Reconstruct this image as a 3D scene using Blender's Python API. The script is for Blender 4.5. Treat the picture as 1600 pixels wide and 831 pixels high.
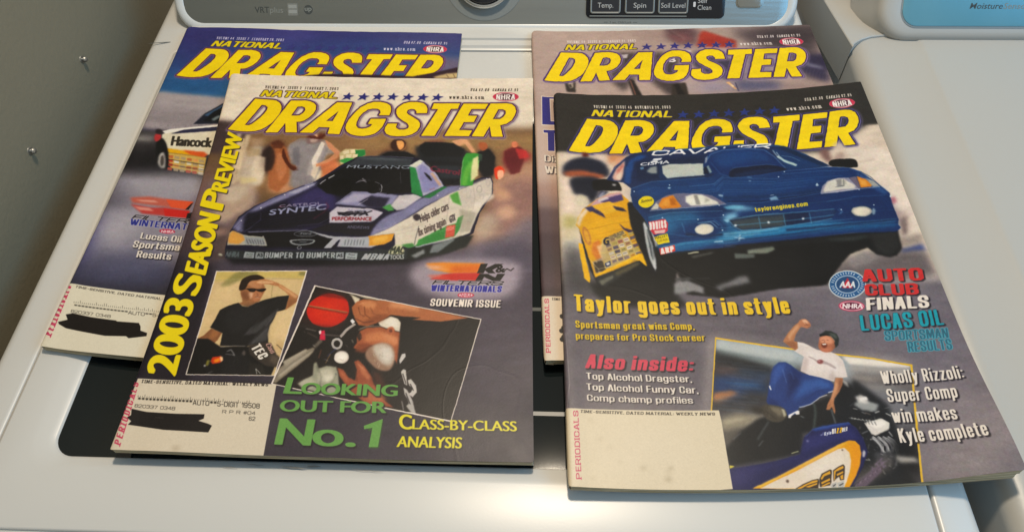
import bpy, bmesh, math, random
import numpy as np
from mathutils import Matrix, Vector

S = bpy.context.scene
for o in list(bpy.data.objects): bpy.data.objects.remove(o)
MM = 0.001

# ---------------------------------------------------------------- camera
cam_data = bpy.data.cameras.new('camera')
cam_data.sensor_width = 36.0
cam_data.lens = 27.0
cam_data.clip_start = 0.02; cam_data.clip_end = 50
camera = bpy.data.objects.new('camera', cam_data); S.collection.objects.link(camera)
camera.matrix_world = (Matrix.Translation((0, 0, 0.47518)) @ Matrix.Rotation(math.radians(3.86034), 4, 'Z')
                       @ Matrix.Rotation(math.radians(35.91375), 4, 'X') @ Matrix.Rotation(math.radians(-2.21593), 4, 'Z'))
S.camera = camera

# ---------------------------------------------------------------- room light (indoors, at night: a warm ceiling lamp, a cool screen glow from the right)
world = bpy.data.worlds.new('World'); S.world = world; world.use_nodes = True
bg = world.node_tree.nodes['Background']
bg.inputs[0].default_value = (1.0, 0.95, 0.84, 1); bg.inputs[1].default_value = 0.38

def area_lamp(name, loc, target, size, power, colour, size_y=None, spread=None):
    d = bpy.data.lights.new(name, 'AREA'); d.energy = power; d.color = colour
    d.shape = 'RECTANGLE' if size_y else 'DISK'; d.size = size
    if size_y: d.size_y = size_y
    if spread: d.spread = math.radians(spread)
    o = bpy.data.objects.new(name, d); S.collection.objects.link(o)
    o.location = Vector(loc) * MM
    o.rotation_euler = (Vector(target) - Vector(loc)).to_track_quat('-Z', 'Y').to_euler()
    return o
area_lamp('ceiling_lamp', (32, 600, 1300), (30, 230, 0), 0.14, 14.2, (1.0, 0.85, 0.66))
area_lamp('window_light', (1500, -60, 1150), (250, 350, 0), 1.9, 17.0, (0.14, 0.56, 1.0), 0.8)

S.view_settings.view_transform = 'Standard'; S.view_settings.look = 'None'
S.view_settings.exposure = 0.0; S.view_settings.gamma = 1.0
S.render.engine = 'CYCLES'
S.cycles.max_bounces = 6

# ---------------------------------------------------------------- print shop
# Cover prints are painted here, in millimetres of the flat cover (x from the
# spine, y up from the foot), into a pixel buffer that becomes the ink layer.
BOLD = .5
PPM = 4.0                                    # print resolution, dots per mm

def hexrgb(h):
    return np.array([int(h[i:i+2], 16) / 255.0 for i in (0, 2, 4)], np.float32)

_glyphs = {}
def glyph_outlines(text):
    """contours of a text line in the built-in typeface, em units"""
    if text in _glyphs: return _glyphs[text]
    cu = bpy.data.curves.new('type_sample', 'FONT'); cu.body = text
    ob = bpy.data.objects.new('type_sample', cu); S.collection.objects.link(ob)
    dg = bpy.context.evaluated_depsgraph_get()
    c = ob.to_curve(dg); out = []
    tt = np.linspace(0, 1, 7)[:-1, None]
    for sp in c.splines:
        b = sp.bezier_points
        if len(b) < 3: continue
        pts = []
        for i in range(len(b)):
            p, q = b[i], b[(i + 1) % len(b)]
            a0, a1, a2, a3 = [np.array(v[:2]) for v in (p.co, p.handle_right, q.handle_left, q.co)]
            if np.abs(a1 - a0).max() < 1e-6 and np.abs(a2 - a3).max() < 1e-6: pts.append(a0[None]); continue
            pts.append((1-tt)**3*a0 + 3*(1-tt)**2*tt*a1 + 3*(1-tt)*tt**2*a2 + tt**3*a3)
        out.append(np.concatenate(pts))
    ob.to_curve_clear(); bpy.data.objects.remove(ob); bpy.data.curves.remove(cu)
    _glyphs[text] = out
    return out

def smooth_closed(p, n=5):
    """Catmull-Rom through closed points"""
    p = np.asarray(p, float); a, b, c, d = np.roll(p, 1, 0), p, np.roll(p, -1, 0), np.roll(p, -2, 0)
    o = []
    for t in np.linspace(0, 1, n + 1)[:-1]:
        o.append(.5*((2*b) + (c-a)*t + (2*a-5*b+4*c-d)*t*t + (3*b-a-3*c+d)*t**3))
    return np.stack(o, 1).reshape(-1, 2)

def fill_mask(polys, x0, y0, w, h, ss=4):
    """non-zero-winding coverage of polygons (pixel coordinates) on a w x h window"""
    ys = (np.arange(h * ss) + .5) / ss + y0
    A = np.concatenate(polys); B = np.concatenate([np.roll(p, -1, 0) for p in polys])
    up = B[:, 1] > A[:, 1]
    lo, hi = np.minimum(A[:, 1], B[:, 1]), np.maximum(A[:, 1], B[:, 1])
    act = (lo[None] <= ys[:, None]) & (hi[None] > ys[:, None])
    n = int(act.sum(1).max()) if act.any() else 0
    m = np.zeros((h * ss, w), np.float32)
    if n == 0: return m.reshape(h, ss, w).mean(1)
    dy = np.where(B[:, 1] == A[:, 1], 1, B[:, 1] - A[:, 1])
    X = A[None, :, 0] + (ys[:, None] - A[None, :, 1]) * ((B[:, 0] - A[:, 0]) / dy)[None] - x0
    X = np.where(act, X, 1e9); D = np.where(act, np.where(up, 1, -1)[None], 0)
    k = np.argsort(X, 1)[:, :n]; X = np.take_along_axis(X, k, 1); D = np.take_along_axis(D, k, 1)
    wn = np.cumsum(D, 1); gx = np.arange(w)[None]
    for i in range(n - 1):
        on = (wn[:, i] != 0) & (X[:, i+1] < 1e8)
        r = np.nonzero(on)[0]
        if len(r) == 0: continue
        m[r] += np.clip(np.minimum(X[r, i+1][:, None], gx + 1) - np.maximum(X[r, i][:, None], gx), 0, 1)
    return np.clip(m.reshape(h, ss, w).mean(1), 0, 1)

def blur(m, s):
    if s < .25: return m
    k = int(math.ceil(s * 2.6)); g = np.exp(-.5 * (np.arange(-k, k + 1) / s) ** 2); g = (g / g.sum()).astype(np.float32)
    for ax in (0, 1):
        pad = [(0, 0)] * m.ndim; pad[ax] = (k, k)
        q = np.pad(m, pad, mode='edge'); o = np.zeros_like(m); n = m.shape[ax]
        for i, gi in enumerate(g):
            o += gi * (q[i:i+n] if ax == 0 else q[:, i:i+n])
        m = o
    return m

def dilate(m, rx, ry):
    """grow a mask by an ellipse of pixel radii rx, ry"""
    if rx <= .05 and ry <= .05: return m
    o = m.copy(); h, w = m.shape; K = int(math.ceil(max(rx, ry))) + 1
    q = np.pad(m, K)
    for ring in (1.0, .55):
        for a in np.linspace(0, 2 * math.pi, 17)[:-1]:
            fx, fy = rx * ring * math.cos(a), ry * ring * math.sin(a)
            ix, iy = math.floor(fx), math.floor(fy); tx, ty = fx - ix, fy - iy
            s = lambda dx, dy: q[K + iy + dy:K + iy + dy + h, K + ix + dx:K + ix + dx + w]
            v = (s(0, 0) * (1-tx) + s(1, 0) * tx) * (1-ty) + (s(0, 1) * (1-tx) + s(1, 1) * tx) * ty
            np.maximum(o, v, out=o)
    return o

def hull(p):
    """convex hull, counter-clockwise"""
    p = sorted(map(tuple, p)); lo, up = [], []
    for seq, out in ((p, lo), (p[::-1], up)):
        for q in seq:
            while len(out) > 1 and (out[-1][0]-out[-2][0])*(q[1]-out[-2][1]) - (out[-1][1]-out[-2][1])*(q[0]-out[-2][0]) <= 0: out.pop()
            out.append(q)
    return np.array(lo[:-1] + up[:-1])

def vnoise(h, w, cell, rng, stretch=1.0):
    """smooth value noise, mean 0"""
    gh, gw = int(h / cell) + 3, int(w / (cell * stretch)) + 3
    g = rng.standard_normal((gh, gw)).astype(np.float32)
    y = np.arange(h) / cell; x = np.arange(w) / (cell * stretch)
    iy, ix = y.astype(int), x.astype(int); fy, fx = (y - iy)[:, None], (x - ix)[None]
    fy = fy*fy*(3-2*fy); fx = fx*fx*(3-2*fx)
    a = g[iy][:, ix]; b = g[iy][:, ix+1]; c = g[iy+1][:, ix]; d = g[iy+1][:, ix+1]
    return (a*(1-fx)+b*fx)*(1-fy) + (c*(1-fx)+d*fx)*fy

def warp_print(px, amp, cell, rng, grain):
    """the uneven lay of a photograph in print: soft displacement and mottle"""
    h, w, _ = px.shape
    dx = vnoise(h, w, cell, rng)*amp + vnoise(h, w, cell*.35, rng)*amp*.5; dy = vnoise(h, w, cell, rng)*amp + vnoise(h, w, cell*.35, rng)*amp*.5
    y, x = np.mgrid[0:h, 0:w]
    X = np.clip(x + dx, 0, w-1.001); Y = np.clip(y + dy, 0, h-1.001); xi, yi = X.astype(int), Y.astype(int); fx, fy = (X-xi)[..., None], (Y-yi)[..., None]
    o = (px[yi, xi]*(1-fx) + px[yi, xi+1]*fx)*(1-fy) + (px[yi+1, xi]*(1-fx) + px[yi+1, xi+1]*fx)*fy
    m = vnoise(h, w, 5, rng)*.35 + vnoise(h, w, 14, rng, 2.2)*.45 + vnoise(h, w, 40, rng, 1.5)*.35 + rng.standard_normal((h, w)).astype(np.float32)*.25
    c = np.stack([vnoise(h, w, 9, rng), vnoise(h, w, 9, rng), vnoise(h, w, 9, rng)], -1)
    lum = o.mean(-1, keepdims=True)
    o = o * (1 + grain*m[..., None]) + grain*.10*m[..., None] + c*grain*.16*(.3+lum)
    return np.clip(o, 0, 1).astype(np.float32)

class Sheet:
    def __init__(s, w_mm, h_mm, base, seed=1):
        s.W, s.H = int(w_mm * PPM), int(h_mm * PPM)
        s.px = np.empty((s.H, s.W, 3), np.float32); s.px[:] = hexrgb(base)
        s.rng = np.random.default_rng(seed); s.clip = None
    def window(s, pts, pad):
        lo = np.floor(pts.min(0) - pad).astype(int); hi = np.ceil(pts.max(0) + pad).astype(int) + 1
        x0, y0 = max(lo[0], 0), max(lo[1], 0); x1, y1 = min(hi[0], s.W), min(hi[1], s.H)
        return x0, y0, x1 - x0, y1 - y0
    def lay(s, m, x0, y0, col, a=1.0, col2=None, g=None, noise=0):
        h, w = m.shape
        if s.clip is not None: m = m * s.clip[y0:y0+h, x0:x0+w]
        v = s.px[y0:y0+h, x0:x0+w]; c = hexrgb(col)[None, None]
        if col2 is not None:
            ax, ay, bx, by = [q * PPM for q in g]; dx, dy = bx-ax, by-ay; L = dx*dx+dy*dy + 1e-9
            t = ((np.arange(w)[None] + x0 - ax)*dx + (np.arange(h)[:, None] + y0 - ay)*dy) / L
            t = np.clip(t, 0, 1)[..., None]; c = c*(1-t) + hexrgb(col2)[None, None]*t
        if noise: c = c + vnoise(h, w, 5, s.rng)[..., None] * noise
        m = (m * a)[..., None]; v[:] = v*(1-m) + c*m
    def poly(s, polys, col, b=0, a=1, sm=0, col2=None, g=None, grow=0, noise=0, off=(0, 0), clip=None):
        P = [(smooth_closed(p) if sm else np.asarray(p, float)) * PPM + np.array(off) * PPM for p in polys]
        bs = b * PPM; pad = 3*bs + grow*PPM + 2
        x0, y0, w, h = s.window(np.concatenate(P), pad)
        if w <= 0 or h <= 0: return
        m = fill_mask(P, x0, y0, w, h)
        if grow: m = dilate(m, grow*PPM, grow*PPM)
        s.lay(blur(m, bs), x0, y0, col, a, col2, g, noise)
    def pen_text(s, t, o, ex, ey, layers, face, pen):
        """a line in the stroke faces: g gothic, s slab serif, m machine type"""
        hx, hy = (pen[0]*.85, pen[1]*.68) if face == 'g' else pen                           # half stem width and half bar height in cap heights
        o, ex, ey = map(lambda v: np.array(v, float), (o, ex, ey))
        args = (hx, hx*1.5 if face == 's' else 0, .09 if face == 'g' else .12)
        goal = np.linalg.norm(ex)/np.linalg.norm(ey); w0 = pen_strokes(t, *args, 0)[1]; w1 = pen_strokes(t, *args, 1)[1]
        unit = max((goal - w0)/(w1 - w0), .14)   # letter width that fills the line at this stem weight
        st, wd = pen_strokes(t, *args, unit)
        C = []
        for p in st:
            q = p.copy(); q[:, 1] = hy + q[:, 1]*(1 - 2*hy)
            a, b = q[:-1], q[1:]
            for u, v in zip(a, b):             # sweep a lozenge-ish pen along each stroke
                n = 10; ang = np.linspace(0, 2*math.pi, n + 1)[:-1] + math.pi/n
                k = np.stack([np.sign(np.cos(ang))*np.abs(np.cos(ang))**.6*hx, np.sign(np.sin(ang))*np.abs(np.sin(ang))**.6*hy], 1)
                pts = np.concatenate([k + u, k + v]); C.append(hull(pts))
        P = [(o + (c[:, :1]/wd)*ex + c[:, 1:]*ey) * PPM for c in C]
        if np.cross(ex, ey) < 0: P = [p[::-1] for p in P]
        s.finish(P, layers, 0, 0)
    def finish(s, P, layers, bx, by):
        big = max(l[1]*PPM + 3*l[4]*PPM + max(abs(l[2]), abs(l[3]))*PPM for l in layers) + max(bx, by) + 3
        x0, y0, w, h = s.window(np.concatenate(P), big)
        if w <= 0 or h <= 0: return
        base = fill_mask(P, x0, y0, w, h)
        if bx or by: base = dilate(base, bx, by)
        for col, grow, dx, dy, bl, al in layers:
            m = dilate(base, grow*PPM, grow*PPM) if grow else base
            if dx or dy: m = np.roll(m, (int(round(dy*PPM)), int(round(dx*PPM))), (0, 1))
            s.lay(blur(m, bl*PPM), x0, y0, col, al)
    def text(s, t, o, ex, ey, layers, bold=(0, 0)):
        """t set so its baseline runs from o to o+ex and capitals rise by ey;
        layers = [(colour, grow mm, dx, dy, blur mm, alpha)...] from the back to the front"""
        C = glyph_outlines(t)
        if not C: return
        allp = np.concatenate(C); xa, xb = allp[:, 0].min(), allp[:, 0].max()
        o, ex, ey = map(lambda v: np.array(v, float), (o, ex, ey))
        P = [(o + ((c[:, :1]-xa)/(xb-xa))*ex + (c[:, 1:]/.7)*ey) * PPM for c in C]
        cap = np.linalg.norm(ey)*PPM; bx, by = bold[0]*cap*BOLD, bold[1]*cap*BOLD
        if abs(ex[1]) > abs(ex[0]): bx, by = by, bx
        s.finish(P, layers, bx, by)
# Condensed gothic capitals and lower case, drawn as pen strokes on a 1 x 1 box.
# width : strokes (x is multiplied by the width; capitals rise to 1, small letters to .72)
PEN = {
'A':(1,'0,0 .42,1 .58,1 1,0;.17,.3 .83,.3'),'B':(1,'0,0 0,1 .7,1 1,.88 1,.66 .75,.53 0,.53;.75,.53 1,.4 1,.12 .7,0 0,0'),
'C':(1,'1,.66 1,.86 .74,1 .26,1 0,.86 0,.14 .26,0 .74,0 1,.14 1,.34'),'D':(1,'0,0 0,1 .66,1 1,.82 1,.18 .66,0 0,0'),
'E':(.8,'1,1 0,1 0,0 1,0;0,.53 .85,.53'),'F':(.8,'1,1 0,1 0,0;0,.5 .85,.5'),
'G':(1,'1,.7 1,.86 .74,1 .26,1 0,.86 0,.14 .26,0 .7,0 1,.14 1,.46 .55,.46'),'H':(1,'0,0 0,1;1,0 1,1;0,.52 1,.52'),
'I':(0,'0,0 0,1'),'J':(.9,'1,1 1,.14 .74,0 .26,0 0,.14 0,.3'),'K':(1,'0,0 0,1;1,1 .05,.42;.35,.62 1,0'),'L':(.8,'0,1 0,0 1,0'),
'M':(1.4,'0,0 0,1 .12,1 .5,.1 .88,1 1,1 1,0'),'N':(1,'0,0 0,1 .1,1 .9,0 1,0 1,1'),'O':(1,'.26,0 0,.14 0,.86 .26,1 .74,1 1,.86 1,.14 .74,0 .26,0'),
'P':(1,'0,0 0,1 .7,1 1,.87 1,.58 .7,.45 0,.45'),'Q':(1,'.26,0 0,.14 0,.86 .26,1 .74,1 1,.86 1,.14 .74,0 .26,0;.6,.25 1,-.08'),
'R':(1,'0,0 0,1 .7,1 1,.87 1,.6 .7,.48 0,.48;.6,.48 1,0'),'S':(1,'1,.7 1,.86 .74,1 .26,1 0,.86 0,.68 .2,.56 .8,.44 1,.32 1,.14 .74,0 .26,0 0,.14 0,.3'),
'T':(.9,'0,1 1,1;.5,1 .5,0'),'U':(1,'0,1 0,.14 .26,0 .74,0 1,.14 1,1'),'V':(1,'0,1 .44,0 .56,0 1,1'),'W':(1.6,'0,1 .22,0 .3,0 .5,.9 .7,0 .78,0 1,1'),
'X':(1,'0,0 1,1;0,1 1,0'),'Y':(1,'0,1 .5,.45 1,1;.5,.5 .5,0'),'Z':(.9,'0,1 1,1 0,0 1,0'),
'a':(.9,'0,.5 0,.6 .26,.72 .74,.72 1,.6 1,0;1,.44 .3,.38 0,.28 0,.12 .26,0 .66,0 1,.16'),'b':(.9,'0,1 0,0;0,.14 .3,0 .74,0 1,.12 1,.6 .74,.72 .3,.72 0,.58'),
'c':(.9,'1,.48 1,.6 .74,.72 .26,.72 0,.6 0,.12 .26,0 .74,0 1,.12 1,.24'),'d':(.9,'1,1 1,0;1,.14 .7,0 .26,0 0,.12 0,.6 .26,.72 .7,.72 1,.58'),
'e':(.9,'0,.38 1,.38 1,.6 .74,.72 .26,.72 0,.6 0,.12 .26,0 .74,0 1,.12 1,.2'),'f':(.5,'1,1 .6,1 .3,.9 .3,0;-.1,.7 1,.7'),
'g':(.9,'1,.72 1,-.14 .74,-.26 .26,-.26 0,-.16;1,.2 .7,.06 .26,.06 0,.18 0,.6 .26,.72 .7,.72 1,.58'),'h':(.9,'0,0 0,1;0,.58 .3,.72 .74,.72 1,.6 1,0'),
'i':(0,'0,0 0,.72;0,.95 0,1'),'j':(.3,'1,.72 1,-.14 .5,-.26 0,-.26;1,.95 1,1'),'k':(.9,'0,0 0,1;1,.72 .05,.3;.35,.45 1,0'),'l':(0,'0,0 0,1'),
'm':(1.7,'0,0 0,.72;0,.6 .15,.72 .38,.72 .5,.6 .5,0;.5,.6 .65,.72 .88,.72 1,.6 1,0'),'n':(.9,'0,0 0,.72;0,.58 .3,.72 .74,.72 1,.6 1,0'),
'o':(.9,'.26,0 0,.12 0,.6 .26,.72 .74,.72 1,.6 1,.12 .74,0 .26,0'),'p':(.9,'0,.72 0,-.26;0,.14 .3,0 .74,0 1,.12 1,.6 .74,.72 .3,.72 0,.58'),
'q':(.9,'1,.72 1,-.26;1,.14 .7,0 .26,0 0,.12 0,.6 .26,.72 .7,.72 1,.58'),'r':(.55,'0,0 0,.72;0,.52 .4,.7 1,.7'),
's':(.85,'1,.54 1,.62 .74,.72 .26,.72 0,.62 0,.5 .2,.4 .8,.32 1,.22 1,.1 .74,0 .26,0 0,.1 0,.2'),'t':(.5,'.35,.95 .35,.12 .6,0 1,0;-.1,.7 1,.7'),
'u':(.9,'0,.72 0,.12 .26,0 .7,0 1,.14;1,.72 1,0'),'v':(.9,'0,.72 .42,0 .58,0 1,.72'),'w':(1.5,'0,.72 .22,0 .3,0 .5,.65 .7,0 .78,0 1,.72'),
'x':(.9,'0,0 1,.72;0,.72 1,0'),'y':(.9,'0,.72 .5,.08;1,.72 .4,-.18 .1,-.26'),'z':(.8,'0,.72 1,.72 0,0 1,0'),
'0':(.9,'.26,0 0,.14 0,.86 .26,1 .74,1 1,.86 1,.14 .74,0 .26,0'),'1':(.4,'0,.78 1,1 1,0'),'2':(.9,'0,.74 0,.88 .26,1 .74,1 1,.86 1,.6 0,.12 0,0 1,0'),
'3':(.9,'0,.8 .2,1 .75,1 1,.86 1,.66 .7,.53 .4,.53;.7,.53 1,.4 1,.14 .74,0 .26,0 0,.14'),'4':(.9,'.8,0 .8,1 0,.3 1,.3'),'5':(.9,'1,1 .05,1 0,.55 .7,.6 1,.46 1,.14 .74,0 .26,0 0,.14'),
'6':(.9,'1,.86 .74,1 .26,1 0,.84 0,.14 .26,0 .74,0 1,.14 1,.44 .74,.57 .2,.57 0,.44'),'7':(.9,'0,1 1,1 .35,0'),'8':(.9,'.26,.53 0,.66 0,.88 .26,1 .74,1 1,.88 1,.66 .74,.53 .26,.53 0,.4 0,.12 .26,0 .74,0 1,.12 1,.4 .74,.53'),
'9':(.9,'0,.14 .26,0 .74,0 1,.16 1,.86 .74,1 .26,1 0,.86 0,.56 .26,.43 .8,.43 1,.56'),
'.':(0,'0,0 0,.03'),',':(0,'0,.03 -.0,0 -.02,-.12'),':':(0,'0,.08 0,.1;0,.58 0,.6'),'-':(.5,'0,.42 1,.42'),'#':(.9,'.25,0 .4,1;.65,0 .8,1;0,.35 1,.35;0,.68 1,.68'),
'$':(.9,'1,.78 .74,.92 .26,.92 0,.78 .1,.56 .9,.44 1,.22 .74,.08 .26,.08 0,.22;.5,0 .5,1'),'&':(1,'1,0 .2,.75 .35,1 .65,1 .75,.8 .05,.3 .2,0 .6,0 1,.35'),'*':(.8,'0,.6 1,.9;0,.9 1,.6;.5,.5 .5,1'),
}
SERIFED = set('ABDEFHIKLMNPRTUVWXYhiklmnpru1')
def pen_strokes(t, pen, serif=0, gap=.16, unit=.42):
    """strokes of a line in cap-height units and its natural width; pen = half stem width"""
    x = pen; out = []
    for ch in t:
        if ch == ' ': x += unit*.62 + .08; continue
        if ch not in PEN: ch = '-'
        w, st = PEN[ch]; w *= unit
        for s in st.split(';'):
            p = np.array([[float(q) for q in c.split(',')] for c in s.split()]); p[:, 0] = p[:, 0] * w + x
            out.append(p)
            if serif and ch in SERIFED:
                for e, o in ((p[0], p[1]), (p[-1], p[-2])):
                    if abs(e[0]-o[0]) < .6*abs(e[1]-o[1]) and (abs(e[1]) < .02 or abs(e[1]-1) < .02 or abs(e[1]-.72) < .02):
                        out.append(np.array([[e[0]-serif, e[1]], [e[0]+serif, e[1]]]))
        x += w + 2*pen + gap + (serif if serif else 0)
    return out, x - gap - pen

MASTHEAD = [
  '10.4,287.3 27.9,326.5 43.6,325.9 47.5,325 50.7,322.2 52.7,318.4 53.2,313.6 52.2,308.3 50,302.6 46.9,296.9 43.4,292.6 39.7,289.3 34.6,286.9 27.5,285.8 18.3,286.1;24.2,293.7 28,293.5 30.1,295.3 32.6,298.4 36.1,303.3 38.7,308.1 40.5,313 40.6,316.5 38.5,318.6 35,319.1',
  '43.5,285.6 60.1,325.6 72.8,326.3 77.1,325.4 81,323.5 83.3,320 83.7,315.2 82.2,310 79.2,305.1 75.4,301.5 72.6,300.1 68.8,299.4 71,286.8 61.1,286.4 59.2,297.7 54.2,286.1;62.8,307 67.4,307 70.4,307.6 73.1,310.5 74.5,314.4 73.6,317.5 70.7,318.7 67.1,318.1',
  '73.1,286.7 101.5,324.8 114.8,324.6 108,285.6 97.8,286 98.6,293.5 89.5,293.8 84.7,286.7;94.6,301.4 100.4,301.3 104,313.7',
  '133.3,304.7 146.5,305 145.9,301.6 144.4,295.6 141.6,290.6 138.9,287.3 134.7,285 128.8,283.8 122.8,284.1 117.9,285.8 114.3,288.6 112.5,292.7 112.6,297.7 114.6,304.2 118.1,311.1 122.7,318.7 128.4,323.6 133.6,326 139.8,326 145.4,324.5 148.7,321.5 149.9,318 149.9,313.7 148.9,309.3 139.8,309.4 141,312.6 140.4,315.6 138.1,317.3 133.8,317.5 129.7,316.2 125.8,312.2 122.8,306.5 121.4,300.1 121.5,296.3 123.3,293.4 126.7,292.5 130.2,293.2 133.6,295.4 135.1,298.1 131.2,298.7',
  '181.6,312.5 181.6,317.7 180.6,322 177.4,325.1 172.4,326.5 165.7,326.4 160.4,324.4 156.4,320.3 154.5,316.4 154.8,312 156.6,307.8 160.9,303.2 165.3,299.9 167.1,296.5 166.4,293.6 163,291.9 158.8,292.2 156.5,294.2 156.1,295.9 157,299.3 148.6,299.1 146.9,294.9 146.5,290.7 148.2,287 151.7,284.8 157.7,283.9 164.8,284.5 170.5,286.6 174.4,290.4 176.4,295.4 176.4,299.6 174.7,303.4 170.2,307.2 165.7,310.5 164,313.1 164.7,316.1 167.6,317.6 170.7,317.1 172.4,314.5 172.2,312.4',
  '186.8,325 209.7,325.2 208.1,318.4 202,318.1 189.9,285 178.4,285.1 190.9,317.8 185.1,317.9',
  '212.8,325 234.2,325 231.9,318.5 219.8,318.2 217.3,310.1 225,309.9 222.6,302.2 214,301.9 210.5,292.5 221.5,292.2 219.2,285.2 198.2,285.1',
  '236.2,325.3 249.8,325.7 254.6,324.6 257.7,321.1 258.7,316.3 257.9,310.7 255,304.8 250.9,300.6 245.3,298.4 248,284.9 238.3,284.9 236.4,297.3 231.5,284.9 221.5,285.2;238.7,306.1 244.8,306.1 247.7,308.6 249.7,312.9 249.7,316.3 247.2,318.1 243.3,318.1',
]
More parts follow.
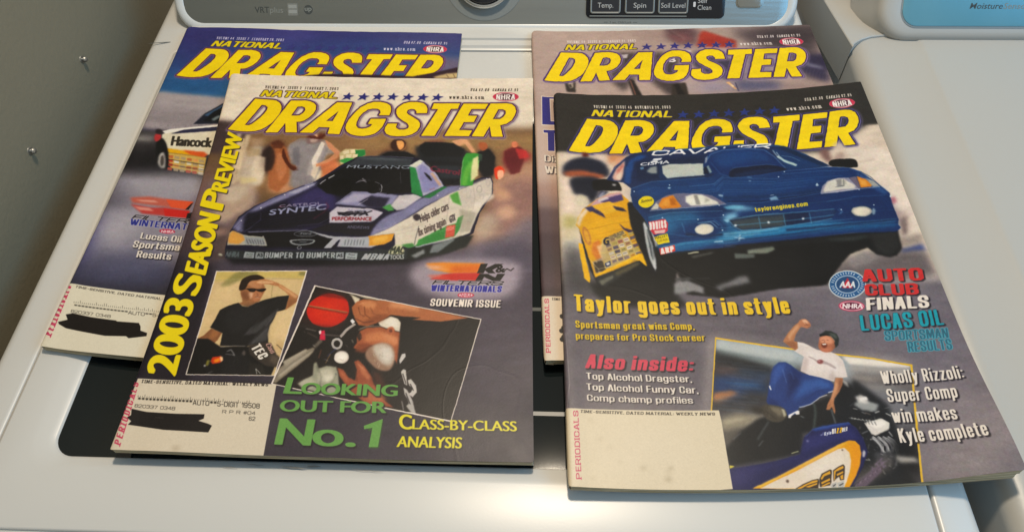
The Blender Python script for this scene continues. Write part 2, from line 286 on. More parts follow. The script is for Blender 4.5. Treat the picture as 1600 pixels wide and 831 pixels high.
PREVIEW_PRINT = """
P|e4dac8|0|1|0|||0|0|0,0|-39.5,378.2 288.2,386.1 287.9,251.3 -11.3,243.4
P|e8dfd0|6|0.6|0|||0|0|0,0|21.4,372.9 288.3,377.2 288.3,334.8 28,330.1
P|6f543c|4|1|0|||0|0|0,0|-50.2,288.6 288.2,295.3 286.6,143.2 -32.9,133.3
P|8f6d4b|5|1|0|||0|0|0,0|24.4,285.2 282.7,290.8 282.5,223.8 37.5,218.1
P|7b5f5a|5|1|0|||0|0|0,0|-16.3,264.9 -25.8,194.9 -13.4,134.3 15.9,135.8 31.3,197.8
P|4a3a3a|2.2|1|0|||0|0|0,0|-23.6,298.1 17.6,297.3 31.3,284 12.8,259.1 -14.6,257.7
P|9a7a52|3|1|0|||0|0|0,0|124.5,286.1 277.3,286.3 277.4,269.3 126.3,269.6
P|4a4350|4|1|0|||0|0|0,0|-24.4,154.4 287,169.7 283.1,-15.4 0.9,-24
P|3c3644|14|1|0|||0|0|0,0|-25.7,111.2 285.9,104.7 283.1,-15.4 0.9,-24
P|2e2836|8|1|0|||0|0|0,0|-32.6,63.9 93.1,49.6 108.5,-20.2 0.9,-24
P|6a6272|6|0.6|0|||0|0|0,0|178.4,168.2 287.1,177.6 286.5,137.5 209.4,147.9
P|5a5060|12|0.5|0|||0|0|0,0|211.2,119.7 286.5,137.5 284.9,54.6 242,35.2
L|403a48|1.6|0.3|0|1.195|110.3,157.2 282.1,173.9
L|6a6474|1.6|0.3|0|1.181|116,149.6 282.1,166.6
L|403a48|1.6|0.3|0|1.167|121.5,142.2 282,159.5
L|6a6474|1.6|0.3|0|1.154|127,134.9 281.9,152.4
L|403a48|1.6|0.3|0|1.14|132.4,127.7 281.9,145.5
L|6a6474|1.6|0.3|0|1.127|137.7,120.6 281.8,138.6
L|403a48|1.6|0.3|0|1.114|143,113.6 281.7,131.8
L|6a6474|1.6|0.3|0|1.102|148.1,106.7 281.6,125.2
L|403a48|1.6|0.3|0|1.089|153.2,99.9 281.5,118.6
L|6a6474|1.6|0.3|0|1.077|158.2,93.2 281.4,112.1
L|403a48|1.6|0.3|0|1.065|163.2,86.6 281.3,105.7
L|6a6474|1.6|0.3|0|1.053|168,80 281.3,99.4
L|403a48|1.6|0.3|0|1.041|172.8,73.6 281.2,93.1
L|6a6474|1.6|0.3|0|1.029|177.5,67.3 281.1,87
L|403a48|1.6|0.3|0|1.018|182.2,61 281,80.9
L|6a6474|1.6|0.3|0|1.007|186.8,54.9 280.9,74.9
P|7a6a70|3|1|1|||0|0|0,0|9.7,200.4 11.1,230.9 30.6,226.4 47.8,218.1 49.6,202.3 37,189.7 34.9,163.1 21.4,152.9
P|b09a88|2.5|1|1|||0|0|0,0|15.9,209.5 26.4,226.2 44.3,228.8 47.5,205.7 36.3,193.1 25.6,185.8 19.1,195.7
P|c9bca8|2|0.8|1|||0|0|0,0|20.5,220.4 31,224.6 41.2,223.2 35.4,210.4 24.7,208.2
P|5b4a48|3|1|0|||0|0|0,0|13.4,185.2 30.4,182.6 35.4,172.9 36.2,152 23,146.7
P|92766a|2|1|0|||0|0|0,0|15,178.6 32.1,181 33.3,176.1 17.4,168.8
P|c8b49a|1.2|1|0|||0|0|0,0|19.3,283.5 22.9,283.7 29.2,226.3 25,226.1
P|cbb89a|1.2|1|0|||0|0|0,0|27,281.9 31.4,282.1 32,230.1 27.4,228
P|a98d70|2|1|0|||0|0|0,0|32.1,278.1 43.9,278.6 45.2,270.7 34.3,266.3
P|c4b6a4|2|1|1|||0|0|0,0|30.4,256.4 36.9,268.4 48.8,266.9 50.1,251.5 50.3,227.3 39,226.8 31.3,230.1
P|ded2bc|1.5|1|1|||0|0|0,0|40.1,251.1 45.4,253.2 50,240.2 48.9,227.2 40.8,232.3
P|d8c890|1.2|0.7|0|||0|0|0,0|30.5,233.7 44.7,234.4 48.2,230.8 34.8,226.6
P|3d2a28|2.4|1|1|||0|0|0,0|44.5,266.7 52.5,271 59.9,261.6 60,244.4 55.3,238.5 46.8,245.7
P|c08a66|2|1|1|||0|0|0,0|53.5,265.2 60.1,269.4 65.7,261.8 71,242.9 76.7,221.1 58.6,220.4 56.4,240.5 56.2,253.7
P|d69a74|1.6|0.8|1|||0|0|0,0|55.9,259.5 62.1,261.7 66.2,250.3 67.6,233.5 60.5,233.2
P|6b3c2c|1.8|1|1|||0|0|0,0|50.7,273 57.3,277.2 63.4,271.5 63.6,265.6 56.7,263.4
P|e0a680|1|1|0|||0|0|0,0|54.7,271.1 59,271.7 59.3,265.4 56.1,265.3
P|9b938f|1.3|1|1|||0|0|0,0|67,271.7 75,276.9 85.3,276.3 95.6,275.7 102.3,269 108.8,263.4 100.5,261.2 98,247.7 88.7,243.6 79.9,245.2 69.8,254.3 65.4,263.7
P|8d8684|1.5|1|1|||0|0|0,0|69.8,254.3 79.7,246.1 90.9,247.5 98.3,245.8 96.5,229.1 82.8,226.8 74.4,226.4 73.4,241.2
P|e6dccb|1|1|1|||0|0|0,0|94.8,270.7 97.3,268.9 93.8,247.6 90.1,239 87.1,239.8 87.7,254.9
P|7a3e26|1.1|1|1|||0|0|0,0|60.4,267.4 65.4,263.7 70.3,251.4 76.6,247.9 77.7,245.1 71.2,245.8 64.2,253.1
P|c27a54|0.8|1|1|||0|0|0,0|108.8,263.4 112.1,260.6 103.3,250.7 95.3,246.7 94.3,249.1 101.5,253.5 107.1,260.4
P|e2b690|0.9|1|1|||0|0|0,0|95.5,276.7 101.7,273.9 110.7,265.4 110.4,262.5 100.9,269 94.4,273.7
P|6a2f20|1|1|1|||0|0|0,0|80.4,280.2 82.7,284.3 87.4,282.4 92.7,286.7 94.9,280.7 92.6,276.6 87,274.4 82,274.2
P|e8b894|0.8|1|1|||0|0|0,0|83.9,281.3 88.4,285.5 90.6,278.5 87.6,275.4 84.6,276.3
P|d98d60|1.5|1|1|||0|0|0,0|98.6,244 110.1,253.8 113,242.6 101.3,234.8
P|efe0c4|1.2|1|1|||0|0|0,0|91.5,243.7 97.2,243.9 98.2,236.5 93.2,232.6
P|4a2a20|1.5|1|1|||0|0|0,0|153.1,272.4 154.7,278.4 159.6,280.1 164.9,277.6 166.9,270.7 163.1,264.8 156.5,266.6
P|e0a060|1|1|1|||0|0|0,0|158.5,276.5 164.4,277.6 165.9,270.7 161.6,265.8
P|7a5038|2|1|0|||0|0|0,0|145.2,264.4 150.4,270.4 157.9,266.7 158.3,262.8
P|26262c|1.3|1|1|||0|0|0,0|145.4,262.5 153.6,266.6 165.1,266.8 175.4,262.2 200,255.9 202.1,244.6 175.8,257.4 145.8,258.6
P|1c2026|1.6|1|1|||0|0|0,0|174.8,270.9 180.3,273.9 195.9,276.1 211.8,273.4 217.8,267.6 223.7,261.9 214.4,250.4 196.1,251.1 180.1,257.5
P|8a5a48|1.5|1|1|||0|0|0,0|180.1,276.9 191.3,281 198.7,278.1 193.2,274.1 181.8,273
P|d8a478|0.9|1|1|||0|0|0,0|206.7,275.3 213,278.3 217.2,281.3 220.2,277.4 224.9,268.6 223.6,265.7 217.5,275.4 211.8,273.4
P|14161c|1.2|1|0|||0|0|0,0|187.3,255.7 214.2,255.1 215.5,228.3 191.9,229.8
P|2a3038|1|1|0|||0|0|0,0|190.4,251.6 212.9,251.3 214.3,237.4 198.3,237.2
P|1e1a20|2|1|1|||0|0|0,0|229.1,269.6 236.2,271.6 240.7,262 242.6,245 238.6,237.6 231.6,239.4 228.2,256.2
P|b06a4a|1.5|1|1|||0|0|0,0|227.4,276.4 231.6,278.4 234.7,273.5 232,268.7 228.4,269.6
P|8e2a30|2|1|1|||0|0|0,0|251.9,269.7 260.3,271.7 268.9,265.9 271.1,258.2 264.8,254.4 260.8,241.4 253.7,245.1 249.3,258.2
P|c03438|2|0.8|1|||0|0|0,0|260.4,267.8 269.6,265.9 269.7,259.2 262.6,257.3
P|5a2024|2.4|1|1|||0|0|0,0|253.5,260.1 264.7,258.2 262.2,239.6 255.2,241.4
P|c86a4a|1.5|1|1|||0|0|0,0|256,277.5 260.3,277.5 261.1,270.7 256.8,269.7
P|e05040|1.4|1|1|||0|0|0,0|242.5,248.7 248,250.6 250.9,246 246.9,239.5 243.4,241.3
P|f0b090|1|1|1|||0|0|0,0|244.6,247.8 247.4,248.8 248.9,242.3 246.2,239.5
P|b48c74|4|1|1|||0|0|0,0|241.4,237.6 260.6,250.7 272.5,256.3 273.3,205.9 261.4,185.6 243.1,175.5 227.5,172.1 228,191.9 239.5,209.1
P|8c6a68|5|0.7|1|||0|0|0,0|241.7,226.8 272.6,237.8 272.6,199 248.3,178.9 240,192
P|d0a484|2.5|0.8|1|||0|0|0,0|241.6,232.2 252.7,225 255.6,216.2 244.7,216.1
P|e0b898|2.5|0.7|1|||0|0|0,0|245,205.7 254.4,211 259.9,204.1 258.6,199 250.6,195.5 246.5,198.9
P|b8aa9a|4|0.8|1|||0|0|0,0|229.3,191.9 237,202.2 246.6,195.5 243,182.1 235.3,175.4 227.3,177
P|7c7484|4|0.8|1|||0|0|0,0|227.5,172.1 248.3,178.9 272.6,199 272.7,171 228,159.3
P|504a5c|5|0.7|0|||0|0|0,0|234.3,165.8 272.7,179.1 272.6,153.6 234.7,153.2
P|a8633c|0.8|0.85|0|||0|0|0,0|50.8,272.3 57.9,275.2 65.2,267.8 70.1,252.9 72.7,231.1 65.7,219.3 57.6,223.4 52.8,244.8 53.4,257.2
P|c8845c|0.8|0.7|0|||0|0|0,0|58.1,262.4 66,260.2 69.7,240.6 65.4,230.8 59.2,245
P|2c1c1a|0.9|0.85|1|||0|0|0,0|45.4,261.8 51.2,269.7 56.3,259.8 56.5,244.9 51.4,242.3 46.4,251.9
P|5c2c1c|0.6|0.8|0|||0|0|0,0|50.6,273.6 56.6,277.2 62.1,272.8 61.1,267.6 53.5,267.3
P|5c2a1a|0.35|1|1|||0|0|0,0|62.6,267.7 66.8,257.7 72,249.2 77.3,245.8 78.8,243.4 73.4,243.7 66.5,251.5 62.3,260.1
P|8c8890|0.5|0.6|0|||0|0|0,0|66.8,273 74.4,279.8 87.4,281.6 96.4,278.7 101.9,273 98.5,256.4 96.9,241.6 94.6,231.9 88.4,224.6 77.6,224.2 73.9,240.8 77.7,245.8 68.8,260.3
P|6c6a74|0.8|0.6|0|||0|0|0,0|70.5,268 75.7,270.8 79.2,248.3 73.2,250.5
P|f0e8dc|0.4|0.9|0|||0|0|0,0|93.8,276.6 97,274.1 93.8,256.3 90.4,247.5 88.4,254.8
P|e8d8c0|0.5|0.8|0|||0|0|0,0|91.2,254.9 95.8,248.9 94.2,234.3 89.9,238.9
P|d0906c|0.3|0.95|0|||0|0|0,0|96.4,278.7 101.5,275.6 109.2,266.8 111.6,263.1 109.4,258 100.2,250.3 93.2,247.6 92.7,250.8 102.2,256.6 106.9,263 100.3,270.4
P|5a2418|0.4|0.9|0|||0|0|0,0|81.6,282.6 84,285.4 89.3,282.1 92.9,283.1 95.3,287.1 94,289.7 96.7,283.2 91.6,279.1 83.8,280.1
P|c8704c|0.8|0.7|0|||0|0|0,0|96.5,250.2 109.6,256.8 111,245.7 101.2,236.9
P|ecd8b4|0.7|0.7|0|||0|0|0,0|21.4,276.1 26.9,277.7 30.1,241.3 24.1,243.4
P|e4d4bc|0.9|0.7|0|||0|0|0,0|39.8,259.1 48.7,257 50.9,239.8 47.2,230 39.8,244.2
P|a48c64|1|0.6|0|||0|0|0,0|30.9,266.3 42.2,266.8 43.6,259.2 32.8,256.2
P|141418|0.4|1|0|||0|0|0,0|145.4,260.3 151.4,265.5 158.8,266.2 168.1,265.8 175.9,261
P|3c2018|0.4|0.9|1|||0|0|0,0|153.4,274.4 155.7,279.6 161.3,280.5 165.7,277.3 165.5,270.9 160.7,266.2 155.8,268.6
P|e8a868|0.4|1|1|||0|0|0,0|158.1,277.9 163.4,278 164.8,272.1 161.4,268.2
P|121418|0.5|1|0|||0|0|0,0|177.8,273.6 182.1,277.6 197.1,277.8 206.5,276.6 216.1,269.1 213.7,261.5 183.3,261.1 179.2,267.3
P|e0a880|0.3|0.95|0|||0|0|0,0|204.5,279.1 212.7,281.8 217.4,281.3 224.5,267.9 222.7,266.6 215.8,276.7 208.3,276.1
P|121216|0.6|1|0|||0|0|0,0|227.3,266.6 236.4,270.5 242.2,261.7 240.9,242.2 233.8,239.7 228,249.3
P|b0603c|0.4|1|1|||0|0|0,0|227.8,276.8 233.4,278.1 235.4,271.7 230.9,268.7
P|6c1c22|0.8|0.9|0|||0|0|0,0|249.4,268 258.5,274.3 264.1,271.8 266,259.3 262.6,244.7 255.4,242.3 250.5,256.8
P|c83838|0.6|0.85|0|||0|0|0,0|258.5,271.8 267.8,269.3 269.7,261.8 262.4,259.3
P|d88060|0.4|1|1|||0|0|0,0|255.7,278.1 259.3,279.4 260.4,273.8 256.7,272.8
P|e0442c|0.4|1|1|||0|0|0,0|241.6,248.2 246.1,251.4 249.8,247.1 248.2,241 243.7,237.4
P|f4b898|0.35|1|1|||0|0|0,0|244.4,245.8 248.9,246.6 249.1,239.8 245.5,237.4
P|14121a|1.6|1|0|||0|0|0,0|35.1,156.7 43.9,147.6 101.5,147.5 150.5,149.8 178,152.1 207.1,162.1 227.3,177 198.7,170 137.9,166.9
P|c8bc8c|0.5|1|0|||0|0|0,0|111,263.5 115.4,268.5 131.3,268.3 133.1,262.2 126.9,256.2 113.3,251
P|2f8a44|0.4|1|0|||0|0|0,0|122.8,267.3 132,268 133.1,262.2 126.8,257.2
P|3f9a4c|0.4|1|0|||0|0|0,0|111.4,254.8 118,258.8 127.5,257.2 117.5,251.7
P|e8dcb8|0.2|1|0|||0|0|0,0|113.6,265.5 118.4,267.2 119.6,263.7 114.8,262
P|e8dcb8|0.2|1|0|||0|0|0,0|119.8,267.6 123.4,268.1 124.6,263.9 120.6,263.4
P|e8dcb8|0.2|1|0|||0|0|0,0|116.2,261.7 121.6,262.6 121.6,259.1 116.9,258.2
P|e8dcb8|0.2|1|0|||0|0|0,0|112.1,260.6 115.2,260.7 115.1,256.8 112.2,257.3
P|e8dcb8|0.2|1|0|||0|0|0,0|122.6,262.3 126.9,262.8 126.6,259.3 122.6,258.8
P|1a1830|0.15|1|0|||0|0|0,0|37.3,152.8 35.4,159.9 34.8,169.6 35.4,178.7 39,193.2 49.2,204 65.2,215.3 83,225.9 94.7,231.8 106,242 113.4,249.7 126.5,259.7 137.8,261.1 154.1,261.1 175.6,259.7 183,256.6 190.7,246.3 203,229 214.1,229.2 231.6,239 239.3,239.5 241,234 241.2,221.4 236.7,212.6 231.6,202.1 227.1,181.9 211.9,168.6 196.7,161.9 177.5,157.6 145.4,153.6 87.4,153.3
P|8484a8|1.1|1|1|||0|0|0,0|36.9,181.3 40.8,191.6 49.6,202.3 65.3,214.4 83.1,225 96.2,231.3 94.1,226.3 79,215.8 55.4,200.8 46.6,190.1 45.7,178.3
P|a8a8c0|0.7|1|0|||0|0|0,0|73,218.3 93.6,229.9 95.1,229 81.4,218.6
P|3a346a|2|0.9|1|||0|0|0,0|73.6,206.8 84.6,216 97,225.5 108.9,220.5 115.9,210 110.7,189.2 95.4,183.6 78.4,188
P|100e1e|1.8|1|1|||0|0|0,0|43.8,196.8 55.7,199.1 74.7,208.6 83.8,203.7 110.1,202.9 113.4,189.3 75.5,181.2 49,178.5 45.3,180
P|9a9ab8|0.4|1|0|||0|0|0,0|49,178.5 71.7,180.2 97,182 95.8,181 71.9,179.1 50.6,177.2
P|0c0b12|0.8|1|0|||0|0|0,0|49.2,177.6 95.8,181.1 118.1,176.1 120.8,166.4 115.8,164.3 81.2,165 66.9,163.7 48.7,173.5
P|8c8cae|0.7|1|0|||0|0|0,0|114.8,208.2 126.8,221.9 142.1,221.8 155.3,220.4 165.2,218.4 159.5,206 144,205.6
P|b9b6cc|0.8|0.7|0|||0|0|0,0|118.7,210.1 128.6,219.3 142.5,218.8 143,214.3 128.3,210.4
P|27243c|0.8|1|0|||0|0|0,0|133.8,210.6 142.6,217.9 147.4,216.6 158.5,215.6 154.2,205 141.8,205.5
P|c8c4c8|0.5|1|0|||0|0|0,0|159.4,206.9 165.2,218.4 177.4,220.1 184.5,217.1 171.9,204.6 165.3,202.7
P|4e9a50|0.5|1|0|||0|0|0,0|152.7,205.8 159.2,209.5 163.3,202.6 158.5,202.2
P|c0bcc8|0.4|1|0|||0|0|0,0|116.6,205.7 144.1,204.2 154.6,200.7 148.7,192.9 145.6,191.1 112.8,189.2 111.3,199.4
P|1d1a24|0.6|1|0|||0|0|0,0|112.8,188.9 145.9,188.9 149.2,188.6 143.9,176.9 139.3,176.7 122.9,179.5 98.4,181.7
P|0b0b10|0.4|1|0|||0|0|0,0|96.8,227.3 106.3,239.5 119.1,249.9 139,249.9 155.2,249.7 171.5,249.3 175.6,221.9 155.4,219.6 142.1,221.8 125.5,221.7 117.7,217.2 106.3,219.5
P|3a4048|0.5|1|0|||0|0|0,0|117.7,249.9 126.6,259.1 137.9,260.4 154.3,259.8 174.3,258.3 171.1,249.3 148.1,249.9 139,250.5
P|566068|0.7|0.7|0|||0|0|0,0|126.7,258.1 138,259.2 154.4,258.5 170.2,256.9 154.6,256 138.3,256.5
P|0c0c12|1.2|1|1|||0|0|0,0|108.1,231.3 122.3,235.4 125.7,220.1 116.4,217.1 110.1,222.3
L|c8c8d0|0.3|1|0|0.798|99.3,229.2 103.5,233.9
L|e0e0e4|0.3|1|0|0.804|105.5,235.3 109.9,239.1
L|9a9aa2|0.4|1|0|0.479|129.8,232 136.6,234 133.5,235.8 137.6,231.3
L|8a8a90|0.3|1|0|0.32|138.5,234.1 145.7,232.4 149.5,223.4 151,228.9
L|8a8a92|0.25|1|0|0.259|164.3,243.6 165.7,231.1
T|8f9aa8|0.2|1|0||0|0.1,0.05||118.79 246.87 52.47 0.39 0.99 3.43|MUSTANG
P|8080a4|0.8|1|1|||0|0|0,0|146.5,176.9 149.4,187 157.7,197.3 170.6,204.5 183.3,215.3 203.1,228.1 219.6,229.2 217,224.7 199.7,215.6 186.7,206.6 172.8,194.3 159.3,182.2 148,175.3
P|d8d0c0|0.4|1|0|||0|0|0,0|146.5,176.9 161.6,185.6 175.4,196 190.6,209.3 206.2,221 219.6,228.3 238.6,238.5 240.5,232.2 240.5,221.4 234,210.8 229.1,198.7 224.4,181.8 211.6,175.1 183.1,168.1 167.4,167.7 165.5,179.9
P|c4bcb4|0.8|0.6|0|||0|0|0,0|214.2,226.5 233.1,237.6 239.3,237.6 240.5,221.4 234,212.5 220.7,205.4 215.2,207.1
P|3f8f44|0.4|1|0|||0|0|0,0|182.9,168.1 185.2,174.6 205.5,188.2 214,191.7 212.7,178.4 203.7,175 183.2,167.3
P|5aa04a|0.6|1|0|||0|0|0,0|206.3,219.2 213,223.8 216.5,208.8 209.5,212.2
P|3f8f44|0.4|1|0|||0|0|0,0|214.4,196.8 218.9,199.4 216.3,185 212.7,178.4 212.8,188.3
P|d05a48|0.4|1|0|||0|0|0,0|205.9,188.2 212.7,190 212.4,178.4 205.2,176.6
P|2f8a4a|0.4|1|0|||0|0|0,0|171.5,249.3 176.3,250.7 181.9,233.2 185.2,217.1 175.2,221.3
P|2f7a44|0.4|1|0|||0|0|0,0|184.6,216.7 201.6,229 203.8,227.8 190.1,215.8
P|b8b8cc|0.4|1|0|||0|0|0,0|171,250.1 179.4,257.1 183.1,254.7 193.8,242.6 201.3,229 185.1,218 181.2,233.2 176.5,248.3
P|8e8ebc|1|1|1|||0|0|0,0|178.1,246.1 181.8,252.7 188.6,246.3 197.2,233.5 197.5,228 185.6,221.5 182,231.4
P|d8dccc|0.4|1|0|||0|0|0,0|171,250.4 179.4,257.4 182.3,255.6 176.5,248.7
P|1a1a20|0.4|1|1|||0|0|0,0|183.9,243.4 188.4,239.8 191.3,234.3 187.9,237
P|caa890|0.6|1|0|||0|0|0,0|188.9,242.5 190.9,243.5 199.5,229.9 197.5,228.9
T|b06a5a|0.2|1|0||0|0,0||190.21 223.95 3.6 1.86 -0.4 1.79|Ford
L|2a2650|0.18|0.308|0|0.46|42.9,191.5 53.7,202.6 67,213.7
L|0c0a18|0.18|0.22|0|0.678|37.8,179.5 43.4,191.1 54.5,201.7
L|2a2650|0.18|0.257|0|0.471|69.8,209.9 86.2,219.5 97.3,225.2
L|3c3a6c|0.18|0.255|0|0.688|44.9,189.8 56.6,199.1 70.7,208.5 87.2,217.7
L|2a2650|0.18|0.235|0|0.283|39.2,179.4 45.1,189.6
L|2a2650|0.18|0.374|0|0.695|57.8,197.7 72.3,206.5 88.8,215
L|2a2650|0.18|0.384|0|0.467|73.6,204.6 90.3,212.7 100.5,218.4
L|6a6a94|0.18|0.279|0|0.289|59.5,195.6 74.5,203.5
L|0c0a18|0.18|0.282|0|0.465|75.6,201.9 92.4,209.2 102.2,214.8
L|2a2650|0.18|0.299|0|0.46|61.3,193.4 76.8,200.3 93.6,207.2 103.1,212.7
L|2a2650|0.18|0.324|0|0.677|42.6,178.9 48.9,186.2 62.4,192
L|2a2650|0.18|0.191|0|0.688|63.1,191.2 79.2,197 96,203 105.1,208.5
L|6a6a94|0.18|0.276|0|0.286|63.9,190.2 80.2,195.7 97.1,201.2
L|0c0a18|0.18|0.26|0|0.288|81.3,194.2 98.2,199.4
L|8c8cb4|0.18|0.178|0|0.286|65.2,188.5 82,193.3 98.9,198.2
L|2a2650|0.18|0.291|0|0.451|45.1,178.5 51.7,183.7 66.3,187.2
L|3c3a6c|0.18|0.237|0|0.285|67.3,186 84.7,189.7 101.7,193.6 109.5,199
L|8c8cb4|0.18|0.305|0|0.451|45.9,178.4 52.6,182.9
L|0c0a18|0.18|0.383|0|0.451|46.4,178.3 53.2,182.4 68.4,184.6
L|8c8cb4|0.18|0.255|0|0.681|87.8,185.4 104.9,188.3 112.1,193.6
L|2a2650|0.18|0.265|0|0.451|47.7,178.2 54.6,181.1 70.4,182.1 88.8,184.1
L|8c8cb4|0.18|0.285|0|0.452|55.1,180.7 71.2,181.2 89.7,182.8
L|b0a898|0.18|0.273|0|0.293|195.8,214.6 209,222.7 222.4,228.4
L|e8e0c8|0.18|0.157|0|0.453|161.7,188.4 180.5,199.7
L|e8e0c8|0.18|0.247|0|0.45|149.9,182.5 162.2,186.6 180.7,197.1 197.2,208.7
L|f0ece0|0.18|0.143|0|0.676|162.7,184.9 180.9,194.4 197.9,205.7 210.8,213.1
L|f0ece0|0.18|0.189|0|0.45|162.9,183.9 181,193 198.3,204 211.1,211.3
L|b0a898|0.18|0.184|0|0.673|163.5,181.6 181.3,189.5 199.3,200.1 211.9,207
L|8c8a94|0.18|0.308|0|0.448|150.1,180.8 163.8,180.6 181.4,188.1
L|8c8a94|0.18|0.265|0|0.448|150.2,180 164.6,177.9 181.8,183.9 200.8,193.7
L|f0ece0|0.18|0.151|0|0.448|150.2,179.7 164.9,176.8
L|f0ece0|0.18|0.169|0|0.28|150.3,179.3 165.2,175.5
L|e8e0c8|0.18|0.145|0|0.449|202.7,185.7 214.7,191.5 225.7,200.6
L|f0ece0|0.18|0.191|0|0.443|182.5,174.9 203.2,183.5 215.1,189.1
L|b0a898|0.18|0.15|0|0.67|150.4,177.7 166.8,169.8
L|b0a898|0.18|0.222|0|0.445|204.3,179.2 216,184.5
L|6c7478|0.18|0.401|0|0.659|73.3,161.6 99.7,162.2 125.6,163.1 148.9,163.8
L|6c7478|0.18|0.396|0|0.274|100.8,161.6 126.2,162.4
L|14181c|0.18|0.204|0|0.656|102.7,160.3 127.2,161.1
L|14181c|0.18|0.4|0|0.273|54.4,158 78.5,158.4 104.8,159
L|4c5458|0.18|0.328|0|0.654|56.4,156.3 81,156.8
L|4c5458|0.18|0.41|0|0.273|37.9,156.7 57.2,155.6
L|14181c|0.18|0.309|0|0.272|58.7,154.4 83.9,155 110.1,155.6
L|6c7478|0.18|0.412|0|0.271|60.5,152.8 86.5,153.4
E|f4f4f8|0.2|0.85|0|41.98|189.06|0.54|0.02|0.11|-0.5
E|f4f4f8|0.2|0.85|0|55.06|202.52|0.55|0.02|0.1|-0.52
E|f4f4f8|0.2|0.85|0|71.85|216.96|0.56|0.02|0.09|-0.53
E|f4f4f8|0.2|0.85|0|89.94|226.12|0.56|0.02|0.08|-0.54
E|f4f4f8|0.2|0.85|0|180.42|252.71|0.56|0.01|0.04|-0.57
E|f4f4f8|0.2|0.85|0|196.74|219.07|0.55|0.01|0.04|-0.53
E|f4f4f8|0.2|0.85|0|214.19|226.48|0.55|0.01|0.03|-0.54
E|f4f4f8|0.2|0.85|0|235.85|237.59|0.55|0|0.02|-0.55
E|f4f4f8|0.2|0.85|0|62.76|174.07|0.53|0.02|0.1|-0.49
E|f4f4f8|0.2|0.85|0|36.69|172.96|0.54|0.02|0.11|-0.49
E|f4f4f8|0.2|0.85|0|158.46|177.24|0.53|0.01|0.05|-0.49
L|5c5c80|0.15|0.8|0|0.45|36.9,181.3 40.8,191.6 49.6,202.3 65.3,214.4 83.1,225 96.2,231.3
L|c4c4dc|0.1|1|0|0.398|86.9,227.3 93.4,230.8
L|d8d8e8|0.15|1|0|0.309|133.4,207.9 140.9,214.3
L|06060a|0.1|0.8|0|0.478|95.2,228.1 106.3,239.5 119.1,249.9 126.6,259.1
L|06060a|0.1|0.8|0|0.408|139,249.7 171.1,249.1
L|9aa4ae|0.15|0.8|0|0.331|128,259.5 138.6,260.8 154.2,260.8 174.2,259.3
L|7c7ca0|0.3|0.5|0|0.447|46.5,177.5 57.4,190.6 56.1,197.4
L|a0a0c0|0.15|1|0|0.31|114.8,208.2 126.9,221.7 142.1,221.6 155.3,220.2
P|060608|0.35|1|1|||0|0|0,0|109.5,231.4 115.3,235.2 122.5,234.5 125.4,224.6 123,219.1 113.2,219.7 108.9,225.9
P|060608|0.4|1|1|||0|0|0,0|138.7,232.6 144.2,233.8 148.3,227.9 147,220.7 140,221.4
L|d0d0d8|0.15|1|0|0.413|149.5,229.8 151,227.1 150.7,222.6 149.7,221.3
L|b0b0b8|0.15|1|0|0.319|144.3,232.4 148.7,230.3
L|8a8a94|0.2|1|0|0.479|128.5,231 132.4,233.9 137.4,232.6
L|4a4a5c|0.2|0.6|0|0.295|146.5,176.9 161.6,185.6 175.4,196 190.6,209.3 206.2,221 219.6,228.3
L|e8e4da|0.3|0.7|0|0.37|166.1,180.7 180.9,194.5 193.5,206.7
P|8c8878|0.8|0.5|0|||0|0|0,0|215.3,205.3 223.5,203.7 228.9,202.1 224.4,183.5 216.5,181.7
L|6a665c|0.25|0.7|0|0.319|231.7,237.6 214.1,228.3 202.2,219.2
L|2c2c34|0.4|0.5|0|0.316|240.9,232.2 240.5,220.5 234,210.8
P|e4dcd0|0.9|0.8|0|||0|0|0,0|233.7,219.6 241.9,221.4 242.6,217.9 236.7,212.6 226.2,203.8 225.9,210.7
P|3f9a3c|0.4|1|0|||0|0|0,0|215.3,260.8 217.9,265.6 225.7,265.7 230.7,264.2 227.2,246.8 224.4,230.2 214.7,229.2 214.2,239.2
P|6cb84c|0.9|0.8|0|||0|0|0,0|216.1,244.8 221.2,256.1 224,256.1 219.5,230.1 215.4,230.1
P|e0dca8|0.6|1|0|||0|0|0,0|223.8,259.9 228.2,262.8 228.5,241.2 222.8,233.8 222.8,250.5
P|30483a|0.5|1|0|||0|0|0,0|228.2,264.8 231.4,264.8 231,256.2 228.4,258.1
L|cfd8c8|0.3|1|0|0.237|214.7,229.2 214.3,241.1 215.8,258
T|8c2c40|0.35|0.85|0||0|0.12,0.08||188.7 245.33 24.05 -4.29 0.59 5.64|Castrol
T|4a3c3c|0.18|1|0||0|0.04,0.04||185.21 191.17 21.27 14.04 -1.69 7.61|Helps older cars
T|4a3c3c|0.2|1|0||0|0.04,0.04||184.95 177.86 20.44 12.01 -1.67 7.41|fix timing again
T|4a4046|0.18|1|0||0|0.1,0.1||208.23 191.6 4.14 2.6 -0.65 6.43|GTX
T|e8b0a0|0.2|1|0||0|0,0||206.08 182.88 5.72 2.09 -0.49 3.65|HIGH
P|3a3038|0.5|1|1|||0|0|0,0|178.6,197.8 181.8,199.9 184.8,196.2 182.4,192.8 179.6,194.4
L|20202a|0.3|1|0|0.379|181.9,169.6 183.9,187.8
L|8a8480|0.4|1|0|0.249|206.3,219.2 204.9,176.6
L|9a948c|0.3|1|0|0.221|225.1,228.4 226.9,217.7 226.1,205.5
E|3a3a42|0.3|1|0.157|230.17|226.3|2.06|0.02|0.14|-3.58
E|8a8690|0.4|1|0.155|232.37|218.66|1.64|0.02|0.1|-2.82
E|77747c|0.4|1|0.158|237.11|233.04|1.66|0.01|0.1|-3.26
E|9a96a0|0.4|1|0.156|221.55|222.09|1.92|0.02|0.24|-5.34
T|9aa0c0|0.22|1|0||0|0.12,0.06||63.29 195.6 44.34 7.17 0.05 5.52|SYNTEC
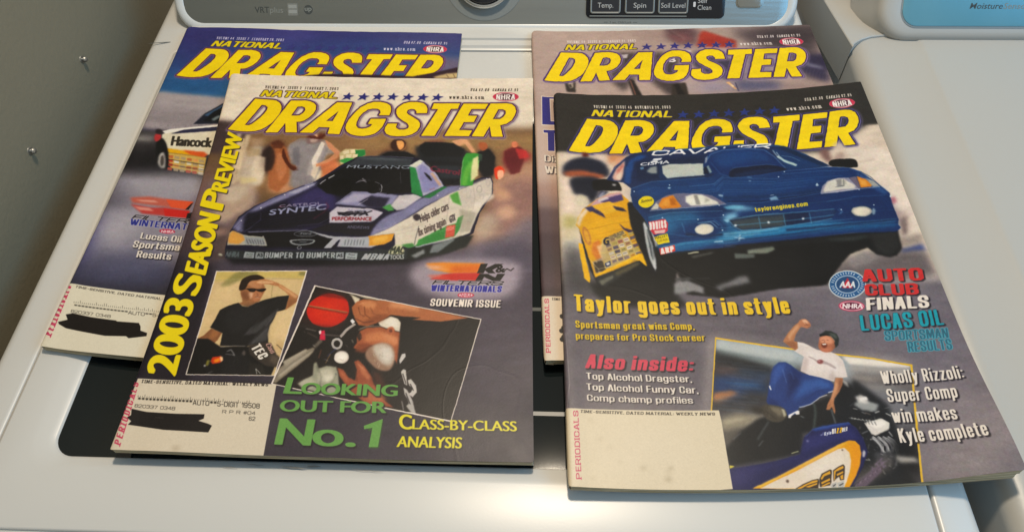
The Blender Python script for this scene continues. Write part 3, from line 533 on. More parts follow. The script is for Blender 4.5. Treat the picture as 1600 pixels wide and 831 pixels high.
T|9a94b0|0.2|0.9|0||0|0.1,0.1||70.09 203.49 33.82 4.04 -0.5 2.77|CASTROL
L|a03048|0.6|0.8|0|0.531|99.3,193 106.5,199.3 109.7,205.5 107,209.7
L|a03048|0.5|0.8|0|0.463|68.8,203.1 71.3,204.6 73.9,205.4
P|1b1826|0.4|1|0|||0|0|0,0|117.3,200.1 141.1,200.3 141.3,198.6 119.1,197.1
T|24222e|0.25|1|0||0|0.12,0.08||120.58 196.3 22.29 1 3.42 4.92|GTX
T|8a2c34|0.25|1|0||0|0.1,0.1||114.42 191.84 31.65 0.43 -0.22 3.4|PERFORMANCE
T|7a7aa0|0.2|1|0||0|0,0||125.27 201.95 18.85 -0.15 0.45 1.75|Advance Auto
T|70708a|0.25|1|0||0|0.06,0.06||127.62 184.34 17.25 -0.5 0.29 2.86|ANDREWS
P|b0b2bc|0.4|1|0|||0|0|0,0|95.8,181.1 118.1,176.1 138.1,175.9 147.3,176.9 154.1,169 148.6,165.9 122.1,166.4 123.8,173 114.3,174.3
P|b0b2bc|0.3|1|0|||0|0|0,0|118.3,174.4 123.6,174.6 117.7,165 111.8,164.8
E|9aa0a4|0.25|1|0.475|95.66|177.97|9.35|0.33|0.47|-2.79
E|30343a|0.2|1|0|95.66|177.97|5.88|0.21|0.27|-1.64
T|9aa0a8|0.2|1|0||0|0,0||91.79 177 8.01 0.28 0.3 2.16|Ford
P|8f9498|0.25|1|1|||0|0|0,0|84.7,171.6 103.2,172.6 101.3,168.2 88.9,166.9
P|20222a|0.2|1|1|||0|0|0,0|86.8,170.9 102,171.9 99.8,168.9 90,167.9
L|8c9296|0.3|1|0|0.587|92.3,170 97.6,170.2
E|b8bcc0|0.2|1|0.437|92.89|164.48|1.71|0.06|0.28|-1.6
P|a8a89c|0.3|1|0|||0|0|0,0|35.9,164.8 35.3,176.2 36.7,178.7 47,175.1 63.5,173.8 67.6,165.3 49.1,165.3
P|d09a50|0.6|1|0|||0|0|0,0|35.4,169.6 35.6,176.5 37.4,178.8 46.4,174.7 48.8,170.2 45,166 36.8,166.4
P|8e9498|0.4|1|0|||0|0|0,0|47.7,173.4 63.4,172.8 66.1,166 50.3,166.2
L|4a4c50|0.3|1|0|0.473|49.9,171.1 52.7,166.3
L|4a4c50|0.3|1|0|0.472|52.1,171 54.7,166.4
L|4a4c50|0.3|1|0|0.472|54.3,170.9 56.7,166.5
L|4a4c50|0.3|1|0|0.472|56.4,170.9 58.7,166.6
L|4a4c50|0.3|1|0|0.472|58.6,170.8 60.6,166.6
L|4a4c50|0.3|1|0|0.472|60.7,170.7 62.6,166.7
L|4a4c50|0.3|1|0|0.472|62.9,170.6 64.6,166.8
P|a8aeb6|0.3|1|0|||0|0|0,0|124.8,166.5 127.7,173.9 146.8,175.3 147.1,167.2
L|50525a|0.3|1|0|0.467|127.9,167.9 128.2,173.1
L|50525a|0.3|1|0|0.467|130.2,168 130.6,173.2
L|50525a|0.3|1|0|0.467|132.6,168 133,173.3
L|50525a|0.3|1|0|0.467|135,168.1 135.4,173.3
L|50525a|0.3|1|0|0.467|137.4,168.2 137.7,173.4
L|50525a|0.3|1|0|0.467|139.7,168.3 140.1,173.5
L|50525a|0.3|1|0|0.467|142.1,168.3 142.5,173.5
P|d89a40|0.35|1|0|||0|0|0,0|146.2,175.3 145.2,176.9 165.5,179.9 164.2,173.3 158,169.1 146.3,167.5 147.1,167.2
P|f0c060|0.8|0.7|0|||0|0|0,0|149.4,175.4 161,178.1 159,172.3 150,169.7
P|2c3236|0.5|1|0|||0|0|0,0|35.4,161.2 50.3,160.2 148.9,163 151.9,165.4 165.1,164.4 176.8,165.5 183.7,160.9 177.7,156 145.4,153.6 150,154.5 38.8,152.1
P|c4c4a0|0.4|1|0|||0|0|0,0|162.6,162.8 167.2,169.3 171.8,169.4 175,163.9 174.9,160.7 162.9,160.4
T|a4acb0|0.18|1|0||0|0.13,0.1|g|67.51 153.94 54.63 1.63 -0.44 5.39|BUMPER TO BUMPER
T|aab0b4|0.18|1|0||0|0.17,0.12|g|142.13 154.6 20.67 0.56 2.54 5.77|MBNA
T|3a4238|0.2|1|0||0|0.1,0.06||163.89 160.88 10.92 0.58 0.87 6.75|MAC
T|c8ccc8|0.15|1|0||0|0.08,0.06||164.46 155.51 10.58 0.89 -0.14 3.79|TOOLS
P|9aa2a6|0.2|1|0|||0|0|0,0|51.5,159.3 58.8,158.8 59.5,153.3 51.5,153.6
P|8a9296|0.2|1|0|||0|0|0,0|59.9,158.9 65.8,159.1 66.9,153.6 60.5,153.3
P|9aa2a6|0.2|1|0|||0|0|0,0|122.3,161 128.2,161.2 128.7,155.1 122.8,155
P|9aa2a6|0.2|1|0|||0|0|0,0|129.8,160.9 139,160.8 139,154.8 129.8,154.9
T|2c3236|0.1|1|0||0|0,0||52.88 156.2 5.19 -0.1 0.05 1.59|AUTO
T|2c3236|0.1|1|0||0|0,0||52.9 154.3 5.31 -0.1 -0.01 1.27|GUARD
T|2c3236|0.1|1|0||0|0.1,0.1||61.75 154.98 3.93 0.16 -0.6 2.84|A3
T|2c3236|0.1|1|0||0|0.1,0.1||123.82 156.57 3.91 0.12 -0.46 3.16|AS
T|2c3236|0.1|1|0||0|0,0||131.82 158.41 5.24 -0 0.17 1.6|Auto
T|2c3236|0.1|1|0||0|0,0||131.52 155.86 6.27 0.03 0.04 1.58|Value
T|5f6a70|0.2|1|0||0|0.1,0.05||37.09 153.93 10.31 0.13 0.47 4.79|NHRA
P|c0c0b0|0.4|1|0|||0|0|0,0|30.6,156.2 33.1,156.6 34.9,154.8 32.3,154.7
P|1e2422|0.7|1|0|||0|0|0,0|176.8,165.5 183.1,168.1 198.7,170 216.7,178.4 227.2,179.4 222.4,168.8 207.1,162.1 184.2,156.1 177.7,156
P|767e80|0.6|1|0|||0|0|0,0|194.1,161.9 196.1,169.9 212.8,176.7 212.9,174.3 200.6,162.8
P|a0a4a6|0.7|0.8|0|||0|0|0,0|180,159.2 189.9,165.8 190.8,161.8 184.1,157.2
P|9aa0a4|0.3|1|0|||0|0|0,0|183.1,168.1 211.5,176.7 211.5,175.7 183.2,166.8
P|4c8a4a|0.5|1|0|||0|0|0,0|171.8,169.4 180.2,171.2 183.1,168.1 177.4,166
W|0.09|3|0.028
P|7c7890|0.5|1|0|||0|0|0,0|111.3,337.5 112.2,333.7 115.9,333.4 112.6,331.2 112.8,327.7 109.9,329.7 105.5,327.5 108.1,331.2 106,333.6 109.6,333.8
P|2c2c7c|0.12|1|0|||0|0|0,0|110.9,337.9 111.8,334.2 115.5,333.8 112.2,331.7 112.4,328.2 109.5,330.1 105,327.9 107.7,331.7 105.6,334 109.2,334.2
P|7c7890|0.5|1|0|||0|0|0,0|125.1,337.4 126,333.7 129.7,333.3 126.3,331.2 126.5,327.7 123.6,329.6 119.2,327.5 121.9,331.2 119.8,333.6 123.4,333.8
P|2c2c7c|0.12|1|0|||0|0|0,0|124.7,337.8 125.5,334.1 129.3,333.7 125.9,331.6 126.1,328.1 123.2,330.1 118.8,327.9 121.4,331.6 119.4,334 123,334.2
P|7c7890|0.5|1|0|||0|0|0,0|138.2,337.7 139,334 142.7,333.6 139.4,331.5 139.5,328 136.6,330 132.2,327.8 134.9,331.5 132.9,333.9 136.4,334.1
P|2c2c7c|0.12|1|0|||0|0|0,0|137.8,338.2 138.6,334.4 142.3,334 139,331.9 139.1,328.4 136.2,330.4 131.8,328.3 134.5,331.9 132.4,334.3 136,334.5
P|7c7890|0.5|1|0|||0|0|0,0|151.1,337.8 151.9,334.1 155.6,333.7 152.2,331.6 152.4,328.1 149.5,330.1 145.1,327.9 147.8,331.6 145.8,334 149.3,334.2
P|2c2c7c|0.12|1|0|||0|0|0,0|150.7,338.3 151.5,334.5 155.2,334.1 151.8,332 152,328.5 149.1,330.5 144.7,328.4 147.4,332 145.4,334.5 148.9,334.6
P|7c7890|0.5|1|0|||0|0|0,0|164.6,337.7 165.4,334 169.1,333.6 165.7,331.5 165.8,328 163,330 158.5,327.9 161.3,331.5 159.3,333.9 162.8,334.1
P|2c2c7c|0.12|1|0|||0|0|0,0|164.2,338.1 165,334.4 168.7,334 165.3,331.9 165.4,328.4 162.6,330.4 158.1,328.3 160.9,332 158.9,334.4 162.4,334.5
P|7c7890|0.5|1|0|||0|0|0,0|177.8,337.6 178.6,333.9 182.3,333.5 178.9,331.4 179,327.9 176.1,329.9 171.7,327.8 174.4,331.5 172.4,333.9 176,334
P|2c2c7c|0.12|1|0|||0|0|0,0|177.4,338.1 178.2,334.3 181.9,333.9 178.5,331.8 178.6,328.4 175.7,330.4 171.3,328.2 174,331.9 172.1,334.3 175.6,334.5
P|7c7890|0.5|1|0|||0|0|0,0|190.7,337.7 191.4,334 195.1,333.5 191.7,331.4 191.7,328 188.9,330 184.4,327.9 187.2,331.5 185.3,334 188.8,334.1
P|2c2c7c|0.12|1|0|||0|0|0,0|190.3,338.1 191,334.4 194.7,334 191.3,331.9 191.3,328.4 188.5,330.4 184,328.3 186.8,332 184.9,334.4 188.5,334.5
T|e0cc38|0|1|0|5a4038|0.85|0.17,0.11|g|31.41 329.91 69.02 -0.5 3.11 8.21|NATIONAL
M|52284c|b0a0b4|6a4868
T|4a4038|0|1|0||0|0.07,0.06|s|34.56 340.25 66.41 0.14 0.03 3.64|VOLUME 44   ISSUE 2   FEBRUARY 7, 2003
T|4a4038|0|1|0||0|0.07,0.06|s|218.03 341.01 42.21 -0.1 0.42 3.67|USA $2.00   CANADA $2.95
T|4a4038|0|1|0||0|0.07,0.06|s|199.92 331 30.86 -0.27 -0.24 4.52|www.nhra.com
E|c8506a|0.1|1|0|249.28|333.83|11.52|-0.05|0.13|-5.85
E|e8dfd8|0.1|1|0.733|249.28|333.83|10.01|-0.04|0.11|-4.97
E|5a2838|0.12|1|0|249.28|333.83|7.28|-0.03|0.1|-4.43
P|c8384e|0.15|1|0|||0|0|0,0|238.3,334.3 241,338.3 241.6,337 240.2,333.9 241.8,330.8 241.2,329.9
P|c8384e|0.15|1|0|||0|0|0,0|260.2,333.8 257.4,337.8 256.8,336.5 258.4,333.3 256.9,330.7 257.5,329.5
T|f0ece6|0|1|0|4a2430|0.12|0.12,0.1|g|240.87 330.49 16.65 -0.24 0.13 6.4|NHRA
P|211b26|1.5|1|0|||0|0|0,0|-1.3,147.8 13.2,146.1 37.9,50.4 90.9,49.5 98.7,-4 -5.4,-7.8 4.6,51 -2,129.2
P|241e28|2.5|1|0|||0|0|0,0|0.5,52.7 -2.6,152.5 30.8,145.2 36,52.3
P|3a3038|4|0.7|0|||0|0|0,0|-4.3,140.6 0.2,196.3 28.7,154 29.1,142.2
P|b9adb8|3.2|0.75|1|||0|0|0,0|180.6,144.4 199.1,156.6 257.7,155.7 263.6,137.3 253.4,123.1 220.6,119.8 191.7,127.6
P|e08a3a|0.7|1|0|||0|0|0,0|192.2,152.6 205.1,153.8 237,153.4 231.4,144.5 211.6,143.9 197.6,147
P|d8602c|1.6|0.7|0|||0|0|0,0|211.3,150.1 235,151.9 231.4,144.3 211.6,143.9
P|cc3a34|0.5|1|0|||0|0|0,0|196.2,138.4 205.8,142.9 213.6,144 234.3,144.8 231.6,137.2 206.1,137.7
P|e6b494|0.8|0.8|0|||0|0|0,0|191.3,151.1 208.3,150.5 201.4,149 211.4,147.2 195.6,147.4
P|d87060|0.8|0.8|0|||0|0|0,0|194,141.7 207.7,143.4 203,140.9 211.9,139.7 198.1,139.4
P|26221f|0.15|1|0|||0|0|0,0|234,152.9 239.4,153 237.5,148.6 244.9,153 251.3,153.1 242.7,147.3 245.5,144.5 240.2,144.4 237.6,147.2 236.3,144.3 231.4,144.3
P|26221f|0.15|1|0|||0|0|0,0|233.4,143.8 239.7,143.9 245.3,140.7 246.7,144 252.6,144.1 248.9,137.5 243.8,137.4 237,141.1 235.2,137.3 230.1,137.2
T|26221f|0|1|0||0|0.1,0.08||245.53 145.42 6.7 0.09 0.23 6.67|&
L|26221f|0.2|1|0|0.776|250.6,145.5 253.9,148.8 256.9,147 259.3,149.4
T|1f1d22|0|1|0|b8b0b8|0.35|0.17,0.12|g|198.16 133.81 52.13 -0 2.47 3.78|FILTERS
T|3434a0|0|1|0|c8c4d0|0.35|0.15,0.1|g|197.64 127.8 52.59 0.04 0.56 5.54|WINTERNATIONALS
E|c23a50|0.15|1|0|224.01|124.9|6.18|0.11|0.11|-2.27
E|f0dce0|0.15|1|0|224.01|124.9|5.02|0.09|0.08|-1.59
T|b03048|0|1|0||0|0.06,0.03||220.22 123.47 7.72 0.14 0.24 2.73|NHRA
T|f0e6da|0|1|1||0|0.13,0.1|g|198.03 115.14 51.7 -0.58 0.48 6.3|SOUVENIR ISSUE
P|ece4da|0.12|1|0|||0|0|0,0|33.4,140.5 102.9,143.7 95.9,55.9 34.1,54.3
C|34.1,139.9 101.9,143 95.3,56.4 34.7,54.9
P|d2b98a|0|1|0|||0|0|0,0|31.3,142.3 105.3,145.2 97.4,55 34.6,52.6
P|c8b468|0.8|0.8|0|||0|0|0,0|32.3,140.4 103.5,143.2 103.2,135.4 76.5,136.4 34.7,130.8
P|7c7a48|1|0.7|1|||0|0|0,0|50.4,140.5 64.6,141.1 64.3,137.2 55.1,134.3 45.1,126.2 40.2,128.5
P|6c6c40|0.8|0.7|0|||0|0|0,0|97.1,142.3 103.6,142.5 103.2,138.6 96.6,139
P|dcc394|2|0.8|0|||0|0|0,0|35.4,125.8 56.3,129.2 57.6,114.3 41.6,101.6 36.9,83.8 33.4,93
P|dfc79a|2|0.8|0|||0|0|0,0|86.7,106.9 101.9,116 100.9,77.1 89.8,72.2
P|c0a070|1.5|0.6|0|||0|0|0,0|91.5,83.6 100.1,81.6 99.7,68.1 90.9,76.8
L|a8a07c|0.25|1|0|0.351|32.8,131.8 53,134.2
L|a89c78|0.25|1|0|0.411|72.4,135.2 103.9,136.1
L|9c8c60|0.3|1|0|0.465|79.1,129.9 80,118.9
L|b8a478|0.6|0.6|0|0.284|36.7,112.2 53.3,114.2
P|8c5c3c|0.3|1|0|||0|0|0,0|42.2,91.2 51.2,87.9 49.3,82 45.9,77.3 43.5,80.6 34.2,82.3 38.5,85.6
P|a87048|0.8|0.8|0|||0|0|0,0|43.5,90.5 49.2,88.4 46.4,83.1 43.2,83.5
L|d8b088|0.3|0.6|0|0.327|51,87.3 50.3,82.1
P|9c6c48|0.4|1|0|||0|0|0,0|56.9,121.7 59.7,114.4 56.9,112.5 64.9,110 72.2,115.5 72.4,119.8 70.2,124.7
P|19181a|0.3|1|0|||0|0|0,0|41.2,91.9 43.3,99.3 44.6,106.5 49.9,110.6 56.9,113.3 60.6,110.5 64.9,110 70.4,114.2 76.2,116.9 84.1,119.7 93.2,121.2 93.9,114.5 92.6,109 86.7,106.9 86.1,102.1 84,94.9 83.6,89.1 85.9,81.1 72.2,78.4 70.4,77.4 51.9,77.6 51.6,87.6
P|2a2a2c|2|0.6|1|||0|0|0,0|50.9,106.8 58.7,109.5 70.8,112.4 76.8,113.9 74.9,102.9 67,92 58.6,88.2 51.4,96.1
P|4c4c4e|0.7|0.8|0|||0|0|0,0|86.3,108.7 87.7,110 84,99.7 76,88.8 66.3,86.1 70.1,92.1 79.6,100.7
P|58585a|0.9|0.7|0|||0|0|0,0|85.6,102.1 83.7,93.8 84.9,83.4 76,79.6 71.2,78.3 78,88.9
L|7c7c7c|0.3|0.7|0|0.338|87.2,109.6 86.2,104.5 80.9,94.8
L|6c6c6e|0.4|0.7|0|0.329|82.9,92.6 74.7,80.7
L|5c5c5e|0.5|0.6|0|0.334|77,103 68.8,88.5
L|161618|0.5|0.7|0|0.441|84.5,97.3 76.7,85.4
L|161618|0.5|0.7|0|0.443|78.8,99.5 71.4,91
P|a06c48|0.35|1|1|||0|0|0,0|54.4,127.9 55.6,132.4 60.5,134.5 68.4,133.5 72.4,129.9 74.3,124.9 72.9,119.9 70.2,114.8 64.8,115.2 58.8,118.1 56.1,122.9
P|c08a64|0.8|0.8|1|||0|0|0,0|58.9,131.9 66.2,133.4 71,131.1 70.8,127.3 64.3,127
P|c89878|0.5|1|1|||0|0|0,0|62.2,121.9 65.3,122.7 66.3,118.4 64.4,117.1
P|e0b494|0.4|1|1|||0|0|0,0|64,121.4 66.5,122.1 66.5,119.6 65.1,118.9
P|b87c58|0.5|0.9|1|||0|0|0,0|66.2,123.3 71.7,122.9 72.6,118.6 70.1,115.4 66.7,116.5
P|7c4c34|0.9|0.7|1|||0|0|0,0|57.2,123 62.2,121.9 63.6,115.8 59,117.5
L|5c3020|0.25|1|0|0.343|68.1,118.7 71.7,119.1
L|e8d8cc|0.15|1|0|0.229|68.6,118.2 71.3,118.6
L|8a5840|0.3|1|0|0.46|68.6,122.2 70.1,120.4 69.2,119.7
P|2a1c14|0.3|1|1|||0|0|0,0|54.1,129.1 54.8,133.6 58.9,137 65.2,138.3 69.9,136.8 71.6,134.7 66.2,133.7 62,132.6 60.3,130.7 59.5,126.8 58.4,124.9 56.1,124.2 54.7,124.8
L|4c3828|0.4|0.8|0|0.352|57.3,134.3 62.3,136.5 67.8,136
P|1c1210|0.2|1|1|||0|0|0,0|60.3,125.6 65.6,126.1 67.9,125.7 74.2,126.4 74.5,124.9 72.6,123.6 69.4,123.7 67.6,124.6 66.2,123.3 63.6,123.2 61.7,124.4
L|1c1210|0.15|1|0|0.347|57.2,125.2 61.5,125.4
L|8c6858|0.15|1|0|0.231|63.9,125 65.9,125.1
P|b88058|0.3|1|1|||0|0|0,0|64.3,131.3 68.3,133.8 72.5,134.7 81.7,132.1 84.2,130.3 82.3,128.7 77.8,129.8 73.4,130.2 69.2,129.5 65.9,129.9
P|e0b488|0.35|1|1|||0|0|0,0|66.5,131.9 72.7,133.4 79.5,132 75.4,131 69,130.7
L|8c5838|0.2|1|0|0.234|70.6,133 77.2,132.6
L|8c5838|0.2|1|0|0.233|69.8,131.7 77.6,130.8
P|a87048|0.3|1|0|||0|0|0,0|81.8,131.5 86.4,129.8 93.8,125 101.1,120.3 101.9,118.5 98.9,114.7 92.7,108.4 92.8,114.4 93.3,120.6 89.7,124.2 83.5,128.4
P|d8a87c|0.6|0.9|0|||0|0|0,0|83,130.9 91.4,126.2 100,120.2 98.1,118.9 92,123.1 84.5,128.4
P|8c5c3c|0.8|0.7|0|||0|0|0,0|94.1,117.6 100.6,117.2 93.5,109.6 93.7,114.5
P|0c0b0d|0.4|1|0|||0|0|0,0|34.4,82.6 42.4,82.7 52.1,77 71.3,77.8 80.8,76.4 95,66.9 93.2,56.4 34.5,54.5 33.6,70.1
P|1a1a1e|1.5|0.8|0|||0|0|0,0|53.7,70.9 69.2,73.7 78,66.3 77.3,56.4 58.6,55.7
P|3c342e|0.4|1|0|||0|0|0,0|72.2,78.4 83.7,81.6 87.9,81.2 93.8,72.4 97.5,69.2 95.9,62.5 87.7,63.3 80.8,67.5 74.7,71.7
P|6a5c50|1|0.7|0|||0|0|0,0|89.8,72.2 96.3,70.2 95.6,63.6 90,66.7
P|d8b890|0.3|0|0|||0|0|0,0|87.9,81.2 92.2,80.2 98.6,73.7 96,71.3 91.3,74.5
L|b8b4ac|0.3|1|0|0.374|52.7,76.5 61.1,77.9 70.2,78.1
L|a8a8a8|0.4|1|0|0.638|58.1,73.3 60.8,74.8 64.5,70.2
L|c8c8c8|0.3|1|0|0.265|57.6,71.3 63.8,70.7
E|5a5450|0.5|1|0|70.47|72.66|1.41|0.05|0.47|-2
P|c83c20|0.3|1|0|||0|0|0,0|48.6,65.1 49.2,68.5 55,69.6 57,66.6 55.4,64.3 50.6,63.2
P|e88c30|0.5|1|0|||0|0|0,0|50.8,66.3 54.4,68.1 55.1,65.4 51.9,64.2
P|f0d0a0|0.4|1|0|||0|0|0,0|54.2,68.9 56.4,69 57,66.6 56.2,64.9
P|a8a040|0.5|0.8|0|||0|0|0,0|45.8,66.1 48.3,66.2 48,61.8 46,61.7
E|b8b4b0|0.4|1|0|45.5|61.72|0.8|0.03|0.24|-0.87
T|e8e4dc|0.05|1|0||0|0.15,0.11|g|74.02 77.06 8.74 -9.52 5.76 3.85|TEC
T|d8a8a0|0.15|1|0||0|0.12,0.08|g|84.08 79.93 5.59 -7.13 3.4 1.26|Cas
L|0c0b0d|0.3|1|0|0.322|92.2,80.2 98.4,74.8
L|e0c8a8|0.5|1|0|0.423|93.8,72.4 96.6,73.6
P|24221f|0.5|1|0|||0|0|0,0|76.3,65.1 85.5,64.3 89.1,56.8 77.3,56.4
L|e8e8e4|0.2|1|0|0.312|81.7,60.9 83.2,56.8
L|e8e8e4|0.2|1|0|0.312|81.7,60.9 85.6,57.2
L|c8c4c0|0.6|1|0|0.413|49.1,55.9 52.1,57.8
L|3a3a40|0.3|0.7|0|0.212|31.6,70 33.2,69.4
L|3a3a40|0.3|0.7|0|0.21|35.6,65 36.7,66.1
L|3a3a40|0.3|0.7|0|0.208|39.7,60 40.3,62.8
L|3a3a40|0.3|0.7|0|0.211|40,68 43.8,59.6
L|3a3a40|0.3|0.7|0|0.209|44,63 43.7,69.4
L|3a3a40|0.3|0.7|0|0.207|48,58 47.2,66.1
L|3a3a40|0.3|0.7|0|0.21|48.5,66 50.7,62.8
L|3a3a40|0.3|0.7|0|0.208|52.4,61 54.2,59.6
L|3a3a40|0.3|0.7|0|0.211|52.9,69.1 54.3,69.4
L|3a3a40|0.3|0.7|0|0.209|56.8,64 57.7,66.1
L|3a3a40|0.3|0.7|0|0.207|60.7,59 61.2,62.8
L|3a3a40|0.3|0.7|0|0.21|61.3,67.1 64.6,59.5
L|3a3a40|0.3|0.7|0|0.208|65.2,62 64.8,69.3
L|3a3a40|0.3|0.7|0|0.211|65.8,70.1 68.2,66
C|
P|e8dfd4|0.1|1|0|||0|0|0,0|110.4,130.7 236.3,104.9 219.1,26.2 94.4,49.9
C|111.5,129.6 235.4,104.4 218.7,27.3 95.6,50.3
P|1c1514|0|1|0|||0|0|0,0|110.4,130.7 236.3,104.9 219.1,26.2 94.4,49.9
P|d8d0b8|0.6|1|0|||0|0|0,0|137.3,124.9 151.2,120.2 189.2,115.3 189,118.2 132.4,128.5
P|dcd4bc|0.5|1|0|||0|0|0,0|137.4,124.2 146.2,120 144.7,112.7 141.4,118.4
P|2c1c1a|0.6|1|0|||0|0|0,0|112.9,127.1 121,128.1 132.7,126.3 139.6,122 143,115.5 141.3,109.7 135.4,91.2 114,94.7 104.7,98.6 106.8,114.4
P|55463c|0.8|0.8|0|||0|0|0,0|103.7,97.2 113.8,95.8 134.9,94.7 133,91.2 105.6,93.7
P|cc2a20|0.3|1|1|||0|0|0,0|109,105.8 108.6,111.6 111.3,117.5 116.9,121.8 124.2,123.5 132.1,121.4 137.1,117.6 139.4,110.4 138.4,103.9 134.3,98.9 127.4,95.4 119.9,96 113.9,98.9
P|dc3c28|3|0.6|1|||0|0|0,0|111.8,107.4 118.8,117.7 131.4,118.1 135.8,105.3 124.3,99.3
P|7c1812|0.7|0.8|0|||0|0|0,0|114.4,122 121.6,124.4 133.3,121.8 137.6,118.3 128.5,120.2 120.9,120.7
L|7c5c38|0.25|1|0|0.805|109,112.6 138.5,107.9
L|c8a070|0.2|1|0|0.269|109.3,113 138.4,108.5
L|3c1410|0.2|1|0|0.268|109.2,111.6 138,106.8
P|181312|2|1|0|||0|0|0,0|97.6,97 144.9,92.9 147.4,75.3 142.6,59.5 129,56.5 101.1,55.6 97.5,50.3 94.9,51.5
P|8a8070|0.5|1|0|||0|0|0,0|94.9,51.5 94.7,57.9 105,71.3 118,79.1 120,77.8 116.9,71.7 107.1,60.9 97.5,50.3
P|b0a898|0.8|0.9|0|||0|0|0,0|97.2,57.3 106.8,68.1 117.8,77.1 119.2,75.8 108.7,64.9 98.9,54.8
L|4a443c|0.6|0.8|0|0.609|95.5,54.1 106,66.1 118.3,77.1
P|a09888|0.5|1|0|||0|0|0,0|98.7,67.1 113.4,77.6 114.9,76.3 101.8,63.3
L|d0c8b8|0.5|0.6|0|0.373|100.1,65.9 113.6,76.7
P|6a6258|0.5|1|0|||0|0|0,0|117.9,79.8 122.7,86.7 124.4,84 120,77.8
P|9a9a88|0.5|1|0|||0|0|0,0|120.8,66.6 122.6,67.9 125,62.8 130,64.9 137.1,64.5 139.1,59.4 142.3,46.8 140.5,43 131.2,43.9 116.7,47.2 112.5,50.9 121.8,57.5
P|d0ccb8|1.2|0.8|0|||0|0|0,0|125.8,61.5 133.8,63.1 137.8,56.8 133.2,52.8 126,53.8
P|c4c0ac|1|0.8|0|||0|0|0,0|112.4,51.5 120.9,56.2 125.3,51.3 121.3,47.4
L|4c4c44|0.6|0.8|0|0.496|122.8,65.3 127.9,56.4 128,48.8
L|5c5c50|0.6|0.8|0|0.484|135.7,51.6 138,59.3
P|e8e4d4|0.9|0.7|0|||0|0|0,0|129,56.5 134.6,58.6 136.3,54.8 132,52.7
P|d02848|0.3|1|0|||0|0|0,0|121.2,92.2 124.4,93 126.1,84.8 121.8,85.3
P|f0d8d8|0.2|1|0|||0|0|0,0|120,91.9 121.7,92.9 122.2,90.1 120.8,89.4
L|a09890|0.4|1|0|0.521|110.5,93.9 118.2,92.1
L|887c74|0.5|1|0|0.646|123.5,89.5 135.8,88.5
L|645850|0.5|1|0|0.647|112.3,90.5 120.3,86.6
L|b0a8a0|0.25|1|0|1.672|136.5,87.8 140,93.5 145.4,98.5
L|e0dcd8|0.2|1|0|0.387|135.8,88.8 139.3,94.1 144.7,99.2
E|b4b0ac|0.2|1|1.785|134.72|82.33|4.09|0.13|0.69|-4.44
L|ece8e4|0.15|1|0|0.32|130.9,84.9 133.1,86.5 136.2,86
P|e8e8e8|0.2|1|0|||0|0|0,0|141.5,101.2 142.9,102.9 145.1,100.6 143.5,98.4
E|c8c0b8|0.25|1|0|139.56|71.9|5.1|1.19|1.53|-4.9
E|ece6dc|0.3|1|0|139.32|71.9|4.42|1.03|1.29|-4.13
P|fcf8f0|0.9|0.8|0|||0|0|0,0|136.3,73.7 140.3,75.1 142.6,71.2 138.8,69.1
L|2c3a7c|0.3|1|0|0.507|134.4,78.3 129.4,72.1
L|c8a068|0.3|1|0|0.377|131.4,74.2 129.1,66.8
L|a89c98|0.3|1|0|0.442|135.2,77 142.5,76.5
L|c86c4c|0.4|1|0|0.38|124.3,77.3 123.7,70.6
L|b8b0a0|0.4|1|0|0.513|144.7,86 146.3,83.4
L|9a9088|0.25|0.8|0|0.311|109.6,91.8 110.6,90.4
L|4c3c34|0.25|0.8|0|0.306|119,80.8 120.9,79.5
L|d0c8c0|0.25|0.8|0|0.3|128.2,70 131,68.7
L|3c4468|0.25|0.8|0|0.294|137.1,59.4 138,58.2
L|9a9088|0.25|0.8|0|0.305|141,81.6 142.9,80.3
L|4c3c34|0.25|0.8|0|0.3|116.7,69.7 119.5,68.5
L|d0c8c0|0.25|0.8|0|0.294|125.8,59.2 126.7,57.9
L|3c4468|0.25|0.8|0|0.306|129.3,81.4 131.2,80.1
L|9a9088|0.25|0.8|0|0.3|138.3,70.5 141.1,69.3
L|4c3c34|0.25|0.8|0|0.294|147.1,60 148,58.7
L|d0c8c0|0.25|0.8|0|0.306|117.6,81.1 119.6,79.8
L|3c4468|0.25|0.8|0|0.3|126.8,70.3 129.6,69.1
P|ded6c4|0.4|1|0|||0|0|0,0|161.7,100.4 170.3,105.5 175.4,104.2 178.2,100.8 178.4,93.1 171.5,95 163.9,97.3
P|f0ece0|1|0.7|0|||0|0|0,0|165.8,101.9 171.7,104.9 176.2,102.2 176.2,96.6 170,97.8
P|a85c3c|0.4|1|0|||0|0|0,0|148.1,87.5 149.8,93.1 154.3,96 164,96.9 171.6,94.3 179.7,92.5 180.8,87 180.1,76.2 179,69.6 179.3,67 173.6,76.1 165.7,82.6 158.5,81.7 151.8,78.1 146.8,79.3 148.7,83.4
P|cc8258|1.4|0.9|0|||0|0|0,0|152.6,90.4 161.9,93.4 174.4,91 178.7,84.3 175.4,81.5 162.9,85.2 154.7,83.6
P|d8946c|1|0.7|0|||0|0|0,0|164.5,92.1 177.1,88.3 177.6,82.9 170,86.7
P|8c4830|0.8|0.8|0|||0|0|0,0|148.9,82.1 155.9,83.6 161,81.1 154.6,75.5 148.4,76.7
P|b86848|0.4|1|1|||0|0|0,0|169,95.7 172.5,97.2 174.7,93.7 171.9,90.9 170,92.2
P|6c3424|0.3|0.8|1|||0|0|0,0|170.3,94.7 172.1,95.3 172.9,93 171.2,92.5
L|6c6258|0.4|1|0|1.168|148.5,93.7 154.1,97.1 163.9,97.3
L|9c9484|0.3|0.8|0|0.52|149.5,95.1 158.9,98.2
P|3c2820|0.3|1|0|||0|0|0,0|147.9,88.9 150,91.7 151.3,86.2 149.6,85.5
L|2c1c18|0.25|1|0|0.388|150,91.7 151.7,87.6 149.7,84.8
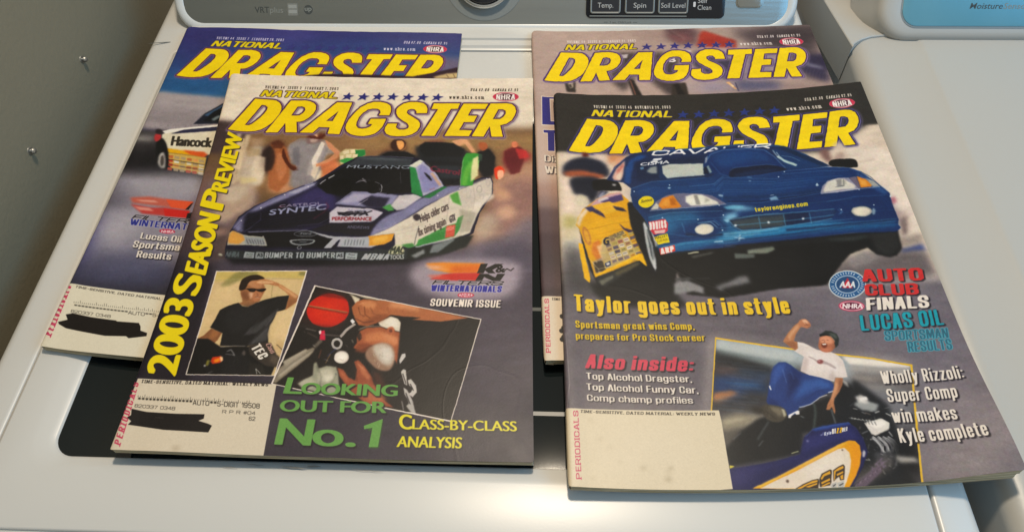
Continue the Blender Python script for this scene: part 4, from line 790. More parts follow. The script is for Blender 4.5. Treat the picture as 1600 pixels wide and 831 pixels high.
P|9c7c68|0.6|1|1|||0|0|0,0|156.6,78.3 160.9,82.4 167.9,84 174.2,81.4 176.7,74.8 176.4,66.9 172.8,62.3 165.6,63.4 160.3,67.8 156.1,72.9
P|c8beb0|1|1|1|||0|0|0,0|161,81.1 168,83.3 173.7,80.1 176,73.5 174.6,66.9 168.6,68 163,74.4
P|e4ded4|1.2|0.7|1|||0|0|0,0|166.1,78.5 172,79.4 175.1,73.4 172,69.4 168.1,71.9
L|a89888|0.15|0.55|0|0.275|164.3,71.8 164.2,70
L|e8e2d8|0.15|0.55|0|0.273|166.6,67.8 166.7,65.6
L|a89888|0.15|0.55|0|0.279|165.7,80.8 166.5,79.2
L|a89888|0.15|0.55|0|0.277|167.6,76.8 167.2,75.9
L|e8e2d8|0.15|0.55|0|0.279|172.9,80.1 173.8,78.7
L|8c7868|0.15|0.55|0|0.277|168.1,76.2 168,75.1
L|8c7868|0.15|0.55|0|0.279|169.3,81.8 170.6,80.4
L|e8e2d8|0.15|0.55|0|0.275|167.9,71.7 169,70.8
L|e8e2d8|0.15|0.55|0|0.273|165.4,68.7 165.3,66.7
L|e8e2d8|0.15|0.55|0|0.279|172,80.8 171.7,79.1
L|e8e2d8|0.15|0.55|0|0.277|170.9,75.9 171.9,75
L|d0c4b4|0.15|0.55|0|0.277|172.7,76.7 173.2,75.5
L|e8e2d8|0.15|0.55|0|0.275|171.7,71.6 172.4,70.6
L|e8e2d8|0.15|0.55|0|0.277|174,76.3 173.6,74.6
L|8c7868|0.15|0.55|0|0.277|166,75.5 166.9,73.8
L|d0c4b4|0.15|0.55|0|0.275|175.4,71.6 176.7,70.5
L|8c7868|0.15|0.55|0|0.276|167.2,74.4 168.4,72.9
L|8c7868|0.15|0.55|0|0.277|162.6,76.2 162.4,73.9
L|a89888|0.15|0.55|0|0.274|166.7,70.1 168,68.4
L|8c7868|0.15|0.55|0|0.275|175.2,72.5 174.6,71.5
L|e8e2d8|0.15|0.55|0|0.273|169.8,68.6 169.8,67.4
L|d0c4b4|0.15|0.55|0|0.276|166.9,73.5 167.8,71.4
L|a89888|0.15|0.55|0|0.275|162.4,73 162.9,72.1
L|d0c4b4|0.15|0.55|0|0.277|166.9,75.5 167.5,73.2
L|8c7868|0.15|0.55|0|0.276|165.9,74.5 165.7,72.4
L|a89888|0.15|0.55|0|0.274|168.7,71.2 168.6,70.1
L|e8e2d8|0.15|0.55|0|0.274|170.8,71 170.4,69.8
L|8c7868|0.15|0.55|0|0.273|164.7,68.6 164.7,67
L|8c7868|0.15|0.55|0|0.271|168.4,64.4 169.1,63.6
L|d0c4b4|0.15|0.55|0|0.274|162.9,70.7 163.6,68.8
L|d0c4b4|0.15|0.55|0|0.277|166,77.3 166.3,75.1
L|e8e2d8|0.15|0.55|0|0.274|168.5,70 168.3,68
L|d0c4b4|0.15|0.55|0|0.277|170.3,76.5 170.6,74.9
L|d0c4b4|0.15|0.55|0|0.274|166.5,70.7 167.1,69.5
L|d0c4b4|0.15|0.55|0|0.274|174.3,70.4 174.7,68.8
L|e8e2d8|0.15|0.55|0|0.276|161.4,75.1 162.6,73.4
L|a89888|0.15|0.55|0|0.276|170.2,74 171.1,73.1
L|d0c4b4|0.15|0.55|0|0.278|166.3,79.2 167.5,77.2
L|a89888|0.15|0.55|0|0.276|167.8,74.7 168.9,73.5
L|d0c4b4|0.15|0.55|0|0.279|170.5,80.5 171.5,79.6
L|d0c4b4|0.15|0.55|0|0.277|163.3,77.2 163.5,76.3
L|a89888|0.15|0.55|0|0.272|171.4,66.6 170.9,65.9
L|d0c4b4|0.15|0.55|0|0.278|164,77.9 163.7,75.9
L|e8e2d8|0.15|0.55|0|0.272|166.1,66.1 166.5,64.7
L|d0c4b4|0.15|0.55|0|0.273|171.8,68.7 172.7,67.9
L|a89888|0.15|0.55|0|0.274|167,69.7 166.7,68.5
P|9c5238|0.4|1|0|||0|0|0,0|137.8,63.9 142.1,62.7 146.5,57 151.5,54.6 151.6,62.3 148.9,68.8 151.7,70.2 156.5,65.7 162.8,57.5 164.6,52.5 170.4,42.6 180.4,35.5 162,37.4 151.8,44.6 144.9,51.9 139.9,58.1
P|c47a58|0.6|0.8|0|||0|0|0,0|150.8,68.2 156,65 161.6,57.5 160.8,54.9 155.5,59.8
P|b86848|0.6|0.8|0|||0|0|0,0|139.2,62.6 143.8,59.5 148.2,53.2 145.9,53.2 141,58.8
L|5c2c1c|0.5|1|0|0.492|150.4,62.3 152.7,54.6
L|d09070|0.3|0.7|0|0.373|151.5,67.5 156.9,62.5
P|b46c4c|1.5|0.8|0|||0|0|0,0|157.7,52.3 169.5,50.1 175.3,40.3 168.8,37.6 159.2,41.1
P|5c3024|1.5|0.8|0|||0|0|0,0|162.2,62.6 168.3,60.2 174.4,47.7 169.8,47.6 164.5,53.7
P|161213|0.6|1|0|||0|0|0,0|178.5,92.5 179.6,105.1 192.6,104.7 244.2,99.4 234.4,39.3 196.6,31.1 187.1,35.7 180.3,58 179.2,68.3
P|241e1e|1.5|1|0|||0|0|0,0|180.3,58 185.3,65.8 194.9,50.7 196.2,35.9 187.1,35.7
P|d0ccc8|0.25|1|0|||0|0|0,0|180.1,70.9 181.4,75.6 183.7,76.3 184.3,73.7 182.5,70.3 181,67.7
P|c8c4be|0.25|1|0|||0|0|0,0|182.2,61.9 183.7,64.2 185.6,63.3 186.9,55.6 187.8,51.8 185.4,53 183.7,58.1
P|c8c4be|0.25|1|0|||0|0|0,0|187.5,55.6 189.7,56.9 193.6,52 194.6,47 192.1,43.2 188.4,45.6 190.6,46.9 191.5,50 189,51.9
P|bcb8b4|0.3|1|0|||0|0|0,0|185.1,50.5 188.2,48.1 192.3,40.7 191.1,35.8 188.8,41.9 186.2,45.5
P|b0aca8|0.35|1|0|||0|0|0,0|188.2,37 192.3,40.7 195.5,31.1 192,32.2
L|161213|0.2|1|0|0.49|183.7,60.6 186.6,53
L|161213|0.2|1|0|0.483|189.5,53.1 192.2,48.2
L|161213|0.2|1|0|0.477|187.2,46.2 190.9,38.2
L|c8c4be|0.4|1|0|0.591|185,40.5 186.8,33.9
P|b06a44|0.35|1|0|||0|0|0,0|140.9,112.6 144,117.3 148.7,119.8 156.3,119.1 167.7,118.8 176.5,117.9 191.8,113.9 188.5,114.5 227.2,105.6 206.6,102.1 185.7,103.4 192.6,105.1 180.2,105.8 170.2,106.9 165.7,103.3 161.1,100.3 154.1,97.1 147.9,97.9 144.8,102.7 142.7,106.9
P|d08c60|0.9|0.9|0|||0|0|0,0|146.6,117.1 153.9,118.5 159.2,116 157.3,111.6 149.6,112.8
P|d8986c|1.2|0.8|0|||0|0|0,0|169,118 181.6,116.6 190.6,113.2 190.9,110.3 177.1,112.1 168.3,113.3
P|8c4c30|1|0.8|0|||0|0|0,0|158,105.9 167.7,107.6 170.3,106.2 163.5,101.1 154.1,97.6 149,98.6
L|6c341c|0.3|1|0|0.468|145.9,112.7 147.9,107 151.3,105
L|6c341c|0.3|1|0|0.469|150.2,113.6 151.7,106.4 155.8,103.7
L|7c4428|0.4|1|0|0.401|154.6,113 157.8,107.3 164.1,106.1
L|5c2c1c|0.4|1|0|0.528|144.7,103.4 151.3,100.1 158.5,101.4
L|e0a880|0.3|0.8|0|0.336|145,114.9 149.2,116.4
L|e0a880|0.4|0.6|0|0.333|146.8,110.6 149.3,105.7
L|7c4428|0.5|0.7|0|0.401|167,113.3 168.8,108.3
L|e8dfd4|0.15|1|0|0.423|94.4,49.9 219.1,26.2
C|
W|0.08|3|0.025
T|68a050|0|1|1||0|0.14,0.03||104.87 43.35 11.1 0.01 0.94 12.15|L
T|68a050|0|1|1||0|0.17,0.03||116.64 43.38 64.5 0.48 -0.23 8.4|OOKING
T|68a050|0|1|1||0|0.17,0.03||104.87 30.5 70.37 1.11 -0.7 8.14|OUT FOR
T|68a050|0|1|1||0|0.13,0.02||106.79 7.61 21.47 0.03 0.04 18.23|N
T|68a050|0|1|1||0|0.14,0.02||131.45 7.74 26.02 0.13 -2.66 16.56|o.
P|3a5c30|0.4|1|0|||0|0|0.5,-0.5|164,21.9 173.8,26.7 172.9,7.7 166.6,7.5 167.5,20 164.7,19.2
P|68a050|0.05|1|0|||0|0|0,0|161.9,22.2 173.8,27.4 172.9,8 166.9,7.8 167.7,21 162.4,19.8
T|e2d840|0|1|1||0|0.1,0.03||185.63 20.98 7.78 -0.52 -1.07 10.27|C
T|e2d840|0|1|1||0|0.1,0.02||194.06 20.84 68.04 -0.18 -0.3 6.94|LASS-BY-CLASS
T|e2d840|0|1|1||0|0.1,0.02||185.09 8.43 41.47 0.03 0.22 7.48|ANALYSIS
T|e8d42c|0|1|1||0|0.15,0.06||26.9 54.32 -3.35 58.69 -20.73 1.55|2003
T|e8d42c|0|1|1||0|0.17,0.05||24.78 119.15 -0.27 15.85 -20.27 1.31|S
T|e8d42c|0|1|1||0|0.17,0.05||25.87 137.37 -2.22 54.9 -16.72 3.29|EASON
T|e8d42c|0|1|1||0|0.17,0.05||24.09 199.44 -0 16.63 -18.76 3.68|P
T|e8d42c|0|1|1||0|0.17,0.05||23.8 217.41 0.74 64.01 -13.44 2.73|REVIEW
P|d9d0bc|0.08|1|0|||0|0|0,0|2.1,50.2 98.3,49.7 100.5,-0.9 0.4,-3.5 0.4,0.7
P|e0d8c4|14|0.7|0|||0|0|0,0|18.6,28.7 92,28 90.3,7.4 17.3,8
T|2a2420|0|1|0||0|0.1,0.07|s|5.43 47.03 87.78 1.02 -0.11 2.39|TIME-SENSITIVE, DATED MATERIAL: WEEKLY NEWS
T|c8506a|0|1|0||0|0.115,0.07|s|6.81 2.63 -2.75 44.89 -4.81 1.63|PERIODICALS
L|4a4640|0.05|0.75|0|0.337|6.8,36.7 6.6,37.8
L|4a4640|0.05|0.75|0|0.337|8.3,36.7 8.1,37.7
L|4a4640|0.05|0.75|0|0.337|9.8,36.7 9.6,37.7
L|4a4640|0.05|0.75|0|0.337|11.3,36.7 10.9,38.8
L|4a4640|0.05|0.75|0|0.337|12.8,36.6 12.6,37.6
L|4a4640|0.05|0.75|0|0.337|14.3,36.6 14.1,37.6
L|4a4640|0.05|0.75|0|0.337|15.8,36.6 15.6,37.6
L|4a4640|0.05|0.75|0|0.337|17.3,36.5 17.1,37.6
L|4a4640|0.05|0.75|0|0.337|18.8,36.5 18.6,37.5
L|4a4640|0.05|0.75|0|0.337|20.3,36.5 20.1,37.5
L|4a4640|0.05|0.75|0|0.337|21.8,36.4 21.6,37.5
L|4a4640|0.05|0.75|0|0.336|23.3,36.4 22.9,38.5
L|4a4640|0.05|0.75|0|0.336|24.8,36.4 24.6,37.4
L|4a4640|0.05|0.75|0|0.336|26.3,36.4 26.1,37.4
L|4a4640|0.05|0.75|0|0.336|27.8,36.3 27.6,37.3
L|4a4640|0.05|0.75|0|0.336|29.3,36.3 28.9,38.4
L|4a4640|0.05|0.75|0|0.336|30.8,36.3 30.4,38.4
L|4a4640|0.05|0.75|0|0.336|32.3,36.2 32.1,37.2
L|4a4640|0.05|0.75|0|0.336|33.8,36.2 33.6,37.2
L|4a4640|0.05|0.75|0|0.336|35.3,36.2 35.1,37.2
L|4a4640|0.05|0.75|0|0.336|36.8,36.1 36.6,37.2
L|4a4640|0.05|0.75|0|0.336|38.3,36.1 38.1,37.1
L|4a4640|0.05|0.75|0|0.336|39.8,36.1 39.6,37.1
L|4a4640|0.05|0.75|0|0.336|41.3,36 41.1,37.1
L|4a4640|0.05|0.75|0|0.336|42.8,36 42.4,38.1
L|4a4640|0.05|0.75|0|0.336|44.2,36 44.1,37
L|4a4640|0.05|0.75|0|0.336|45.7,35.9 45.6,37
L|4a4640|0.05|0.75|0|0.336|47.2,35.9 47.1,36.9
L|4a4640|0.05|0.75|0|0.336|48.7,35.9 48.5,36.9
L|4a4640|0.05|0.75|0|0.336|50.2,35.8 50,36.9
L|4a4640|0.05|0.75|0|0.335|51.7,35.8 51.5,36.8
L|4a4640|0.05|0.75|0|0.335|53.2,35.8 52.8,37.9
L|4a4640|0.05|0.75|0|0.335|54.7,35.7 54.3,37.9
L|4a4640|0.05|0.75|0|0.335|56.2,35.7 56,36.7
L|4a4640|0.05|0.75|0|0.335|57.7,35.7 57.5,36.7
L|4a4640|0.05|0.75|0|0.335|59.1,35.6 58.8,37.8
L|4a4640|0.05|0.75|0|0.335|60.6,35.6 60.5,36.6
L|4a4640|0.05|0.75|0|0.335|62.1,35.6 61.8,37.7
L|4a4640|0.05|0.75|0|0.335|63.6,35.5 63.4,36.5
L|4a4640|0.05|0.75|0|0.335|65.1,35.5 64.8,37.6
L|4a4640|0.05|0.75|0|0.335|66.6,35.4 66.4,36.5
L|4a4640|0.05|0.75|0|0.335|68,35.4 67.9,36.4
L|4a4640|0.05|0.75|0|0.335|69.5,35.4 69.4,36.4
L|4a4640|0.05|0.75|0|0.335|71,35.3 70.9,36.4
L|4a4640|0.05|0.75|0|0.335|72.5,35.3 72.4,36.3
L|4a4640|0.05|0.75|0|0.335|74,35.3 73.8,36.3
L|4a4640|0.05|0.75|0|0.335|75.5,35.2 75.2,37.4
L|4a4640|0.05|0.75|0|0.334|76.9,35.2 76.8,36.2
L|4a4640|0.05|0.75|0|0.334|78.4,35.2 78.3,36.2
L|4a4640|0.05|0.75|0|0.334|79.9,35.1 79.8,36.1
L|4a4640|0.05|0.75|0|0.334|81.4,35.1 81.1,37.2
L|4a4640|0.05|0.75|0|0.334|82.9,35 82.6,37.2
T|3a3630|0|1|0||0|0.06,0.06|m|7.52 33.2 83.27 -1.43 -0.69 3.54|***************AUTO**5-DIGIT 19508
T|4a4640|0|1|0||0|0.06,0.06|m|6.84 29.28 27.77 -0.99 -0.34 2.46|820337 0348
T|4a4640|0|1|0||0|0.06,0.06|m|66.63 27.4 22.24 -0.25 -0.31 2.45|R P R #04
T|4a4640|0|1|0||0|0.06,0.06|m|85.56 23.03 4.28 -0.02 -0.53 2.93|62
P|1c1718|0.12|1|0|||0|0|0,0|5.4,28.2 16,26.5 36.2,25.9 55.2,26.3 55.5,23.2 52.3,21.6 59.4,19.8 62.2,18.6 61.1,13.9 51.2,14.1 31.5,14.5 14.4,16.4 6.7,17.1 8,19.6 4.5,22 6.5,23.8
L|1c1718|0.15|1|0|0.842|4.8,22 21.3,20.4 58.3,18.1
L|5a5450|0.1|1|0|0.202|23,22.8 28.9,22.7
E|8a7a60|1.2|0.3|0|43.37|2.38|2.48|0.09|0.55|-1.78
"""
NOVEMBER_PRINT = """
P|34312e|0|1|0|||0|0|0,0|-7.6,378.7 308.2,365.2 273.8,256.2 -10.4,268.2
P|3c3a34|6|0.6|0|||0|0|0,0|-7.6,378.7 308.2,365.2 291.2,311.9 -9,328.7
P|d8cab8|2.5|1|0|||0|0|0,0|-4.7,286.1 226.7,280.1 267.5,308.5 299.7,302.6 286.4,141.9 -8.1,153.4
P|33302c|1.2|1|0|||0|0|0,0|-7.1,396.3 310.7,373.1 280.2,304 258.2,305.4 251.3,311.1 227.4,282.9 121.7,287.2 69.2,289.4 -4.7,286.1
P|20264c|0.5|1|0|||0|0|0,0|111.3,337.5 112.2,333.7 115.9,333.4 112.6,331.2 112.8,327.7 109.9,329.7 105.5,327.5 108.1,331.2 106,333.6 109.6,333.8
P|2c3c84|0.12|1|0|||0|0|0,0|110.9,337.9 111.8,334.2 115.5,333.8 112.2,331.7 112.4,328.2 109.5,330.1 105,327.9 107.7,331.7 105.6,334 109.2,334.2
P|20264c|0.5|1|0|||0|0|0,0|125.1,337.4 126,333.7 129.7,333.3 126.3,331.2 126.5,327.7 123.6,329.6 119.2,327.5 121.9,331.2 119.8,333.6 123.4,333.8
P|2c3c84|0.12|1|0|||0|0|0,0|124.7,337.8 125.5,334.1 129.3,333.7 125.9,331.6 126.1,328.1 123.2,330.1 118.8,327.9 121.4,331.6 119.4,334 123,334.2
P|20264c|0.5|1|0|||0|0|0,0|138.2,337.7 139,334 142.7,333.6 139.4,331.5 139.5,328 136.6,330 132.2,327.8 134.9,331.5 132.9,333.9 136.4,334.1
P|2c3c84|0.12|1|0|||0|0|0,0|137.8,338.2 138.6,334.4 142.3,334 139,331.9 139.1,328.4 136.2,330.4 131.8,328.3 134.5,331.9 132.4,334.3 136,334.5
P|20264c|0.5|1|0|||0|0|0,0|151.1,337.8 151.9,334.1 155.6,333.7 152.2,331.6 152.4,328.1 149.5,330.1 145.1,327.9 147.8,331.6 145.8,334 149.3,334.2
P|2c3c84|0.12|1|0|||0|0|0,0|150.7,338.3 151.5,334.5 155.2,334.1 151.8,332 152,328.5 149.1,330.5 144.7,328.4 147.4,332 145.4,334.5 148.9,334.6
P|20264c|0.5|1|0|||0|0|0,0|164.6,337.7 165.4,334 169.1,333.6 165.7,331.5 165.8,328 163,330 158.5,327.9 161.3,331.5 159.3,333.9 162.8,334.1
P|2c3c84|0.12|1|0|||0|0|0,0|164.2,338.1 165,334.4 168.7,334 165.3,331.9 165.4,328.4 162.6,330.4 158.1,328.3 160.9,332 158.9,334.4 162.4,334.5
P|20264c|0.5|1|0|||0|0|0,0|177.8,337.6 178.6,333.9 182.3,333.5 178.9,331.4 179,327.9 176.1,329.9 171.7,327.8 174.4,331.5 172.4,333.9 176,334
P|2c3c84|0.12|1|0|||0|0|0,0|177.4,338.1 178.2,334.3 181.9,333.9 178.5,331.8 178.6,328.4 175.7,330.4 171.3,328.2 174,331.9 172.1,334.3 175.6,334.5
P|20264c|0.5|1|0|||0|0|0,0|190.7,337.7 191.4,334 195.1,333.5 191.7,331.4 191.7,328 188.9,330 184.4,327.9 187.2,331.5 185.3,334 188.8,334.1
P|2c3c84|0.12|1|0|||0|0|0,0|190.3,338.1 191,334.4 194.7,334 191.3,331.9 191.3,328.4 188.5,330.4 184,328.3 186.8,332 184.9,334.4 188.5,334.5
T|e0cc38|0|1|0|2c2450|0.85|0.17,0.11|g|31.41 329.91 69.02 -0.5 3.11 8.21|NATIONAL
M|2c2454|8a84b0|3a3468
T|e0d8cc|0|1|0||0|0.07,0.06|s|34.56 340.25 66.41 0.14 0.03 3.64|VOLUME 44   ISSUE 46   NOVEMBER 29, 2003
T|e0d8cc|0|1|0||0|0.07,0.06|s|218.03 341.01 42.21 -0.1 0.42 3.67|USA $2.00   CANADA $2.95
T|e0d8cc|0|1|0||0|0.07,0.06|s|199.92 331 30.86 -0.27 -0.24 4.52|www.nhra.com
E|c8506a|0.1|1|0|249.28|333.83|11.52|-0.05|0.13|-5.85
E|e8dfd8|0.1|1|0.733|249.28|333.83|10.01|-0.04|0.11|-4.97
E|5a2838|0.12|1|0|249.28|333.83|7.28|-0.03|0.1|-4.43
P|c8384e|0.15|1|0|||0|0|0,0|238.3,334.3 241,338.3 241.6,337 240.2,333.9 241.8,330.8 241.2,329.9
P|c8384e|0.15|1|0|||0|0|0,0|260.2,333.8 257.4,337.8 256.8,336.5 258.4,333.3 256.9,330.7 257.5,329.5
T|f0ece6|0|1|0|4a2430|0.12|0.12,0.1|g|240.87 330.49 16.65 -0.24 0.13 6.4|NHRA
P|8a8690|8|1|0|||0|0|0,0|1.9,177.5 38.6,161.5 334.1,140.1 279.4,-11.8 -3.2,-4.2
P|6a646c|10|1|0|||0|0|0,0|1.5,162.7 331.9,134.9 286.9,-12.5 -3.2,-4.2
P|7c7680|12|0.6|0|||0|0|0,0|139.7,155.3 268.1,144.4 282.8,16.4 235.1,-4 204,23.1 187,119.6
P|a39a98|14|0.5|0|||0|0|0,0|234.9,70.4 276.6,43.1 272.5,0.9 212.2,-2.3
L|565058|1.2|0.35|0|1.047|3.4,165.7 64.1,166.2
L|8c8690|1.2|0.35|0|1.036|36.2,159.7 96.3,158.7
L|565058|1.2|0.35|0|1.023|68.4,152.9 127.8,150.6
L|8c8690|1.2|0.35|0|1.011|100,145.6 158.8,142
L|565058|1.2|0.35|0|0.998|131.1,137.7 189.3,132.9
L|8c8690|1.2|0.35|0|0.989|27,130.2 85.2,129.7
L|565058|1.2|0.35|0|0.978|58.3,124 115.9,122.3
L|8c8690|1.2|0.35|0|0.966|89,117.3 146.1,114.5
L|565058|1.2|0.35|0|0.955|119.3,110.1 175.8,106.2
L|8c8690|1.2|0.35|0|1.041|21.5,162.6 81.9,162.2
L|565058|1.2|0.35|0|1.029|53.9,156.1 113.7,154.4
L|8c8690|1.2|0.35|0|1.017|85.8,149.1 144.9,146
L|565058|1.2|0.35|0|1.004|117.1,141.4 175.6,137.2
L|8c8690|1.2|0.35|0|0.994|12.7,132.8 71.2,132.9
L|565058|1.2|0.35|0|0.983|44.2,127 102.2,125.8
L|8c8690|1.2|0.35|0|0.972|75.2,120.5 132.6,118.2
L|565058|1.2|0.35|0|0.96|105.7,113.5 162.5,110.1
L|8c8690|1.2|0.35|0|1.047|6.7,165.3 67.4,165.6
L|565058|1.2|0.35|0|1.035|39.4,159.2 99.4,158.1
L|8c8690|1.2|0.35|0|1.022|71.5,152.4 130.9,150
L|565058|1.2|0.35|0|1.01|103.1,145 161.9,141.3
L|8c8690|1.2|0.35|0|0.997|134.1,137 192.3,132.2
L|565058|1.2|0.35|0|0.988|30.1,129.7 88.3,129.1
L|8c8690|1.2|0.35|0|0.977|61.3,123.6 118.9,121.7
L|565058|1.2|0.35|0|0.965|92,116.8 149.1,113.8
L|8c8690|1.2|0.35|0|0.954|122.2,109.5 178.7,105.5
P|e4d6c4|2|1|0|||0|0|0,0|5.7,283.1 27.6,284.4 27,274.3 13.8,269.6 5.2,269
P|ead8c8|2.2|1|0|||0|0|0,0|4.8,259.2 11.8,255.8 12.2,233.1 14.6,225.9 3.2,214.4
P|d8c8bc|1.5|1|0|||0|0|0,0|30.6,285.5 42.1,284 41.4,274.9 34.3,276.6
P|c88a60|2|1|0|||0|0|0,0|42.2,285 53.7,284.3 57.8,281.4 48.8,277.1 42.7,272.9
P|d8a080|1.4|1|0|||0|0|0,0|49.1,281.1 55.6,281.3 51.2,271.2 46,269.1
P|6a2c20|1|1|1|||0|0|0,0|21.9,286.1 26.2,285.3 26,281.3 21.6,281
P|1c2236|1.6|1|1|||0|0|0,0|5.2,269 12.7,277.5 21.6,281 30.2,279.4 38.5,274.8 42.1,265 38.9,259 26.3,262.4 13.5,261.7 5.5,259.3
P|a8583a|1.6|1|1|||0|0|0,0|6.4,263.2 19.4,266 33.4,262.7 38.3,261 33.1,256.9 19,258.1 7.6,258.4
P|1a1f30|1.6|1|1|||0|0|0,0|11.1,256.7 33.1,257.8 32.1,241.6 24.5,230.1 19.4,239.1 12.5,240.6
P|d8d0b8|1.5|1|1|||0|0|0,0|13.6,235.1 20.8,239.2 24.6,231.9 16,226
P|b8b070|3|1|0|||0|0|0,0|3.3,218 15.5,215.1 13.7,206.2 2.8,202
P|cfc49c|3|0.8|0|||0|0|0,0|2.7,200.3 12.2,202.6 13.2,194 2.4,190
P|a8a8a0|3|1|0|||0|0|0,0|2.4,191.7 13.2,194 14,183.9 2,179.8
P|5c5a5c|4|1|0|||0|0|0,0|2.1,183.2 15.5,187.3 21.7,154.9 1.2,153.8
P|4a484a|6|1|0|||0|0|0,0|1.5,163.4 20.9,164.4 28.7,144 0.8,142.7
P|e2d6c8|2|1|0|||0|0|0,0|222.1,279.7 260.6,282.8 273.3,272.3 277.3,235.5 273.9,191.4 253.3,187.2 259.5,226.7 247.8,259.8
P|cfc0b0|2|1|1|||0|0|0,0|230.2,287.1 236.9,288.4 238.6,271.3 231.6,268.1 226.6,272.9
P|7c5c58|2|1|1|||0|0|0,0|216.1,280.4 223.1,283.8 224.1,269 218.9,269.7
P|a89088|1|0.8|1|||0|0|0,0|226.6,272.9 234.2,278.2 234.1,271.9 228.8,269.5
L|b8a898|1|1|0|0.873|244.7,265.3 259.1,266.7
L|a8988a|1|1|0|0.709|235.2,275.9 230.5,264.1
P|b8a49a|3|1|0|||0|0|0,0|257.3,219.4 268.2,206.7 265.7,194.4 252.7,194.3
P|7a6a68|1.5|1|0|||0|0|0,0|260.9,202.3 266.7,206.9 262.7,189.5 257.5,186.6
P|c07a84|1|1|0|||0|0|0,0|258.9,224.9 263.8,226.1 263.5,220.4 258.4,218.3
P|3c5090|1.6|1|0|||0|0|0,0|253.7,176.6 270,179.7 271.5,172.6 251.5,171.7
P|9a8e86|2|1|0|||0|0|0,0|253.3,187.2 272.8,188.1 270.7,178.7 253,176.7
P|6c6466|3|1|0|||0|0|0,0|230.2,175.9 271.5,172.6 271.3,150.8 209.7,151.1 191.9,155.8 206.3,169.7
P|8f8a8a|2|0.8|0|||0|0|0,0|209.4,171.2 225.2,178.2 237.4,171.7 227.4,166 212.7,162.4
P|0d0d0e|0.8|1|0|||0|0|0,0|71.1,189 86.6,185.7 131.9,188.2 122.1,190.5 178.7,194.7 256,195.7 254.1,176.6 248.4,170.8 242.4,169.8 233.7,173.5 228.7,180.4 214.8,175.8 205.7,167.3 198,158.7 190.4,149.4 155.3,148.3 114.5,141.7 89.3,145.1 84.2,165.9 79.2,145.1 38.8,144.4 26.5,150.3 24.4,158.2 65.2,182.2
P|131414|2|1|0|||0|0|0,0|20.4,154.8 29.3,153.6 64.5,175.5 83.6,182.3 81.7,145.1 88,134.5 38,133.8 23.6,143.8
P|8a8a8c|1|1|0|||0|0|0,0|81,154.7 90.9,157.8 101.6,151.4 101.9,145 94.7,147.6 79.9,145.1
P|77777a|1.5|1|0|||0|0|0,0|109.2,151.3 127,158.8 125.3,159.5 135,161.1 136.4,154.1 115.7,149.8 114.8,146.5
P|5a5a5c|1|1|0|||0|0|0,0|81.5,159.4 93.8,160.2 93.5,157.8 83.2,157.1
L|45484a|0.6|1|0|0.571|83.4,158.6 107.8,159.2
P|c8c4a8|0.4|1|0|||0|0|0,0|94.1,182.3 102.2,184.2 103.1,182.9 94.6,181.3
P|4a4c48|0.8|1|0|||0|0|0,0|96.4,179.8 114,183.7 112.3,181.2 97.3,177.3
P|7c8478|0.8|1|0|||0|0|0,0|139.1,184.6 158.9,187.1 159.6,183.6 153.5,180.4 138.3,180.3
P|5c6460|0.7|1|0|||0|0|0,0|128.9,181.5 143.8,180 143.2,176.6 128.1,176.3
P|36403e|1.2|1|0|||0|0|0,0|200.4,191.2 232,192.4 232.6,189.7 219.3,187.6 201.4,189.3
P|202226|1.5|0.6|0|||0|0|0,0|121.8,188.7 256.8,193.8 255.8,190.4 177.2,187.7 121,183.5
P|2c2c2c|1.5|0.8|0|||0|0|0,0|233.6,193.1 255.2,193.1 253,176.7 242.8,171.1 234.3,175.5
L|2f3030|1|1|0|0.773|236.2,182.2 243.3,172.7 251.1,175.2
P|1a1c20|0.5|1|0|||0|0|0,0|15.1,206.2 20.6,208.3 26.1,164.7 31.6,150.5 26.6,151.9 21,166 16.8,187.4
P|d8a030|0.35|1|0|||0|0|0,0|12.7,207.9 14.1,215.1 18.7,224.3 28.8,234 40.5,241.5 48.9,242.5 55.2,234.9 56,220.2 56.5,202.5 61.2,182.1 58,175.4 24.5,159 21.4,174.2 17.2,194.2 15,204.5
P|e0ac38|2|0.8|0|||0|0|0,0|16.7,211.6 51.2,220.1 54.5,211.3 31.9,194.9 21.1,192.7
P|c89028|2|0.6|0|||0|0|0,0|53.8,202.5 59.9,182.1 54.4,178.7 49.8,202.4
P|e0d8d0|0.8|0.8|0|||0|0|0,0|13.2,209.7 15.6,218.7 21.5,226.3 24.2,225.5 18.2,215.3 15.1,206.2
P|c8a0a8|0.7|1|0|||0|0|0,0|28.8,234 40.5,241.5 50.3,243.1 49.3,239.4 38.4,232.5 29.9,228.5 24.4,228.2
P|3a3868|0.6|1|0|||0|0|0,0|20.1,226.2 27.1,228.4 29.7,224.8 24,221.9
P|342c50|0.5|1|0|||0|0|0,0|24.1,223.7 32.4,224.9 35.9,216.1 30.7,219.4
P|4a3c70|0.6|1|0|||0|0|0,0|30.2,234 50.2,241.3 51.1,234.8 38.3,230.7
P|e0b040|0.5|1|0|||0|0|0,0|25.8,228.3 39.9,233.5 50.3,225.5 36.2,219.7 28.3,225.7
P|e8e0d8|0.5|0.8|0|||0|0|0,0|31,235 38.8,238.1 40.1,236.3 31.5,232.2
P|2a2440|0.5|1|0|||0|0|0,0|42.3,229 50.4,226.5 52.8,222.9 44.7,224.5
P|3a2c50|0.4|1|0|||0|0|0,0|45.7,211.1 49.4,206.7 56,204.3 54.3,200.8 48.6,205
P|c86a60|0.8|0|0|||0|0|0,0|46.3,263.2 55.3,277.3 56.4,281.3 51.8,278.2 47.6,271.1
E|a86a40|0.4|0.7|0|20.42|197.81|2.6|1.19|1.81|-8.94
E|d8a040|0.4|1|0|20.42|197.81|1.56|0.72|1.31|-6.5
P|c87038|0.8|0.85|0|||0|0|0,0|24.3,191.1 29.2,194.8 33.6,181.4 34.5,174.8 26.7,174.5 23.2,182.6
